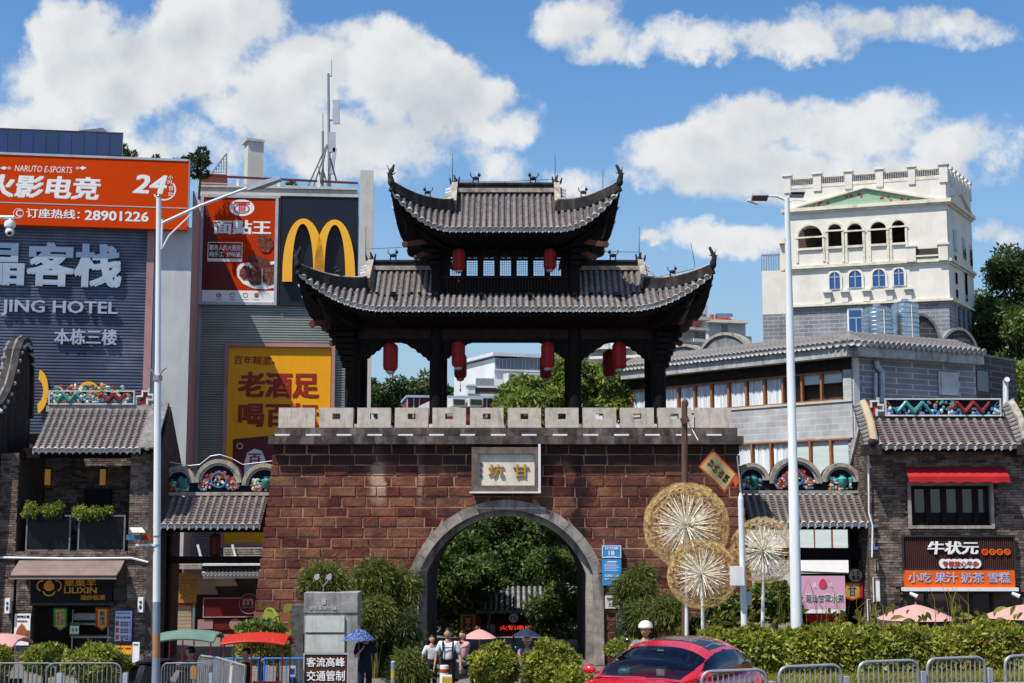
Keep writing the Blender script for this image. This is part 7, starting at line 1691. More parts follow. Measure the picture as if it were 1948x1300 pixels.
  for x in (1731,1925):
    l = thing('spot_lamp','small white spot lamp below the %s end of the orange board' % ('left' if x < 1800 else 'right'),'lamp',F.p(x,1126,.3),'spot lamps under the orange board'); mb = MB(); c = F.p(x,1129,.35); mb.cyl(c,c+V((.2,-.1,-.1)),.05,.07,10); mb.build('housing','metal_white',l)
  mb = MB(); F.box(mb,1659,998,1667,1004,.03,.15); F.box(mb,1656,1040,1670,1046,.03,.15); mb.build('junction_box','glaze_blue',t,kind='stuff')
  mb = MB(); mb.tube([F.p(1652,860,.15),F.p(1653,975,.15),F.p(1660,1000,.15),F.p(1659,1060,.15)],.03,6); mb.build('white_conduit','metal_white',t,smooth=True)
  # white vent pipe with lamp behind the roof
  l = thing('vent_pipe','white bent vent pipe standing behind the dragon frieze','pipe',W(1913,790,47)); mb = MB(); mb.tube([W(1913,790,47),W(1913,726,47),W(1916,722,46.8)],.09,8); mb.build('tube','metal_white',l,smooth=True)
build_right_shop()
# ------------------------------------------------------------------ street furniture
mat('pole_white',(.66,.70,.74),(.58,.62,.66),ns=2,nv=(1,1,.3),rough=.35,dirt=(.35,.33,.3),dirtamt=.25,dirtscale=(6,6,.4))
mat('pole_grey',(.20,.25,.33),(.16,.2,.27),ns=2,rough=.5); mat('pole_tan',(.36,.20,.10),(.28,.16,.09),ns=3,rough=.7)
mat('seed_gold',(.50,.36,.15),(.38,.26,.10),ns=5,rough=.45,rnd=.35,transl=.35); mat('rod_pale',(.88,.86,.78),(.80,.77,.68),ns=3,rough=.4)
mat('old_wood',(.13,.075,.055),(.07,.045,.038),ns=3,nv=(3,3,.3),rough=.9,bump=.5); mat('banner_cream',(.50,.42,.20),(.42,.35,.16),ns=2,rough=.8,transl=.25); mat('banner_red',(.62,.10,.02),(.5,.07,.015),ns=2,rough=.8,transl=.25)
mat('sign_blue',(.03,.26,.60),(.025,.22,.52),ns=1,rough=.4); mat('sign_brown',(.075,.028,.018),(.06,.022,.015),ns=1,rough=.5)
mat('stele_grey',(.33,.325,.32),(.22,.21,.21),ns=4,rough=.9,bump=.3,dirt=(.10,.09,.09),dirtamt=.6,dirtscale=(4,4,1)); mat('stele_pale',(.52,.54,.53),(.44,.46,.45),ns=5,rough=.85,bump=.2,dirt=(.3,.28,.26),dirtamt=.4,dirtscale=(5,5,1)); mat('stele_dark',(.11,.11,.115),(.06,.06,.062),ns=7,rough=.9,bump=.3)
mat('fence_steel',(.42,.42,.44),(.32,.32,.34),ns=3,rough=.4,metal=.5,dirt=(.2,.15,.12),dirtamt=.3,dirtscale=(8,8,8)); mat('fence_blue',(.04,.20,.55),(.035,.17,.48),ns=2,rough=.4)
mat('pink_cloth',(.72,.40,.38),(.64,.35,.33),ns=2,rough=.85,transl=.3); mat('pink_edge',(.6,.2,.14),ns=2,rough=.8); mat('navy_cloth',(.02,.03,.07),(.015,.02,.05),ns=2,rough=.7); mat('plaid',(.012,.022,.10),(.14,.22,.45),ns=5,nv=(6,.5,6),rough=.6,lo=.45,hi=.6)
mat('canopy_green',(.13,.21,.175),(.09,.155,.13),ns=2,rough=.7); mat('canopy_red',(.42,.022,.008),(.36,.018,.006),ns=2,rough=.5); mat('trike_red',(.20,.008,.012),ns=2,rough=.35,coat=.5); mat('rubber',(.015,.015,.016),ns=5,rough=.8); mat('chrome',(.6,.6,.62),ns=2,rough=.15,metal=1)
mat('strap_orange',(.75,.30,.03),ns=2,rough=.5); mat('scooter_black',(.012,.012,.014),ns=2,rough=.25,coat=.6); mat('speed_red',(.55,.02,.02),ns=1,rough=.5); mat('neon',(.8,.06,.02),ns=1,rough=.5,emit=((1,.06,.01),.6))

def lamp_left():
  Y = 27.0; b = W(297,1300,Y); z0 = gz(b.x,Y); top = W(302,378,Y)
  t = thing('street_lamp','tall white street lamp with one long bracket arm, left of the gate','street lamp',(b.x,Y,z0))
  tilt = (top.x-b.x)/(top.z-b.z)
  def at(py,dy=0): p = W(300,py,Y); return V((b.x+(p.z-b.z)*tilt,Y+dy,p.z))
  mb = MB(); lv = [(1145,.068),(378,.047)]; mb.tube([at(1145),at(720),at(700),at(378)],[.070,.064,.055,.048],16); mb.build('pole','pole_white',t,smooth=True)
  mb = MB(); mb.tube([at(1205),at(1145)],[.071,.0705],16); mb.build('grey_band','pole_grey',t,smooth=True); mb = MB(); mb.tube([at(1252),at(1205)],[.073,.072],16); mb.build('rust_band','pole_tan',t,smooth=True)
  mb = MB(); mb.tube([V((b.x,Y,z0)),at(1252)],[.085,.074],16); mb.cyl((b.x,Y,z0),(b.x,Y,z0+.04),.2); mb.build('pole_base','pole_grey',t,smooth=True)
  mb = MB(); mb.ball(at(374),.04); mb.build('finial','chrome',t,smooth=True)
  mb = MB(); mb.tube([W(308,425,Y),W(380,392,Y),W(470,358,Y-.2)],[.03,.03,.026],8); mb.build('arm','pole_white',t,smooth=True); mb = MB(); mb.tube([W(308,474,Y),W(322,448,Y),W(362,410,Y)],.018,7); mb.build('brace','pole_white',t,smooth=True)
  mb = MB(); mb.bar(at(418)+V((.07,0,0)),at(475)+V((.05,0,0)),.03,.05); mb.build('arm_plate','pole_white',t)
  a = W(471,361,Y-.2); c = W(534,340,Y-.3); d = (c-a).normalized(); mb = MB(); up = V((0,0,1)); side = V((0,1,0))
  q = [a-side*.05-up*.03,a+side*.05-up*.03,a+side*.05+up*.03,a-side*.05+up*.03,c-side*.10-up*.035,c+side*.10-up*.035,c+side*.10+up*.02,c-side*.10+up*.02]; mid = a.lerp(c,.45)
  m = [mid-side*.13-up*.05,mid+side*.13-up*.05,mid+side*.13+up*.05,mid-side*.13+up*.05]
  mb.hexa([q[0],q[1],m[1],m[0],q[3],q[2],m[2],m[3]]); mb.hexa([m[0],m[1],q[5],q[4],m[3],m[2],q[6],q[7]]); mb.build('lamp_head','frame_alu',t)
  mb = MB()
  for s in (-1,1): mb.tube([at(722)+V((0,-.06,0)),at(706)+V((s*.1,-.06,0)),at(700)+V((s*.17,-.06,0))],.02,6)
  mb.cyl(at(724),at(715),.085,n=12); mb.build('flag_holder','metal_grey',t,smooth=True)
  s = thing('pole_sign_arm','small sign and solar lamp on an arm clamped to the left street lamp','sign',W(290,1037,Y)); F = Face(230,Y-.05,310,Y-.05,1025)
  mb = MB(); F.box(mb,258,1035,296,1039,-.02,.03); mb.build('arm','metal_white',s); mb = MB(); F.box(mb,240,1018,268,1027.5,0,.03); mb.build('blue_plate','glaze_blue',s); mb = MB(); F.box(mb,268.2,1018,287,1028,0,.03); mb.build('red_plate','flag_red',s); mb = MB(); F.box(mb,266,1028,271,1035,0,.03); F.box(mb,266,1012,271,1018,0,.03); mb.build('stub','pole_tan',s,kind='stuff'); mb = MB(); mb.prism([F.p(247,1006,0),F.p(270,1006,0),F.p(276,1014,.15),F.p(252,1014,.15)],(0,0,.02)); mb.build('solar_cell','metal_white',s)
  mb = MB()
  for py in (1020,1037): mb.cyl(at(py-1),at(py+1),.078,n=14)
  mb.build('clamp','metal_grey',s,kind='stuff')
lamp_left()
def cctv():
  Y = 26; t = thing('security_camera','white dome security camera hanging from an arm at the left edge','camera',W(18,452,Y)); mb = MB(); mb.cyl(W(-45,413,Y),W(27,414,Y),.035,n=8); mb.build('arm','pole_white',t,smooth=True)
  c = W(19,425,Y); mb = MB(); mb.cyl(c+V((0,0,.03)),c+V((0,0,.12)),.03,n=8); mb.lathe(c,[(.03,.06),(.09,.03),(.105,-.02),(.10,-.07),(.07,-.10)],16); mb.build('housing','metal_white',t,smooth=True); mb = MB(); mb.ball(c+V((.01,-.02,-.17)),.085); mb.build('dome_head','metal_white',t,smooth=True); mb = MB(); mb.ball(c+V((.03,-.085,-.2)),.035); mb.build('lens','black_paint',t,smooth=True)
  # its post stands outside the frame
  p = W(-45,413,Y); mb = MB(); mb.cyl((p.x,Y,gz(p.x,Y)),(p.x,Y,p.z+.1),.07,n=12); mb.build('post','pole_white',t,smooth=True)
cctv()
def lamp_right():
  Y = 33.0; b = W(1515,1176,Y); top = W(1497,380,Y); zb = 1.3; t = thing('street_lamp','tall thick white street lamp with floodlights in front of the white tower','street lamp',(b.x,Y,zb)); k = (top.x-b.x)/(top.z-b.z)
  at = lambda py: V((b.x+(W(0,py,Y).z-b.z)*k,Y,W(0,py,Y).z)); base = V((b.x-(b.z-zb)*k,Y,zb))
  mb = MB(); mb.tube([base,at(900),at(897),at(600),at(378)],[.135,.115,.105,.09,.06],18); mb.cyl(base,base+V((0,0,.05)),.28); mb.build('pole','pole_white',t,smooth=True)
  mb = MB(); mb.tube([at(382),W(1478,374,Y),W(1455,373,Y)],[.03,.03,.02],8); mb.tube([at(388),W(1510,380,Y),W(1535,383,Y)],.012,5); mb.build('arm','pole_white',t,smooth=True)
  F = Face(1400,Y-.3,1560,Y-.3,375)
  def flood(x0,y0,x1,y1,tilt):
    a = F.p((x0+x1)/2,(y0+y1)/2,0); w = (x1-x0)/FPX*Y; h = (y1-y0)/FPX*Y; mb = MB(); dn = V((-.25,-.75*tilt,-1)).normalized(); mb.bar(a-V((w/2,0,0)),a+V((w/2,0,0)),.26,.06,up=(0,.35,1)); mb.build('floodlight','frame_alu',t); mb = MB(); mb.bar(a-V((w/2-.02,.03,.035)),a+V((w/2-.02,-.03,-.035)),.2,.01,up=(0,.35,1)); mb.build('lamp_glass','glass_dark',t)
  flood(1430,366,1461,385,1); flood(1503,361,1530,377,1);
  mb = MB(); mb.bar(F.p(1422,381,-.3),F.p(1442,387,-.3),.16,.05); mb.build('small_floodlight','metal_white',t); mb = MB(); F.box(mb,1506,364,1527,374,.02,.06); mb.build('light_panel','metal_grey',t)
lamp_right()

def film():
  m = mat('seed_film',(.72,.54,.24),(.60,.43,.17),ns=5,rough=.35,rnd=.3,transl=.4); nt = m.node_tree; o = nt.nodes['Material Output']; src = o.inputs[0].links[0].from_socket
  tr = nt.nodes.new('ShaderNodeBsdfTransparent'); mx = nt.nodes.new('ShaderNodeMixShader'); mx.inputs[0].default_value = .34; nt.links.new(tr.outputs[0],mx.inputs[1]); nt.links.new(src,mx.inputs[2]); nt.links.new(mx.outputs[0],o.inputs[0])
film()
def dandelion(cx,cy,rpx,Y,pole_px,pole_py,lab,seed):
  g = random.Random(seed); c = W(cx,cy,Y); R = rpx/FPX*Y; base = V((W(pole_px,pole_py,Y).x,Y,.9)); t = thing('dandelion_lamp',lab,'garden lamp',base,'dandelion shaped lamps before the gate')
  mb = MB(); mb.tube([base,V((c.x,Y,c.z-.02))],[.05,.035],10); mb.build('pole','pole_white',t,smooth=True)
  n = int(420*(rpx/80)**1.2); rods = MB(); discs = MB(); knobs = MB(); ga = math.pi*(3-5**.5)
  for i in range(n):
    z = 1-2*(i+.5)/n; r = math.sqrt(1-z*z); a = ga*i; d = V((r*math.cos(a),r*math.sin(a),z)); d = (d+V((g.uniform(-.05,.05),g.uniform(-.05,.05),g.uniform(-.05,.05)))).normalized()
    L_ = R*g.uniform(.93,1.0); e = c+d*L_
    if i % 5 < 2: rods.tube([c+d*.04,c+d*L_*g.uniform(.76,.86)],[.012,.010],4,cap=False); knobs.ball(c+d*L_*.8,.018,nu=5,nv=3)
    u = d.orthogonal().normalized(); v = d.cross(u); ph = g.uniform(0,6.28); s = R*.095*g.uniform(.8,1.25); k = 10
    def rg(q,lift): return [e+(u*math.cos(ph+6.283*j/k)+v*math.sin(ph+6.283*j/k))*s*q*(1+.06*math.sin(j*3.1))+d*lift for j in range(k)]
    A_,B_,C_ = rg(.72,0),rg(1.,.02),rg(1.08,.10*R/2)
    for X_,Y_ in ((A_,B_),(B_,C_)): discs.add(X_+Y_,[(j,(j+1) % k,k+(j+1) % k,k+j) for j in range(k)],g.random())
  rods.build('radiating_rods','rod_pale',t,kind='stuff'); discs.build('gold_seed_rings','seed_film',t,kind='stuff'); knobs.build('rod_tips','pole_tan',t,kind='stuff'); mb = MB(); mb.ball(c,.07); mb.build('hub','rod_pale',t,smooth=True)
dandelion(1306,1000,79,34.5,1305,1205,'largest golden dandelion lamp, upper left of the three',1); dandelion(1335,1092,64,33.6,1338,1235,'lowest golden dandelion lamp, in front of the largest one',2); dandelion(1452,1047,61,34.0,1448,1186,'right golden dandelion lamp beside the thick white street lamp',3)

def posts():
  Y = 36.5; t = thing('wooden_pole','weathered dark wooden pole rising behind the largest dandelion lamp','pole',(W(1300,1200,Y).x,Y,.5)); mb = MB(); mb.tube([(W(1303,1200,Y).x,Y,.4),W(1303,930,Y),W(1302,765,Y)],[.11,.085,.075],9); mb.build('shaft','old_wood',t,smooth=True); mb = MB(); mb.bar(W(1296,802,Y-.1),W(1310,797,Y-.1),.12,.16); mb.ball(W(1303,768,Y),.09,.07,.12); mb.build('top_bracket','old_wood',t,kind='stuff'); mb = MB(); mb.tube([W(1310,805,Y),W(1328,838,Y-.2)],.012,5); mb.build('wire','metal_white',t)
  Y = 32.5; t = thing('signal_post','slim white signal post with a control box, between two dandelion lamps','post',(W(1416,1200,Y).x,Y,1.1)); mb = MB(); mb.tube([(W(1417,1210,Y).x,Y,1.0),W(1409,950,Y)],[.075,.065],12); mb.cyl(W(1409,950,Y),W(1409,938,Y),.065,.03,10); mb.build('pole','pole_white',t,smooth=True); mb = MB(); mb.tube([W(1409,940,Y),W(1402,868,Y)],.02,6); mb.build('mast','chrome',t)
  F = Face(1380,Y-.15,1440,Y-.15,1095); mb = MB(); F.box(mb,1391,1078,1416,1114,-.05,.18); mb.build('control_box','metal_white',t); mb = MB(); F.box(mb,1412,1126,1430,1152,-.25,-.15); mb.build('rear_plate','frame_alu',t)
  b = thing('town_banner','slanted cream banner with red border flying before the gate corner','banner',W(1402,905,Y)); F = Face(1320,Y,1420,Y,900);
  def warp(u,v,d=0): # u along long axis
    A,B,C,D = (1329,888),(1357,856),(1402,903),(1379,938); x = (A[0]*(1-u)+D[0]*u)*(1-v)+(B[0]*(1-u)+C[0]*u)*v; y = (A[1]*(1-u)+D[1]*u)*(1-v)+(B[1]*(1-u)+C[1]*u)*v
    return F.p(x,y,d+.05*math.sin(u*5+v*2))
  mb = MB(); mb.grid([[warp(i/12,j/6) for j in range(7)] for i in range(13)],.5); o = mb.build('red_border','banner_red',b,smooth='all'); mb = MB(); mb.grid([[warp(.05+.90*i/12,.07+.86*j/6,.012) for j in range(7)] for i in range(13)],.5); mb.build('cream_field','banner_cream',b,smooth='all')
  mb = MB(); mb.grid([[warp(i/6*.12+.96,.7+.3*j/3) + V((0,0,-.12*i/6)) for j in range(4)] for i in range(7)],.5); mb.build('tail','banner_red',b,smooth='all'); mb = MB(); mb.tube([warp(0,-.05),warp(0,1.05)],.015,6); mb.build('rod','metal_dark',b)
  for i,ch in enumerate('甘坑古镇'):
    me = text_mesh(ch,.01); co = [v.co.copy() for v in me.vertices]; fs = [list(p.vertices) for p in me.polygons]; bpy.data.meshes.remove(me); mb = MB(); vs = []
    for c in co: u = .12+i*.2+(.85-c.y)*.16; v = .28+c.x*.44; vs.append(warp(u,v,.02+c.z*.3))
    mb.add(vs,fs,.5); mb.build('lettering','wood_dark',b,kind='stuff')
  b['label'] = 'slanted cream banner with red border flying before the gate corner'
posts()

def gate_signs():
  Y = GY-.02; F = Face(1130,Y,1200,Y,1080)
  for (x0,y0,x1,y1,m,lab,kind) in ((1145,1038,1182,1062,'sign_blue','blue house number plate 18 on the gate wall, uppermost of the plates',0),(1146,1064,1182,1114,'sign_blue','tall blue notice plate with white lines below the number plate',1),(1151,1134,1180,1158,'ac_white','white number plate 18 on the gate wall below the blue notice',2)):
    s = thing('number_plate' if kind != 1 else 'notice_plate',lab,'sign',F.p((x0+x1)/2,y1,.1)); mb = MB(); F.box(mb,x0,y0,x1,y1,-.2,.05); mb.build('plate',m,s)
    if kind == 0: mb = MB(); F.frame(mb,x0+.5,y0+.5,x1-.5,y1-.5,.018,.05,.056); mb.build('white_rim','letter_white',s); txt(F,'甘坑路',x0+5,y0+3,x1-5,y0+8,'letter_white',s,d=.05,t=.006,off=.02); txt(F,'18',x0+13,y0+10,x1-13,y0+19,'letter_white',s,d=.05,t=.006,off=.02); mb = MB(); F.box(mb,x0+9,y0+20.5,x1-9,y0+21.5,.05,.054); mb.build('white_rule','letter_white',s)
    elif kind == 1:
      mb = MB(); F.box(mb,x0+9,y0+4,x1-9,y0+6,.05,.055)
      for k in range(5): F.box(mb,x0+4,y0+9+k*3,x1-10+k % 3*3,y0+9.8+k*3,.05,.055)
      mb.build('white_rules','letter_white',s,kind='stuff'); txt(F,'古迹保护公告',x0+4,y0+29,x1-4,y0+34,'letter_white',s,d=.05,t=.006,off=.02); txt(F,'甘坑管理',x0+4,y0+36,x1-12,y0+40,'letter_white',s,d=.05,t=.006,off=.02)
    else: txt(F,'18',x0+8,y0+12,x1-8,y0+20,'black_paint',s,d=.05,t=.006,off=.0); txt(F,'甘坑',x0+3,y0+3,x1-10,y0+8,'stele_dark',s,d=.05,t=.006)
  # slatted cabinet right of the arch
  c = thing('slatted_cabinet','grey vertical slatted cabinet at the foot of the gate wall','cabinet',F.p(1186,1262,.3)); mb = MB(); F.box(mb,1172,1166,1199,1264,-.05,.25); mb.build('body','metal_dark',c)
  for k in range(7): mb = MB(); F.box(mb,1173+k*3.8,1167,1174.8+k*3.8,1263,.25,.30); mb.build('slat','metal_grey',c)
gate_signs()

def stele():
  Y = 37.5; F = Face(540,Y,700,Y,1200); t = thing('stone_stele','weathered stacked stone stele with pale tablets left of the arch','monument',F.p(620,1330)); a0,a1,_,z1 = F.rc(578,1128,658,1200)
  D = -1.0
  def blk(x0,y0,x1,y1,d0,d1,m,nm): mb = MB(); F.box(mb,x0,y0,x1,y1,d0,d1); mb.build(nm,m,t)
  blk(578,1128,680,1166,D,0,'stele_grey','top_block'); blk(578,1166.5,680,1205,D,-.03,'stele_grey','middle_block'); blk(578,1205.5,680,1345,D,-.03,'stele_grey','base_block')
  blk(581,1172,655,1203,-.03,.03,'stele_pale','tablet'); blk(581,1208,655,1242,-.03,.03,'stele_pale','tablet'); blk(553,1152,576.5,1345,D+.2,-.15,'stele_dark','side_slab'); blk(661,1128.5,682,1345,D+.1,-.04,'stele_dark','side_slab') if False else None
  txt(F,'甘坑客家小镇',588,1154,640,1161,'stele_pale',t,d=.0,t=.01); txt(F,'8',612,1138,620,1151,'stele_pale',t,d=.0,t=.01)
  for x in (604,627):
    l = thing('stele_floodlight','small blue glass floodlight on the stele top, %s one' % ('left' if x < 610 else 'right'),'floodlight',F.p(x,1100,-.3),'floodlights over the stele'); mb = MB(); c = F.p(x,1098,-.3); mb.cyl(c+V((-.01,-.08,0)),c+V((0,.06,.02)),.075,.06,12); mb.build('housing','pipe',l,smooth=True); mb = MB(); mb.tube([c+V((0,0,-.05)),F.p(615,1115,-.3),F.p(615,1128,-.3)],.015,5); mb.build('stem','metal_grey',l)
  Y = 33.5; F = Face(560,Y,680,Y,1270); s = thing('brown_traffic_sign','brown sign with two rows of white characters in front of the stele','sign',(F.p(620,1300).x,Y,gz(-4.4,Y)))
  mb = MB(); F.box(mb,577.5,1244,662,1302,-.04,0); mb.build('panel','sign_brown',s); mb = MB(); F.frame(mb,576.5,1243,663,1303,.03,-.03,.02); mb.build('frame','frame_alu',s); txt(F,'客流高峰',583,1251,656,1269,'letter_white',s,d=.0,t=.01,off=.015); txt(F,'交通管制',583,1276,656,1296,'letter_white',s,d=.0,t=.01,off=.015)
  for x in (584,655): mb = MB(); a = F.sz(x,1300)[0]; F.boxs(mb,a-.02,a+.02,gz(-4.4,Y),F.sz(x,1302)[1],-.03,0); mb.build('leg','metal_grey',s)
stele()

# fences -------------------------------------------------------------
def fence_proto(w=1.0,h=1.08,n=11,m='fence_steel',name='steel_fence_panel',lab='',group='',r=.024):
  t = thing(name,lab,'fence',(0,0,0),group); mb = MB(); rr = .14
  pts = [(0,.0),(0,h-rr)]+[(rr-rr*math.cos(a),h-rr+rr*math.sin(a)) for a in (.4,.8,1.2,1.57)]+[(w-rr+rr*math.sin(a),h-rr+rr*math.cos(a)) for a in (0,.4,.8,1.2,1.57)]+[(w,0)]
  mb.tube([(x-w/2,0,z) for x,z in pts],r,8); mb.build('frame',m,t,smooth=True); me = None
  mb = MB(); mb.cyl((0,0,.16),(0,0,h-.04),.011,n=6); me = mb.mesh('bar',m,True)
  for i in range(n):
    x = -w/2+w*(i+1)/(n+1); link('bar',me,t,at=(x,0,0))
  mb = MB(); mb.cyl((-w/2,0,.17),(w/2,0,.17),.018,n=6); mb.build('lower_rail',m,t,smooth=True)
  mb = MB(); mb.box(w/2+.04,w/2+.12,-.04,.04,0,h-.17); mb.build('post','frame_alu',t); return t
LIN_ = [('leftmost',1341),('second',1480),('third',1622),('fourth',1756),('fifth',1893)]
def fences():
  P = fence_proto(1.02,1.08,11,group='rounded steel fence panels along the road'); F = Face(1300,20.3,1948,22.2,1280); a = math.atan2(F.t.y,F.t.x)
  labs = ['rounded steel fence panel in front of the red car','rounded steel fence panel just right of the red car','rounded steel fence panel, second right of the red car','rounded steel fence panel, third right of the red car','rounded steel fence panel at the right edge of the photo']
  for i,px in enumerate((1396,1541,1690,1819,1965)):
    o = P if i == 0 else copy_tree(P); s = F.sz(px,1275)[0]; zt = F.sz(px,(1276,1267,1258,1252,1247)[i])[1]; p = F.w(s,0); place(o,(p.x,p.y,zt-1.08),a,labs[i])
  # verge under the fence
  mb = MB();
  for i in range(-4,34):
    s0 = i*.5; q = F.w(s0,0); r = F.w(s0+.49,0); zz = F.sz(1341+i*20,1276)[1]-1.08; zz = 1.02+.03*max(0,s0); mb.hexa([q+F.n*.12+V((0,0,.6)),r+F.n*.12+V((0,0,.6)),r-F.n*.12+V((0,0,.6)),q-F.n*.12+V((0,0,.6)),q+F.n*.12+V((0,0,zz)),r+F.n*.12+V((0,0,zz)),r-F.n*.12+V((0,0,zz)),q-F.n*.12+V((0,0,zz))])
  mb.build('fence_kerb','kerb',None,kind='structure')
  # plainer railings bottom left
  R = fence_proto(1.3,1.0,15,m='metal_grey',r=.015,name='plain_railing',group='plain grey railings at the lower left'); Y = 25.5
  labs = ['plain grey railing below the left clipped tree','plain grey railing between the two clipped trees','plain grey railing right of the left street lamp']
  for i,px in enumerate((36,160,352)):
    o = R if i == 0 else copy_tree(R); p = W(px,1262,Y-.3*i*0); place(o,(p.x,Y+.0,p.z-1.0),.03*i,labs[i],(.62 if i == 2 else 1,1,1))
  b = thing('leaning_barrier','densely barred grey metal barrier leaning askew beside the red tricycle','barrier',W(420,1300,27)); Fb = Face(375,28.6,470,26.6,1275)
  top = lambda x: 1246+(x-378)*.22 if x > 378 else 1262
  n = 24
  for i in range(n):
    x = 380+i*3.6; xb = x-4 if i < 10 else x-6; mb = MB(); mb.bar(Fb.p(x,top(x)+3),Fb.p(xb,1330),.028,.022); mb.build('bar','fence_steel',b)
  mb = MB(); mb.tube([Fb.p(376,1330),Fb.p(378,1258),Fb.p(383,1248),Fb.p(415,1252),Fb.p(467,1267),Fb.p(462,1330)],.024,8); mb.build('frame','fence_steel',b,smooth=True)
  mb = MB(); mb.bar(Fb.p(410,1253),Fb.p(406,1330),.07,.03); mb.bar(Fb.p(441,1262),Fb.p(436,1330),.05,.03); mb.build('stile','metal_white',b,kind='stuff')
  w_ = thing('wooden_arrow_board','small wooden arrow board on a post beside the leaning barrier','sign',W(367,1300,26)); Fw = Face(355,26,380,26,1280); mb = MB(); Fw.poly(mb,[(362,1271),(368,1265),(374,1271),(374,1292),(362,1292)],0,.03); mb.build('board','wood_sign',w_); mb = MB(); a_ = Fw.sz(368,1290)[0]; Fw.boxs(mb,a_-.02,a_+.02,1.0,Fw.sz(368,1292)[1],-.02,0); mb.build('post','metal_white',w_)
  # blue barrier
  Bp = fence_proto(1.25,1.05,7,m='fence_blue',name='blue_barrier',group='blue tube barriers by the stele');
  for i,(px,Y,lab) in enumerate(((545,35.2,'blue tube barrier beside the brown sign'),(455,35.6,'blue tube barrier behind the red tricycle'))):
    o = Bp if i == 0 else copy_tree(Bp); p = W(px,1253,Y); place(o,(p.x,Y,p.z-1.05),.02,lab)
  Fs = Face(540,35.0,570,35.0,1270); s = thing('blue_notice','white notice with blue character hung on the blue barrier','notice',Fs.p(556,1288)); mb = MB(); Fs.box(mb,549,1267,562,1287,.0,.03); mb.build('card','board_blue',s); txt(Fs,'制',551,1271,560,1283,'ink_blue',s,d=.03,t=.006,off=.02); mb = MB(); Fs.box(mb,549,1287,562,1289,0,.03); mb.build('strip','fence_blue',s)
fences()

def bollards():
  for (px,py,Y,lab,kind) in ((748,1260,35,'striped blue and yellow bollard left of the backpack man',0),(845,1266,33.5,'silver bollard with red band in front of the backpack man',1),(851,1285,32.5,'yellow and white box post before the silver bollard',2)):
    p = W(px,py,Y); z0 = gz(p.x,Y); t = thing('bollard',lab,'bollard',(p.x,Y,z0)); H = p.z-z0
    if kind == 0:
      for i in range(6): mb = MB(); mb.cyl((p.x,Y,z0+H*i/6+.002),(p.x,Y,z0+H*(i+1)/6),.055,n=14); mb.build('stripe','flag_yellow' if i % 2 == 0 else 'pole_grey',t,smooth=True)
      mb = MB(); mb.ball((p.x,Y,z0+H),.055,rz=.03); mb.build('cap','frame_alu',t,smooth=True)
    elif kind == 1:
      mb = MB(); mb.cyl((p.x,Y,z0),(p.x,Y,p.z),.10,n=18); mb.build('tube','metal_white',t,smooth=True); mb = MB(); mb.cyl((p.x,Y,p.z-.16),(p.x,Y,p.z-.08),.104,n=18); mb.build('band','flag_red',t,smooth=True)
    else: mb = MB(); mb.box(p.x-.1,p.x+.1,Y-.1,Y+.1,z0,p.z); mb.build('body','ac_white',t); mb = MB(); mb.box(p.x-.11,p.x+.11,Y-.11,Y+.11,p.z-.35,p.z-.03); mb.build('yellow_sleeve','flag_yellow',t)
bollards()

# umbrellas -----------------------------------------------------------
def umbrella(px,py,Y,w_px,h_px,m,lab,name='parasol',cat='parasol',pole=True,n=8,zground=None,edge=None,rot=.2,pm='pole_tan',group=None):
  top = W(px,py,Y); R = w_px/2/FPX*Y; H = h_px/FPX*Y; zg = gz(top.x,Y) if zground is None else zground
  t = thing(name,lab,cat,(top.x,top.y,zg),group); rows = []
  for i in range(6):
    k = i/5; rows.append([top+V((R*k*math.cos(rot+2*math.pi*j/(n*3))*(1-.03*(j % 3 != 0)*k),R*k*math.sin(rot+2*math.pi*j/(n*3))*(1-.03*(j % 3 != 0)*k),-H*(k**1.35))) for j in range(n*3+1)])
  mb = MB(); mb.grid(rows,.5); mb.build('canopy',m,t,smooth=True)
  mb = MB()
  for j in range(n): a = rot+2*math.pi*j/n; mb.tube([top+V((R*k*math.cos(a),R*k*math.sin(a),-H*(k**1.35)-.015)) for k in (0,.5,1)],.008,4)
  mb.build('ribs',edge or 'metal_grey',t,kind='stuff')
  if pole: mb = MB(); mb.cyl((top.x,top.y,zg),top+V((0,0,.06)),.022 if cat == 'parasol' else .012,n=8); mb.build('pole',pm,t,smooth=True)
  return t
umbrella(1742,1150,41,150,27,'pink_cloth','pink patio parasol in front of the right shop window',edge='pink_edge',zground=0,n=4,rot=.75)
umbrella(1950,1150,41,170,24,'pink_cloth','pink patio parasol cut by the right edge',edge='pink_edge',zground=0,n=4,rot=.75)
umbrella(912,1197,43.3,66,16,'pink_cloth','pink parasol seen through the arch',edge='pink_edge',n=4,zground=0,rot=.75)

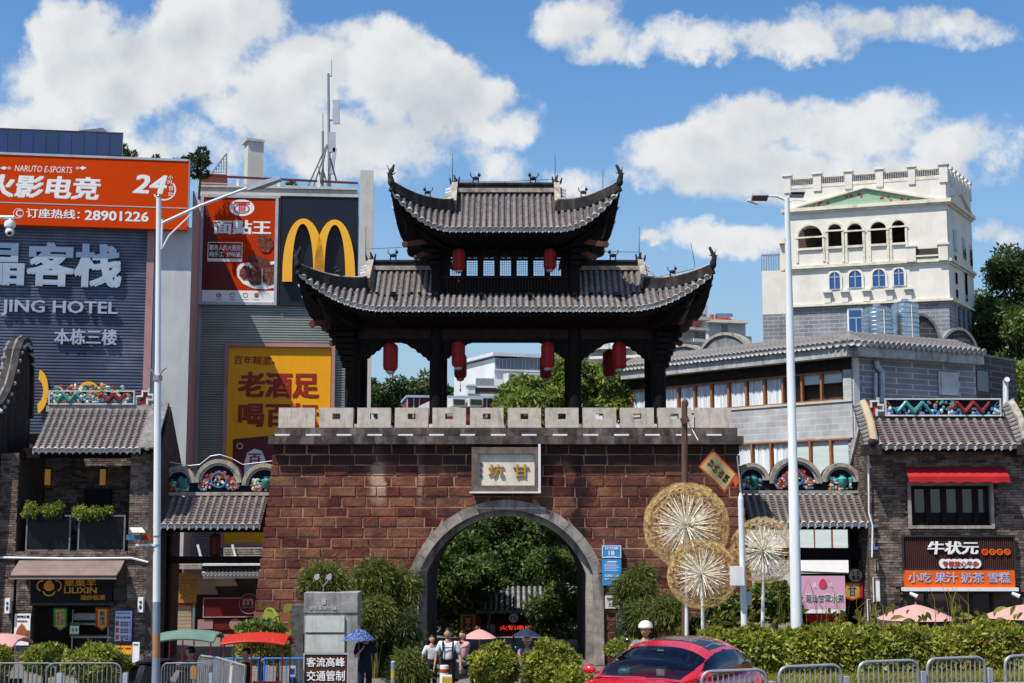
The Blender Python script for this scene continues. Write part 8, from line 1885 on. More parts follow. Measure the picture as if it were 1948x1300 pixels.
# vehicles: tricycles and scooters -------------------------------------
def wheel(par,c,r,w,ax=(0,1,0)):
  c = V(c); ax = V(ax); mb = MB(); u = ax.orthogonal().normalized(); v = ax.cross(u); n = 18
  mb.tube([c+(u*math.cos(2*math.pi*i/n)+v*math.sin(2*math.pi*i/n))*r for i in range(n+1)],w,6,cap=False); o = mb.build('wheel','rubber',par,smooth=True)
  mb = MB()
  for i in range(8): mb.cyl(c,c+(u*math.cos(math.pi*i/4)+v*math.sin(math.pi*i/4))*r,.007,n=4)
  mb.cyl(c-ax*w,c+ax*w,.04,n=8); mb.build('spokes','chrome',o)
def tricycle(px0,px1,py_top,Y,canopy,lab,straps=True,hump=12):
  cx = (px0+px1)/2; p = W(cx,py_top,Y); R = (px1-px0)/2/FPX*Y; zg = gz(p.x,Y); t = thing('tricycle_rickshaw',lab,'tricycle',(p.x,Y,zg)); z1 = p.z; D = .65
  rows = []
  for i in range(11):
    k = -1+2*i/10; rows.append([V((p.x+R*k,Y+D*q,z1-.07*k*k-.08*q*q-(.05 if abs(q) > .9 else 0))) for q in (-1,-.95,-.5,0,.5,.95,1)])
  mb = MB(); mb.grid(rows,.5); mb.grid([[v-V((0,0,.02)) for v in r] for r in rows],.5,flip=True); mb.build('canopy',canopy,t,smooth=True)
  mb = MB();
  for q in (-1,1): mb.tube([r[0 if q < 0 else -1]-V((0,0,.03)) for r in rows],.03,6)
  for r in (rows[0],rows[-1]): mb.tube([v-V((0,0,.03)) for v in r],.03,6)
  mb.build('canopy_rim',canopy,t,smooth=True,kind='stuff')
  for sx in (-.92,-.05,.92):
    for q in (-.9,.9): mb = MB(); mb.cyl((p.x+R*sx,Y+D*q,zg+.45),(p.x+R*sx,Y+D*q,z1-.2),.018,n=6); mb.build('roof_post','trike_red',t,smooth=True)
  mb = MB(); mb.box(p.x-R*.05,p.x+R*.95,Y-D*.9,Y+D*.9,zg+.35,zg+.5); mb.box(p.x-R*.95,p.x+R*.1,Y-.12,Y+.12,zg+.3,zg+.42); mb.build('chassis','trike_red',t)
  mb = MB(); mb.box(p.x+R*.0,p.x+R*.9,Y-D*.85,Y-D*.8,zg+.62,zg+.88); mb.build('side_panel','trike_red',t); mb = MB()
  for i in range(16): x = p.x+R*.02+R*.88*i/16; mb.box(x,x+R*.045,Y-D*.87,Y-D*.84,zg+.66,zg+.86)
  mb.build('seat_cover_folds','rubber',t,kind='stuff')
  mb = MB(); mb.box(p.x+R*.05,p.x+R*.85,Y-.1,Y+.4,zg+.5,zg+.72); mb.box(p.x-R*.6,p.x-R*.3,Y-.18,Y+.18,zg+.62,zg+.74); mb.build('seat','rubber',t)
  wheel(t,(p.x+R*.5,Y-D*.8,zg+.28),.26,.04); wheel(t,(p.x+R*.5,Y+D*.8,zg+.28),.26,.04); wheel(t,(p.x-R*.95,Y,zg+.28),.26,.04)
  mb = MB(); mb.tube([(p.x-R*.95,Y,zg+.28),(p.x-R*.85,Y,zg+.95),(p.x-R*.8,Y-.28,zg+1.02)],.018,6); mb.tube([(p.x-R*.85,Y,zg+.95),(p.x-R*.8,Y+.28,zg+1.02)],.018,6); mb.build('handlebar','chrome',t,smooth=True)
  if straps:
    for k in (-.5,-.28,.42,.62):
      x = p.x+R*k; z = z1-.24; mb = MB(); mb.tube([(x,Y-D*.9,z+.14),(x,Y-D*.9,z+.06),(x-.05,Y-D*.9,z-.06),(x+.05,Y-D*.9,z-.06),(x,Y-D*.9,z+.06)],.012,5); mb.build('hand_strap','strap_orange',t)
  return t
tricycle(433,549,1203,33.5,'canopy_red','red canopied tricycle with yellow hand straps left of the stele')
tricycle(309,415,1198,33.8,'canopy_green','pale green canopied tricycle just right of the left street lamp',straps=False)
tricycle(-45,42,1206,31.0,'pink_cloth','tricycle with a faded pink canopy at the left edge',straps=False)
def scooter_proto(m='scooter_black'):
  t = thing('scooter','x','scooter',(0,0,0),'black scooters parked by the left shop')   # faces -x
  wheel(t,(-.62,0,.24),.21,.05); wheel(t,(.6,0,.24),.21,.05)
  mb = MB(); mb.add([],[]); prof = [(-.5,.3),(-.62,.55),(-.5,.95),(-.42,.95),(-.36,.45),(-.1,.33),(.1,.36),(.2,.68),(.85,.74),(.9,.6),(.7,.36),(.3,.26),(-.2,.24)]
  mb.prism([(x,-.13,z) for x,z in prof],(0,.26,0)); mb.build('body',m,t)
  mb = MB(); mb.ball((.45,0,.76),.42,.14,.07); mb.build('seat','rubber',t,smooth=True); mb = MB(); mb.tube([(-.62,0,.24),(-.44,0,1.0),(-.38,-.28,1.05)],.02,6); mb.tube([(-.44,0,1.0),(-.38,.28,1.05)],.02,6); mb.build('handlebar','chrome',t,smooth=True)
  mb = MB(); mb.ball((-.56,0,.88),.07,.09,.08); mb.build('headlight','chrome',t,smooth=True)
  for s in (-1,1): mb = MB(); mb.cyl((-.40,s*.22,1.05),(-.38,s*.27,1.2),.008,n=5); mb.ball((-.38,s*.28,1.24),.02,.07,.045,8,5); mb.build('mirror',m,t,smooth=True)
  return t
SP = scooter_proto()
for i,(px,Y,rz,lab) in enumerate(((252,28.6,.7,'black scooter parked just left of the left street lamp'),(222,29.5,.9,'black scooter behind the right clipped tree'),(322,29.5,.2,'black scooter behind the railing right of the left street lamp'),(196,30.5,1.1,'black scooter farthest behind the clipped trees'))):
  x = W(px,1290,Y).x; place(SP if i == 0 else copy_tree(SP),(x,Y,gz(x,Y)),rz,lab)
def arch_scene():
  Y = 58; F = Face(860,Y,1110,Y,1150); t = thing('tiled_shop_in_arch','dark tiled roof shop seen through the arch','building',F.p(980,1230));
  zr = F.sz(980,1118)[1]; ze = W(980,1163,Y-2).z; x0 = W(908,1163,Y).x; x1 = W(1075,1163,Y).x
  tile_slope(t,(x0,Y,zr),(0,-2,ze-zr),(x1-x0,0,0),16,r=.07,tile=.25,matr=('gable_grey','gable_grey'),pan='ridge_black')
  mb = MB(); mb.hexa([(x0,Y-1.9,ze-.2),(x1,Y-1.9,ze-.2),(x1,Y+2,ze-.2),(x0,Y+2,ze-.2),(x0,Y-.1,zr-.12),(x1,Y-.1,zr-.12),(x1,Y+.1,zr-.12),(x0,Y+.1,zr-.12)]); mb.build('roof_deck','wood_black',t)
  mb = MB(); F.box(mb,908,1165,1080,1290,-3,-.5); mb.build('shop_front','interior',t); mb = MB(); F.box(mb,908,1165,1080,1182,-.5,1.5); mb.build('eave_board','black_paint',t);
  mb = MB(); F.box(mb,932,1188,942,1230,.4,.6); mb.build('white_post','ac_white',t); G = Face(860,Y-1,1110,Y-1,1190); mb = MB(); G.box(mb,904,1202,910,1232,.2,.35); mb.build('red_post','flag_red',t)
  txt(F,'火锅串串',951,1190,1012,1199,'neon',t,d=.6,t=.03,off=.01); txt(F,'酒楼',1000-20,1202,992,1212,'neon',t,d=.6,t=.03) if False else None
  l = thing('red_lantern','round orange-red lantern beside the gold edged flag in the arch','lantern',G.p(908,1170,.4)); c = G.p(909,1181,.5); mb = MB(); mb.ball(c,.13,.13,.2,12,8); mb.build('lantern_body','canopy_red',l,smooth=True); mb = MB(); mb.cyl(c+V((0,0,.2)),c+V((0,0,.3)),.03,n=6); mb.build('cap','gold',l)
  banner(Face(860,52.5,1110,52.5,1190),877,1169,903,1208,'flag_yellow','flag_red','甘坑小镇','red flag with gold fringe hanging in the arch',tcol='letter_white',d=0)
  S = Face(960,53,1000,53,1176); s = thing('speed_limit_sign','round speed limit 15 sign seen through the arch','sign',(S.p(977,1230).x,53,0)); mb = MB(); S.disc(mb,977,1176,10.5,0,.03,28); mb.build('red_rim','speed_red',s); mb = MB(); S.disc(mb,977,1176,8,.031,.036,28); mb.build('white_face','letter_white',s); txt(S,'15',971.5,1171.5,982.5,1180.5,'black_paint',s,d=.036,t=.006,off=.02); mb = MB(); a = S.sz(977,1176)[0]; S.boxs(mb,a-.03,a+.03,0,S.sz(977,1135)[1],-.05,-.01); mb.build('pole','metal_dark',s)
  umbrella(1001,1196,37.4,54,13,'navy_cloth','dark navy umbrella over the rider in the arch',name='umbrella',cat='umbrella',zground=.9,n=8)
arch_scene()

# ------------------------------------------------------------------ vegetation
mat('leaf_bamboo',(.165,.18,.036),(.07,.10,.022),ns=2,rough=.45,rnd=.55,transl=.4); mat('leaf_banyan',(.095,.145,.032),(.045,.08,.02),ns=.8,rough=.4,rnd=.6,transl=.4); mat('leaf_lime',(.30,.34,.05),(.22,.27,.04),ns=2,rough=.5,rnd=.3,transl=.35); mat('leaf_hedge',(.31,.32,.04),(.15,.19,.028),ns=1.2,rough=.42,rnd=.5,transl=.4)
tree('banyan_tree','large dark leafy tree filling the left half of the arch',(W(850,1260,57).x,57,0),W(856,1105,57),(1.7,1.6,2.7),.85,15000,.19,'leaf_banyan',k=28,seed=21,trunk=.22,bark='bark')
tree('banyan_tree','large leafy tree with leaning limbs over the arch centre',(W(1010,1260,62).x,62,0),W(985,1030,61),(3.7,1.8,2.1),1.1,17000,.2,'leaf_banyan',k=32,seed=22,trunk=.3,bark='bark')
tree('street_tree','brighter green tree in the right half of the arch',(W(1052,1260,55.8).x,55.8,0),W(1078,1130,55.8),(1.6,.9,2.3),.65,10000,.16,'leaf_mid',k=20,seed=23,trunk=.12,bark='bark')
tree('street_tree','tall tree behind the tiled shop in the arch',(W(955,1260,68).x,68,0),W(960,1060,68),(6.5,2.3,4.6),1.7,17000,.28,'leaf_banyan',k=34,seed=24,trunk=.3)
tree('street_tree','small leafy branches hanging over the tiled shop roof in the arch',(W(925,1260,55.6).x,55.6,0),W(920,1105,55.6),(.8,.6,.7),.4,3000,.15,'leaf_mid',k=12,seed=25,trunk=.07,bark='bark')
# behind the merlons
tree('roof_garden_tree','bright green leafy tree behind the merlons left of the third post',W(1060,900,74),W(1040,758,74),(3.0,1.6,1.9),.85,7500,.30,'leaf_bright',k=22,seed=31,trunk=.15,elong=2.6)
tree('roof_garden_tree','tall bright green tree behind the third post',W(1105,900,74.5),W(1105,720,74.5),(1.6,1.2,1.6),.7,4200,.30,'leaf_bright',k=14,seed=32,trunk=.13,elong=2.6)
tree('roof_garden_tree','bright green tree between the third and fourth posts',W(1150,900,73.5),W(1155,752,73.5),(1.6,1.4,1.7),.7,4600,.30,'leaf_bright',k=15,seed=33,trunk=.13,elong=2.6)
tree('roof_garden_tree','small green tree beside the low white terrace house',W(965,900,76),W(968,775,76),(.9,.9,1.2),.5,2000,.26,'leaf_bright',k=10,seed=34,trunk=.1,elong=2.6)
for (px,py,rx,rz,lab,sd,m) in ((735,765,2.3,2.6,'dark distant tree beside the pale pier',41,'leaf_dark'),(775,755,2.5,2.4,'dark distant tree in the middle of the left bay',42,'leaf_dark'),(825,757,2.3,2.1,'olive distant tree against the second post',43,'leaf_mid'),(852,770,1.2,1.5,'small distant tree peeking right of the second post',44,'leaf_mid')):
  tree('distant_tree',lab,(W(px,py,135).x,135,0),W(px,py,135),(rx,1.8,rz),1.1,3800,.42,m,k=18,seed=sd,trunk=.3,group='distant trees seen under the pavilion roof')
for (px,py,Y,rx,rz,lr,lab,sd,m,n,ls) in ((1935,520,92,2.0,2.4,1.1,'tall dark tree at the right edge beside the tower',51,'leaf_dark',7000,.3),(1895,640,90,2.2,2.6,1.1,'dark round tree behind the dark annex',52,'leaf_dark',7000,.3),(1950,660,88,2.4,3.2,1.2,'mid green tree low at the right edge',53,'leaf_mid',8000,.3),(1880,585,95,1.2,1.2,.7,'small pale tree crown right of the tower base',54,'leaf_mid',2400,.26),(1945,770,80,1.6,2.6,.9,'yellow green shrub tree behind the white vent pipe',55,'leaf_bright',4000,.25)):
  tree('edge_tree',lab,(W(px,py,Y).x,Y,0),W(px,py,Y),(rx,1.8,rz),lr,n,ls,m,k=20,seed=sd,trunk=.25)
# bamboo shrubs: drooping sprays
def bamboo(cx,cy,rx_px,ry_px,Y,n,lab,seed,zg=0.,sz=.17,m='leaf_bamboo'):
  c = W(cx,cy,Y); rx = rx_px/FPX*Y; rz = ry_px/FPX*Y; t = thing('bamboo_shrub',lab,'bamboo',(c.x,Y,zg)); g = np.random.default_rng(seed)
  k = int(n/60); d = g.normal(size=(k,3)); d /= np.linalg.norm(d,axis=1)[:,None]; cc = np.array(c)+d*np.array([rx,rx*.55,rz])*g.uniform(.45,1.0,(k,1)); w = g.integers(0,k,n)
  P = cc[w]+g.normal(size=(n,3))*.10; D = (P-cc[w])*5+d[w]*.5; leaves('foliage',P,sz,m,t,D=D,elong=7,droop=1.1,spread=.9,kind=None)
  mb = MB()
  for i in range(12):
    q = V(cc[g.integers(0,k)]); b = V((c.x+(q.x-c.x)*.25,Y+(q.y-Y)*.3,zg)); mb.tube([b,b.lerp(q,.6)+V((0,0,.15)),q],[.014,.011,.005],5)
  mb.build('culms','leaf_yellow',t,kind='stuff'); return t
bamboo(618,1110,42,36,38.5,9000,'rounded bamboo clump rising behind the stone stele',61)
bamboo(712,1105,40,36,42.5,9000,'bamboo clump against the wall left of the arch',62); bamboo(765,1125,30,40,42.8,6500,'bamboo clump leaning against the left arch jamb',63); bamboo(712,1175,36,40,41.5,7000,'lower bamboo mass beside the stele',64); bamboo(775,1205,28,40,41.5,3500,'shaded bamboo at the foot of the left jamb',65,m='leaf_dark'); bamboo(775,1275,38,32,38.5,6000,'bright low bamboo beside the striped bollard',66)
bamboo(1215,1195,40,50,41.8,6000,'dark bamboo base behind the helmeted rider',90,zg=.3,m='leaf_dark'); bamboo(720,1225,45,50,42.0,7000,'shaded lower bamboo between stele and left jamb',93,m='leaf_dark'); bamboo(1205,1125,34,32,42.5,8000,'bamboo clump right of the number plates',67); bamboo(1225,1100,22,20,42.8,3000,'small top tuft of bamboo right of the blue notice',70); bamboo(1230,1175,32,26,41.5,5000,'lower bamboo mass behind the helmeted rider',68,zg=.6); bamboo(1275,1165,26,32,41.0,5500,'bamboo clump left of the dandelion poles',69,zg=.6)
def shrub(cx,cy,rx_px,rz_px,Y,n,lab,seed,m,ls,zg=None,name='shrub',cat='shrub',trunk=False,elong=2.0,k=None,ry=None):
  c = W(cx,cy,Y); rx = rx_px/FPX*Y; rz = rz_px/FPX*Y; zg = gz(c.x,Y) if zg is None else zg; t = thing(name,lab,cat,(c.x,Y,zg)); g = np.random.default_rng(seed)
  d = g.normal(size=(n,3)); d /= np.linalg.norm(d,axis=1)[:,None]; nzv = np.array([mnoise.noise(V(q)*2.2+V((seed,0,0))) for q in d[:,:]]); r = (.80+.28*nzv)*(1-.35*g.random(n)**2.2)
  P = np.array(c)+d*np.array([rx,ry or rx*.8,rz])*r[:,None]; leaves('foliage',P,ls,m,t,outward=d+np.array([0,0,.25]),elong=elong,kind=None,droop=-.1,jitter=.5)
  ii = g.choice(n,n//9,replace=False); leaves('young_leaves',np.array(c)+(P[ii]-np.array(c))*1.06,ls*1.15,'leaf_yellow',t,outward=d[ii],elong=elong,kind=None)
  mb = MB()
  for i in range(14):
    q = c+V((g.uniform(-.6,.6)*rx,g.uniform(-.4,.4)*rx,g.uniform(-.2,.7)*rz)); b = V((c.x+g.uniform(-.05,.05),Y,zg)); mb.tube([b,V((c.x,Y,c.z-rz*.7)),q],[.05 if trunk else .02,.035 if trunk else .015,.006],5)
  mb.build('stems','bark',t,kind='stuff'); return t
shrub(940,1268,52,46,29.0,9000,'rounded leafy bush left of centre before the arch',71,'leaf_hedge',.085,name='round_bush',cat='bush'); shrub(1048,1266,60,50,28.6,12000,'wider leafy bush right of centre before the arch',72,'leaf_hedge',.085,name='round_bush',cat='bush'); shrub(1090,1290,40,25,27.5,4000,'low leafy bush touching the red car',73,'leaf_hedge',.08,name='round_bush',cat='bush')
shrub(88,1254,50,30,27.5,8000,'clipped ball tree in front of the left shop door',74,'leaf_hedge',.075,name='clipped_tree',cat='tree',trunk=True); shrub(182,1262,64,38,27.2,12000,'wider clipped ball tree right of the first one',75,'leaf_hedge',.075,name='clipped_tree',cat='tree',trunk=True); shrub(2,1258,22,30,27.0,3500,'clipped tree cut by the left edge',76,'leaf_hedge',.075,name='clipped_tree',cat='tree',trunk=True)
shrub(495,1195,52,14,36.5,3000,'wispy shrub rising behind the red tricycle roof',77,'leaf_mid',.10); shrub(500,1240,62,26,36.8,3800,'variegated shrub seen beneath the red tricycle roof',78,'leaf_yellow',.09)
shrub(1190,1235,42,20,29.3,5000,'low hedge clump between the arch jamb and the red car',79,'leaf_hedge',.075,zg=1.0)
# climbing mass behind the dandelion poles
shrub(1385,1165,52,34,37.5,9000,'dark leafy shrub behind the dandelion poles',81,'leaf_mid',.13,zg=.8); shrub(1470,1145,56,42,38.0,11000,'taller leafy shrub left of the thick white lamp',82,'leaf_mid',.13,zg=.8); shrub(1330,1195,40,18,37.0,3500,'low dark shrub at the dandelion pole foot',83,'leaf_dark',.12,zg=.8)
# broad leaf plants
def broadleaf(cx,cy,Y,n,L_,lab,seed,m='leaf_lime',zg=0.,spread=.35,up=1.0,wd=.4):
  c = W(cx,cy,Y); t = thing('broad_leaf_plant',lab,'plant',(c.x,Y,zg)); g = random.Random(seed)
  for i in range(n):
    b = c+V((g.uniform(-spread,spread),g.uniform(-.2,.2),g.uniform(-.5,.25))); a = g.uniform(-1.2,1.2); el = g.uniform(.1,1.1)*up; d = V((math.sin(a)*math.cos(el),-math.cos(a)*math.cos(el)*.5,math.sin(el))).normalized(); l = L_*g.uniform(.7,1.2)
    sd = d.cross(V((0,-1,.3))).normalized(); P = []
    for j in range(6):
      k = j/5; w = l*wd*math.sin(math.pi*min(k*.93+.07,1))**.8; q = b+d*l*k+V((0,0,-.35*l*k*k)); P.append([q-sd*w*.5,q+V((0,0,-.02)),q+sd*w*.5])
    mb = MB(); mb.grid(P); mb.build('leaf',m,t,smooth='all')
  mb = MB(); mb.cyl((c.x,Y,zg),c,.05,.03,7); mb.build('stem','bark',t); return t
broadleaf(530,1172,37.8,15,.38,'lime green broad leafed plant between gate corner and stele',5,spread=.5,wd=.55)
def canna_row():
  rows = [(1392,'below the white control box'),(1430,'at the foot of the right dandelion pole'),(1478,'just left of the thick white lamp'),(1548,'below the left edge of the pink board'),(1600,'below the right edge of the pink board'),(1660,'left of the pink parasol'),(1742,'in front of the pink parasol'),(1808,'at the right tip of the pink parasol'),(1868,'between the two pink parasols'),(1925,'before the parasol at the right edge')]
  for i,(px,l) in enumerate(rows):
    broadleaf(px,1186,34.5,16,.36,'pale broad leafed plant ' + l,100+i,'leaf_yellow' if i % 3 else 'leaf_hedge',zg=1.1,spread=.55,up=1.25,wd=.26)
canna_row()
# dry stalks
def stalks():
  g = random.Random(9); t = thing('dry_grass_stalks','thin dry brown stalks rising above the right hedge','plant',W(1640,1190,34)); mb = MB()
  for i in range(46):
    px = g.choice([1500,1540,1590,1640,1650,1700,1795,1825])+g.uniform(-22,22); p = W(px,1190,34+g.uniform(-.5,.5)); h = g.uniform(.4,1.1); mb.tube([p,p+V((g.uniform(-.1,.1),0,h*.6)),p+V((g.uniform(-.3,.2),0,h))],[.008,.007,.003],4)
  mb.build('stalks','leaf_yellow',t,kind='stuff')
stalks()
# long clipped hedge
def hedge():
  g = np.random.default_rng(91); n = 90000; Fh = Face(1345,30.0,2000,31.0,1230); L_ = Fh.len; t = thing('clipped_hedge','long clipped yellow green hedge along the road at right','hedge',Fh.w(L_/2,1.2))
  s = g.uniform(0,L_+.5,n); w = g.uniform(-1,1,n); top = g.random(n) < .45
  H = np.array([1.06+.18*mnoise.noise(V((q*.9,3,1)))+.07*mnoise.noise(V((q*3,3,1))) for q in s]); z0 = 1.08
  dn = np.array([.34*mnoise.noise(V((q*1.6,z_*5,7))) for q,z_ in zip(s,w)]);
  zz = np.where(top,H,g.random(n)**.8*H); dd = np.where(top,w*.65,.62+dn); dd = np.where(~top & (g.random(n) < .12),-.6,dd); dd = np.where(~top,dd-.12*(zz/H)**5,dd)
  inset = g.random(n)**3*.14; A = np.array(Fh.A); T = np.array(Fh.t); Nn = np.array(Fh.n)
  P = A+np.outer(s,T)+np.outer(dd-np.where(top,0,inset),Nn); P[:,2] = z0+zz-np.where(top,inset+.10*w*w,0)+np.where(top,dn*.6,0)
  D = np.outer(np.where(top,0,1),Nn)+np.outer(np.where(top,1.,.45),[0,0,1]); leaves('foliage',P,.10,'leaf_hedge',t,outward=D,elong=2.,kind=None,jitter=.6)
  for nm,q,ml,sz in (('yellow_shoots',9000,'leaf_yellow',.11),('dry_leaves',3500,'leaf_red',.09)):
    ii = g.choice(n,q,replace=False); cl = np.array([mnoise.noise(V((s[i]*.8,dd[i]*2,11.+sz*50))) for i in ii]); ii = ii[cl > .02]; leaves(nm,P[ii]+D[ii]*.05,sz,ml,t,outward=D[ii],elong=2.2,kind=None)
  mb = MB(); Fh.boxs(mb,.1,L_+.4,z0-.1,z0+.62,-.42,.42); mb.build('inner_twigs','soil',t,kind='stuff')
  m = 26000; s = g.uniform(0,L_+2,m); A2 = A+Nn*1.3; P = A2+np.outer(s-1,T)+np.outer(g.uniform(-.9,.6,m),Nn); P[:,2] = 1.3
  lv = leaves('verge_grass',P,.13,'leaf_yellow',None,D=np.tile([0,0,1.2],(m,1)),spread=.7,elong=9,kind='stuff'); tag(lv,'yellowish grass verge at the hedge foot','grass')
  # flower bed fringe beside the car
hedge()
# ------------------------------------------------------------------ red car
def car_glass_mat():
  m = bpy.data.materials.new('car_glass'); m.use_nodes = True; N = m.node_tree.nodes; L = m.node_tree.links; N.clear(); o = N.new('ShaderNodeOutputMaterial'); a = N.new('ShaderNodeBsdfTransparent'); a.inputs[0].default_value = (.42,.47,.50,1)
  g = N.new('ShaderNodeBsdfGlossy'); g.inputs['Roughness'].default_value = .03; g.inputs[0].default_value = (.85,.92,1,1); f = N.new('ShaderNodeFresnel'); f.inputs[0].default_value = 1.55; x = N.new('ShaderNodeMixShader'); L.new(f.outputs[0],x.inputs[0]); L.new(a.outputs[0],x.inputs[1]); L.new(g.outputs[0],x.inputs[2]); L.new(x.outputs[0],o.inputs[0]); MATS['car_glass'] = m
mat('car_paint',(.52,.010,.018),(.49,.009,.016),ns=.5,rough=.22,coat=1.,spec=.6)
car_glass_mat(); mat('seat_cloth',(.03,.03,.034),rough=.8); mat('sunroof',(.008,.012,.025),rough=.06,spec=.8); mat('rim_metal',(.35,.35,.37),rough=.3,metal=.9); mat('lens_red',(.4,.01,.01),rough=.2,coat=1.)
def build_car():
  t = thing('red_car','glossy crimson rounded coupe with dark glass sunroof, cropped by the bottom edge','car',(0,0,0))
  L0,L1 = 1.30,-1.92; ZB = .93
  def ip(x,tab):
    for (a,b),(c,d) in zip(tab[:-1],tab[1:]):
      if x <= a and x >= c: k = (a-x)/(a-c); k = k*k*(3-2*k)*.35+k*.65; return b+(d-b)*k
    return tab[0][1] if x > tab[0][0] else tab[-1][1]
  roofz = [(1.30,.95),(.85,1.22),(.45,1.40),(.10,1.475),(-.30,1.50),(-.75,1.475),(-1.15,1.36),(-1.55,1.16),(-1.92,.95)]
  wbelt = [(1.30,.66),(.9,.77),(.3,.82),(-.6,.82),(-1.3,.74),(-1.92,.50)]
  def G(x,a,out=0.):      # a: 0 left belt, pi right belt
    zr = ip(x,roofz); wb = ip(x,wbelt); c = math.cos(a); s = math.sin(a); y = wb*math.copysign(abs(c)**.72,c)*(1-.20*abs(s)**1.2*abs(c)**.2); z = ZB+(zr-ZB)*abs(s)**.62
    return V((x,y*(1+out),z+out*.6))
  NX,NA = 150,96
  P = [[G(L0+(L1-L0)*i/NX,math.pi*j/NA) for j in range(NA+1)] for i in range(NX+1)]
  cls = {}
  def kind(x,a):
    s = min(a,math.pi-a); zr = ip(x,roofz); deg = math.degrees(s)
    # windshield
    if .47 < x < 1.24 and deg > 21+ (1.24-x)*6 : return 'windshield'
    if -1.15 > x > -1.72 and deg > 30: return 'rear'
    # sunroof
    if -.55 < x < .16 and deg > 38: return 'sunroof'
    # side glass: an arch, set behind the pillar
    if 3 < deg:
      front = .98-.0165*deg*1.0; k = (x-(-.2))/1.15; top = 31*math.sqrt(max(0,1-((x+.28)/1.28)**2))
      if deg < top and x < 1.02-.02*deg and x > -1.45: return 'door_pillar' if -.92 < x < -.86 else 'side'
    return 'body'
  fc = {}
  for i in range(NX):
    for j in range(NA):
      x = L0+(L1-L0)*(i+.5)/NX; a = math.pi*(j+.5)/NA; fc.setdefault(kind(x,a) + ('L' if kind(x,a) == 'side' and a < math.pi/2 else ''),[]).append((i,j))
  W1 = NA+1
  for k,fl in fc.items():
    mb = MB(); idx = {}; vs = []; out = {'body': 0,'door_pillar': 0}.get(k,-.004); fs = []
    for (i,j) in fl:
      f = []
      for (p,q) in ((i,j),(i+1,j),(i+1,j+1),(i,j+1)):
        if (p,q) not in idx: idx[(p,q)] = len(vs); vs.append(P[p][q] if out == 0 else G(L0+(L1-L0)*p/NX,math.pi*q/NA,out))
        f.append(idx[(p,q)])
      fs.append(tuple(f))
    mb.add(vs,fs,.5); nm = {'body': 'cabin_shell','windshield': 'windscreen','rear': 'rear_window','sunroof': 'sunroof','side': 'side_window','sideL': 'side_window','door_pillar': 'door_pillar'}[k]
    mb.build(nm,{'body': 'car_paint','sunroof': 'sunroof','door_pillar': 'metal_dark'}.get(k,'car_glass'),t,smooth='all')
  mb = MB(); mb.box(-1.5,1.0,-.70,.70,.5,.93); mb.build('cabin_floor','cloth_dark',t) if False else None
  for x,y in ((.05,-.36),(.05,.36),(-.85,-.34),(-.85,.34)):
    mb = MB(); mb.hexa([(x-.30,y-.22,.75),(x-.14,y-.22,.75),(x-.14,y+.22,.75),(x-.30,y+.22,.75),(x-.42,y-.19,1.20),(x-.30,y-.19,1.20),(x-.30,y+.19,1.20),(x-.42,y+.19,1.20)]); mb.build('seat_back','seat_cloth',t); mb = MB(); mb.ball((x-.37,y,1.27),.05,.13,.08,12,8); mb.build('headrest','seat_cloth',t,smooth=True)
  mb = MB(); mb.hexa([(.55,-.72,.8),(1.25,-.62,.8),(1.25,.62,.8),(.55,.72,.8),(.55,-.72,.99),(1.20,-.6,.955),(1.20,.6,.955),(.55,.72,.99)]); mb.build('dashboard','seat_cloth',t)
  mb = MB(); mb.tube([(.50+.05*math.sin(a),.36+.17*math.cos(a),1.02+.15*math.sin(a)) for a in [2*math.pi*i/18 for i in range(19)]],.013,6,cap=False); mb.build('steering_wheel','rubber',t,smooth=True)
  mb = MB(); mb.ball((.60,0,1.34),.02,.11,.035,12,8); mb.build('rear_mirror','rubber',t,smooth=True)
  # lower body
  st = [(2.13,.42,.55,.62),(2.05,.50,.70,.70),(1.80,.34,.86,.80),(1.45,.30,.90,.90),(1.05,.26,.90,.955),(.4,.24,.88,.955),(-.4,.24,.88,.955),(-1.05,.26,.90,.955),(-1.5,.30,.90,.93),(-1.85,.36,.84,.84),(-2.10,.48,.66,.68),(-2.15,.5,.5,.6)]
  rows = []
  for (x,zb,w,zt) in st:
    r = []
    for (a,b) in ((-.80,0),(-1,.12),(-1.0,.5),(-.97,.80),(-.88,.97),(-.6,1.03),(0,1.06),(.6,1.03),(.88,.97),(.97,.80),(1.0,.5),(1,.12),(.80,0)): r.append(V((x,w*a,zb+(zt-zb)*b)))
    rows.append(r)
  mb = MB(); mb.grid(rows,.5,flip=True); mb.add(rows[0],[tuple(range(13))]); mb.add(rows[-1],[tuple(range(12,-1,-1))]); mb.add([r[0] for r in rows]+[r[-1] for r in rows],[(i,i+1,12+i+1,12+i) for i in range(11)],.5); o = mb.build('lower_body','car_paint',t,smooth='all')
  m = o.modifiers.new('s','SUBSURF'); m.levels = 1; m.render_levels = 2
  for x in (1.38,-1.32):
    for s in (-1,1):
      mb = MB(); mb.cyl((x,s*.72,.32),(x,s*.905,.32),.325,n=26); w = mb.build('wheel','rubber',t,smooth=True); mb = MB(); mb.cyl((x,s*.90,.32),(x,s*.915,.32),.21,n=20); mb.build('rim','rim_metal',w,smooth=True)
      mb = MB(); mb.tube([(x+.40*math.cos(a),s*.885,.33+.40*math.sin(a)) for a in [math.pi*i/14 for i in range(15)]],.045,8); mb.build('wheel_arch','car_paint',t,smooth=True)
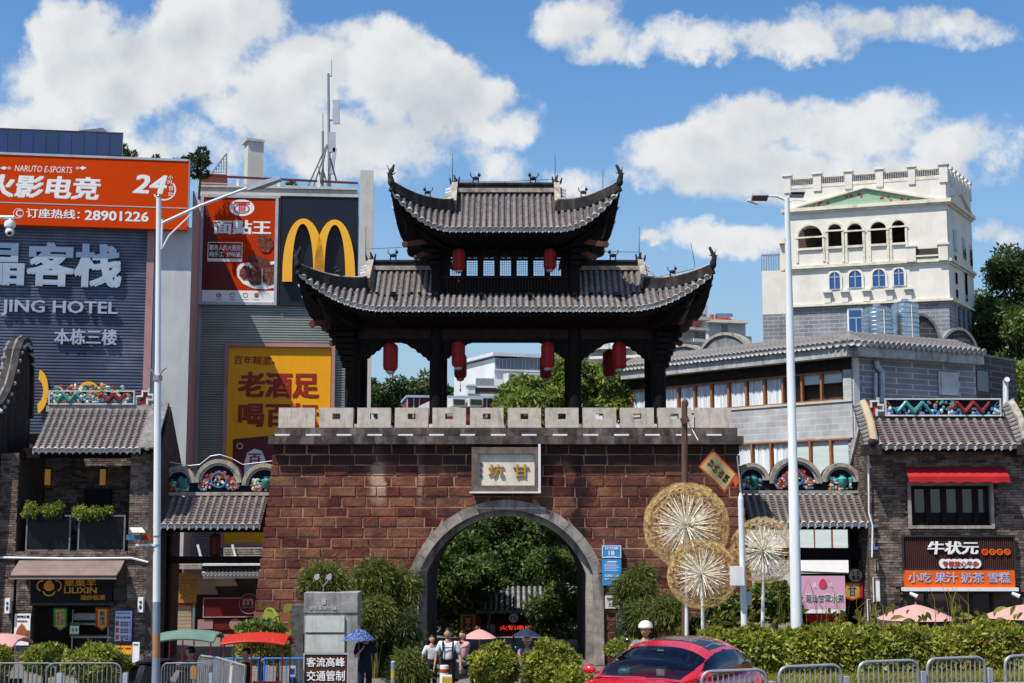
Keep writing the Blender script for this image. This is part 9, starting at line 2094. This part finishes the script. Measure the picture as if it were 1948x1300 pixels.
  for s in (-1,1):
    mb = MB(); mb.ball((2.0,s*.52,.66),.10,.14,.13,14,9); mb.build('headlight','chrome',t,smooth=True); mb = MB(); mb.ball((-2.02,s*.52,.70),.08,.12,.1,12,8); mb.build('taillight','lens_red',t,smooth=True)
    mb = MB(); mb.ball((1.0,s*.90,1.02),.075,.105,.075,18,12); mb.bar((.98,s*.76,.97),(1.0,s*.86,.99),.06,.03); o = mb.build('door_mirror','car_paint',t,smooth=True); mb = MB(); mb.ball((.955,s*.90,1.02),.045,.085,.058,14,8); mb.build('mirror_glass','chrome',o,smooth=True)
    mb = MB(); mb.tube([(1.08,s*.77,.965),(.4,s*.845,.965),(-.9,s*.83,.965),(-1.5,s*.70,.965)],.011,6); mb.build('window_trim','metal_dark',t,smooth=True)
  for y0,y1 in ((-.42,.12),(.14,.52)): mb = MB(); mb.tube([(1.32,y0,.985),(1.27,y1,1.0)],.010,5); mb.build('wiper','rubber',t)
  mb = MB(); mb.box(1.02,1.05,.18,.30,.99,1.09); mb.build('dash_card','glaze_white',t); mb = MB(); mb.ball((.98,-.35,1.0),.05,.10,.07); mb.build('dash_cloth','glaze_teal',t,smooth=True); mb = MB(); mb.box(.62,.64,.02,.12,1.33,1.36); mb.build('toll_tag','glaze_blue',t)
  return t
car = build_car()
_p = W(1292,1213,24.6); place(car,(_p.x-.10,24.6,_p.z-1.50),math.radians(-90-30)); car['label'] = 'glossy crimson rounded coupe with dark glass sunroof, cropped by the bottom edge'; car.scale = (1.12,1.16,1.0)

# ------------------------------------------------------------------ people
mat('skin',(.50,.28,.19),(.43,.23,.15),ns=4,rough=.6); mat('hair',(.012,.010,.010),rough=.5); mat('cloth_white',(.62,.63,.66),(.5,.51,.54),ns=4,rough=.9,bump=.3,bs=12); mat('cloth_navy',(.012,.016,.035),(.009,.012,.026),ns=4,rough=.85); mat('cloth_dark',(.018,.018,.022),ns=4,rough=.85); mat('cloth_pink',(.5,.3,.33),ns=4,rough=.85); mat('cloth_grey',(.2,.21,.23),ns=4,rough=.85); mat('helmet_white',(.70,.70,.70),rough=.25,coat=.6); mat('helmet_cream',(.62,.52,.28),rough=.3,coat=.5); mat('shoe',(.03,.03,.03),rough=.6); mat('cloth_blue',(.12,.22,.38),ns=4,rough=.85)
def skin_mesh(joints,edges,root=0,sub=2):
  me = bpy.data.meshes.new('s'); me.from_pydata([j[:3] for j in joints],edges,[]); o = bpy.data.objects.new('s',me); COL.objects.link(o)
  m = o.modifiers.new('k','SKIN'); m.use_smooth_shade = True; sv = me.skin_vertices[0].data if len(me.skin_vertices) else None
  if sv is None:
    bm = __import__('bmesh').new(); bm.from_mesh(me); bm.verts.layers.skin.verify(); bm.to_mesh(me); bm.free(); sv = me.skin_vertices[0].data
  for i,j in enumerate(joints): sv[i].radius = (j[3],j[4] if len(j) > 4 else j[3]); sv[i].use_root = (i == root)
  s = o.modifiers.new('u','SUBSURF'); s.levels = sub; s.render_levels = sub
  bpy.context.view_layer.update(); dg = bpy.context.evaluated_depsgraph_get(); r = bpy.data.meshes.new_from_object(o.evaluated_get(dg)); bpy.data.objects.remove(o); return r
def person(label,loc,h=1.70,face=(0,-1),arms=((-.30,.02,.75),(.30,.02,.75)),elbows=None,top='cloth_white',bottom='cloth_dark',hair='hair',helmet=None,sit=False,name='person',longsleeve=False,lean=0.,sz=1.,look_down=0.,female=False):
  """standing (feet at z=0) or seated figure facing -y, then turned"""
  t = thing(name,label,'person',(0,0,0)); s = h/1.70
  hip = .90; kn = .48
  if sit: hipz,kneeL,footL = .62,(.11,-.42,.60),(.12,-.40,.16)
  else: hipz,kneeL,footL = hip,(.10,-.02,kn),(.11,.03,.08)
  dz = hipz-hip; sh = 1.40+dz; sw = .17 if female else .19; ly = -lean
  J = [(0,0,hipz,.135,.105),(0,ly*.4,hipz+.22,.12,.095),(0,ly*.8,hipz+.42,.145,.10),(0,ly,sh+.02,.066,.066),(0,ly-.01,sh+.12,.062,.062)]
  E_ = [(0,1),(1,2),(2,3),(3,4)]
  hands = []
  for k,sx in ((0,-1),(1,1)):
    hx,hy,hz = arms[k]; hz = hz+dz if not sit else hz; S = (sx*sw,ly,sh-.03); H = (hx,hy,hz); el = elbows[k] if elbows else ((S[0]+H[0])/2+sx*.05,(S[1]+H[1])/2+.06,(S[2]+H[2])/2)
    n = len(J); J += [(*S,.052,.052),(*el,.040,.040),(*H,.027,.024)]; E_ += [(2,n),(n,n+1),(n+1,n+2)]; d = (V(H)-V(el)).normalized(); hands.append((V(H),d,sx))
    kx,ky,kz = kneeL; fx,fy,fz = footL; n = len(J); J += [(sx*.09,0,hipz-.08,.085,.085),(sx*kx,ky,kz,.058,.058),(sx*fx,fy,fz,.038,.038),(sx*fx,fy-.14,fz-.045,.036,.028)]; E_ += [(0,n),(n,n+1),(n+1,n+2),(n+2,n+3)]
  body = skin_mesh(J,E_); vs = [tuple(v.co) for v in body.vertices]; fs = [tuple(p.vertices) for p in body.polygons]; bpy.data.meshes.remove(body)
  mb = MB(); mb.add(vs,fs,.5)
  # head with features
  hc = V((0,ly-.015-look_down*.04,sh+.225)); rot = Matrix.Rotation(look_down*.6,3,'X');
  hv = []
  nu,nv = 20,14
  for i in range(nv+1):
    ph = math.pi*i/nv
    for j in range(nu):
      th = 2*math.pi*j/nu; x,y,z = math.sin(ph)*math.cos(th),math.sin(ph)*math.sin(th),math.cos(ph); w = .086*(1-.22*max(0,-z)**1.5); q = V((x*w,y*.106,z*.130))
      if y < -.6 and abs(x) < .22 and -.35 < z < .12: q.y -= .018*(1-abs(x)/.22)*(1-abs(z+.12)/.28)
      if y < -.5 and .05 < z < .22 and .2 < abs(x) < .6: q.y += .008
      hv.append(hc+rot@q)
  hf = [(i*nu+j,(i+1)*nu+j,(i+1)*nu+(j+1) % nu,i*nu+(j+1) % nu) for i in range(nv) for j in range(nu)]; mb.add(hv,hf,.5)
  for sx in (-1,1): mb.ball(hc+rot@V((sx*.088,.005,-.01)),.014,.02,.032,8,6)
  for H,d,sx in hands:      # palm, four fingers and a thumb
    u = V((0,1,0)) if abs(d.y) < .8 else V((0,0,1)); sd = d.cross(u).normalized(); u = sd.cross(d).normalized(); c = H+d*.045; mb.bar(H,H+d*.09,.026,.075,up=u)
    for f in range(4): b = H+d*.085+u*(-.028+.019*f); l = (.062,.072,.068,.052)[f]; mb.tube([b,b+d*l*.5,b+d*l*.9-sd*sx*.02],[.0095,.009,.007],6)
    b = H+d*.03+u*-.036; mb.tube([b,b+d*.03-u*.03,b+d*.06-u*.035],[.011,.010,.008],6)
  mb.build('body','skin',t,smooth='all')
  mb = MB()
  for sx in (-1,1): mb.ball(hc+rot@V((sx*.032,-.098,.012)),.011,.006,.007,8,5)
  mb.build('eyes','hair',t,smooth=True,kind='stuff'); mb = MB(); mb.ball(hc+rot@V((0,-.094,-.062)),.022,.010,.007,8,5); mb.build('mouth','lantern_cap',t,smooth=True)
  # clothes: grown from the same joints, a little larger
  def garment(idx,ed,extra,nm,m):
    js = [(*J[i][:3],J[i][3]+extra,(J[i][4] if len(J[i]) > 4 else J[i][3])+extra) for i in idx]; mp = {i: k for k,i in enumerate(idx)}; g = skin_mesh(js,[(mp[a],mp[b]) for a,b in ed],0); g.name = nm; g.materials.append(MATS[m]); g.attributes.new('rnd','FLOAT','FACE'); link(nm,g,t)
  # joints: 0 hip 1 waist 2 chest 3 neckbase 4 neck | arms 5,6,7 legs 8..11 | arms 12,13,14 legs 15..18
  for k in ((5,6),(12,13)):
    if not longsleeve: a,b = V(J[k[0]][:3]),V(J[k[1]][:3]); q = a.lerp(b,.85); J[k[1]] = (*q,*J[k[1]][3:])
  sh_i = [0,1,2,5,6,12,13]+([7,14] if longsleeve else []); sh_e = [(0,1),(1,2),(2,5),(5,6),(2,12),(12,13)]+([(6,7),(13,14)] if longsleeve else [])
  garment(sh_i,sh_e,.034,'shirt',top)
  garment([0,8,9,10,15,16,17,1],[(0,8),(8,9),(9,10),(0,15),(15,16),(16,17),(0,1)],.026,'trousers',bottom)
  for i in (11,18): q = V(J[i][:3]); a = V(J[i-1][:3]); mb = MB(); mb.ball(q.lerp(a,.5)+V((0,0,-.03)),.05,.13,.045,10,7); mb.build('shoe','shoe',t,smooth=True)
  if helmet:
    mb = MB(); prof = []; c = hc+V((0,.01,.045)); R_ = .126
    rws = [[c+rot@V((R_*math.sin(ph)*math.cos(th),R_*1.08*math.sin(ph)*math.sin(th),R_*math.cos(ph))) for th in [2*math.pi*j/22 for j in range(23)]] for ph in [1.62*i/8 for i in range(9)]]
    mb.grid(rws,.5); o = mb.build('helmet',helmet,t,smooth='all'); sol = o.modifiers.new('s','SOLIDIFY'); sol.thickness = .012
    mb = MB(); mb.tube([hc+rot@V((sx_*.095,-.0,z_)) for sx_,z_ in ((-1,.03),(-.9,-.06),(-.4,-.14),(.4,-.14),(.9,-.06),(1,.03))],.006,5); mb.build('chin_strap','hair',t)
  else:
    mb = MB(); c = hc+V((0,.014,.022)); rws = [[c+rot@V((.097*math.sin(ph)*math.cos(th),.114*math.sin(ph)*math.sin(th),.128*math.cos(ph))) for th in [2*math.pi*j/20 for j in range(21)]] for ph in [1.22*i/6 for i in range(7)]]; mb.grid(rws,.5)
    bk = [[c+rot@V((.096*math.sin(ph)*math.cos(th),.114*math.sin(ph)*math.sin(th),.13*math.cos(ph))) for th in [.15+2.84*j/12 for j in range(13)]] for ph in [1.2+.7*i/4 for i in range(5)]]; mb.grid(bk,.5); mb.build('hair',hair,t,smooth='all')
    if female: mb = MB(); mb.ball(hc+V((0,.09,-.03)),.06,.05,.12,10,7); mb.build('pony_tail',hair,t,smooth=True)
  rz = math.atan2(face[1],face[0])+math.pi/2; place(t,loc,rz,label,s); return t
def ground_at(px,Y): x = W(px,1300,Y).x; return V((x,Y,gz(x,Y)))
# man with backpack, mid-stride
pm = person('man in white t-shirt with backpack straps walking out of the arch',ground_at(852,36.8),1.72,face=(-.15,-1),arms=((-.34,-.02,.80),(.33,-.06,.78)),top='cloth_white',bottom='cloth_dark',look_down=.5)
def backpack():
  b = thing('backpack','dark backpack with chest straps worn by the man in white','backpack',tuple(pm.location)); l = pm.location; s = 1.01
  mb = MB(); mb.ball((l.x,l.y+.20,l.z+1.20),.16,.13,.26,12,9); mb.build('pack','cloth_navy',b,smooth=True)
  for sx in (-1,1): mb = MB(); mb.tube([(l.x+sx*.12,l.y+.08,l.z+1.45),(l.x+sx*.13,l.y-.10,l.z+1.43),(l.x+sx*.12,l.y-.145,l.z+1.25),(l.x+sx*.15,l.y-.12,l.z+1.02),(l.x+sx*.17,l.y+.05,l.z+1.0)],.022,6); mb.build('strap','cloth_navy',b,smooth=True)
  mb = MB(); mb.tube([(l.x-.12,l.y-.155,l.z+1.30),(l.x+.12,l.y-.155,l.z+1.30)],.012,5); mb.tube([(l.x-.16,l.y-.10,l.z+1.0),(l.x,l.y-.15,l.z+.99),(l.x+.16,l.y-.10,l.z+1.0)],.02,5); mb.build('cross_strap','cloth_navy',b)
backpack()
person('child in a white top standing just inside the left arch jamb',ground_at(821,38.5),1.42,face=(.5,-1),top='cloth_white',bottom='cloth_dark')
g1 = person('guard in navy uniform standing under a plaid umbrella beside the stele',ground_at(694,36.6),1.70,face=(.3,-1),arms=((-.14,-.24,1.28),(.30,.0,.78)),elbows=((-.27,-.10,1.08),(.29,.06,1.1)),top='cloth_navy',bottom='cloth_navy')
_h = g1.matrix_world if False else None
umbrella(683,1195.5,36.35,63,21,'plaid','blue plaid umbrella held by the guard beside the stele',name='umbrella',cat='umbrella',zground=1.25,n=8,rot=.2)
person('woman in pink on a scooter behind the backpack man',ground_at(880,39.5)+V((0,0,.12)),1.60,face=(-.7,-1),sit=True,arms=((-.18,-.38,1.0),(.18,-.38,1.0)),top='cloth_pink',bottom='cloth_grey',female=True)
o = copy_tree(SP); place(o,ground_at(879,39.3),.9,'red and black scooter ridden by the woman in pink'); o['group'] = ''
del o['group']
person('rider in cream helmet under the navy umbrella in the arch',ground_at(1003,37.8)+V((0,0,.06)),1.62,face=(0,-1),sit=True,arms=((-.2,-.38,1.0),(.2,-.38,1.0)),top='cloth_blue',bottom='cloth_dark',helmet='helmet_cream')
o = copy_tree(SP); place(o,ground_at(1003,37.6),1.57,'scooter ridden by the rider in the cream helmet'); del o['group']
hl = W(1228,1186,26.6)
person('rider in white helmet behind the red car',(hl.x,26.6,hl.z-1.47),1.70,face=(-.45,-1),sit=True,arms=((-.2,-.40,1.0),(.2,-.40,1.0)),top='cloth_grey',bottom='cloth_dark',helmet='helmet_white')
o = copy_tree(SP); place(o,(hl.x+.05,26.7,gz(hl.x,26.7)),1.15,'scooter ridden by the rider in the white helmet'); del o['group']
person('driver in dark shirt seated in the red tricycle',W(468,1280,33.5)*1 + V((0,0,-W(468,1280,33.5).z+gz(-6,33.5)+.12)),1.68,face=(-1,-.3),sit=True,arms=((-.2,-.35,1.0),(.2,-.35,1.0)),top='cloth_dark',bottom='cloth_dark')
person('person in blue shirt seated under the green canopy',W(362,1280,33.8)*1 + V((0,0,-W(362,1280,33.8).z+gz(-7,33.8)+.12)),1.68,face=(-1,.4),sit=True,arms=((-.2,-.35,1.0),(.2,-.35,1.0)),top='cloth_blue',bottom='cloth_dark')
for _o in list(bpy.data.objects):
  if _o.type == 'MESH': _o.data.validate(verbose=False)
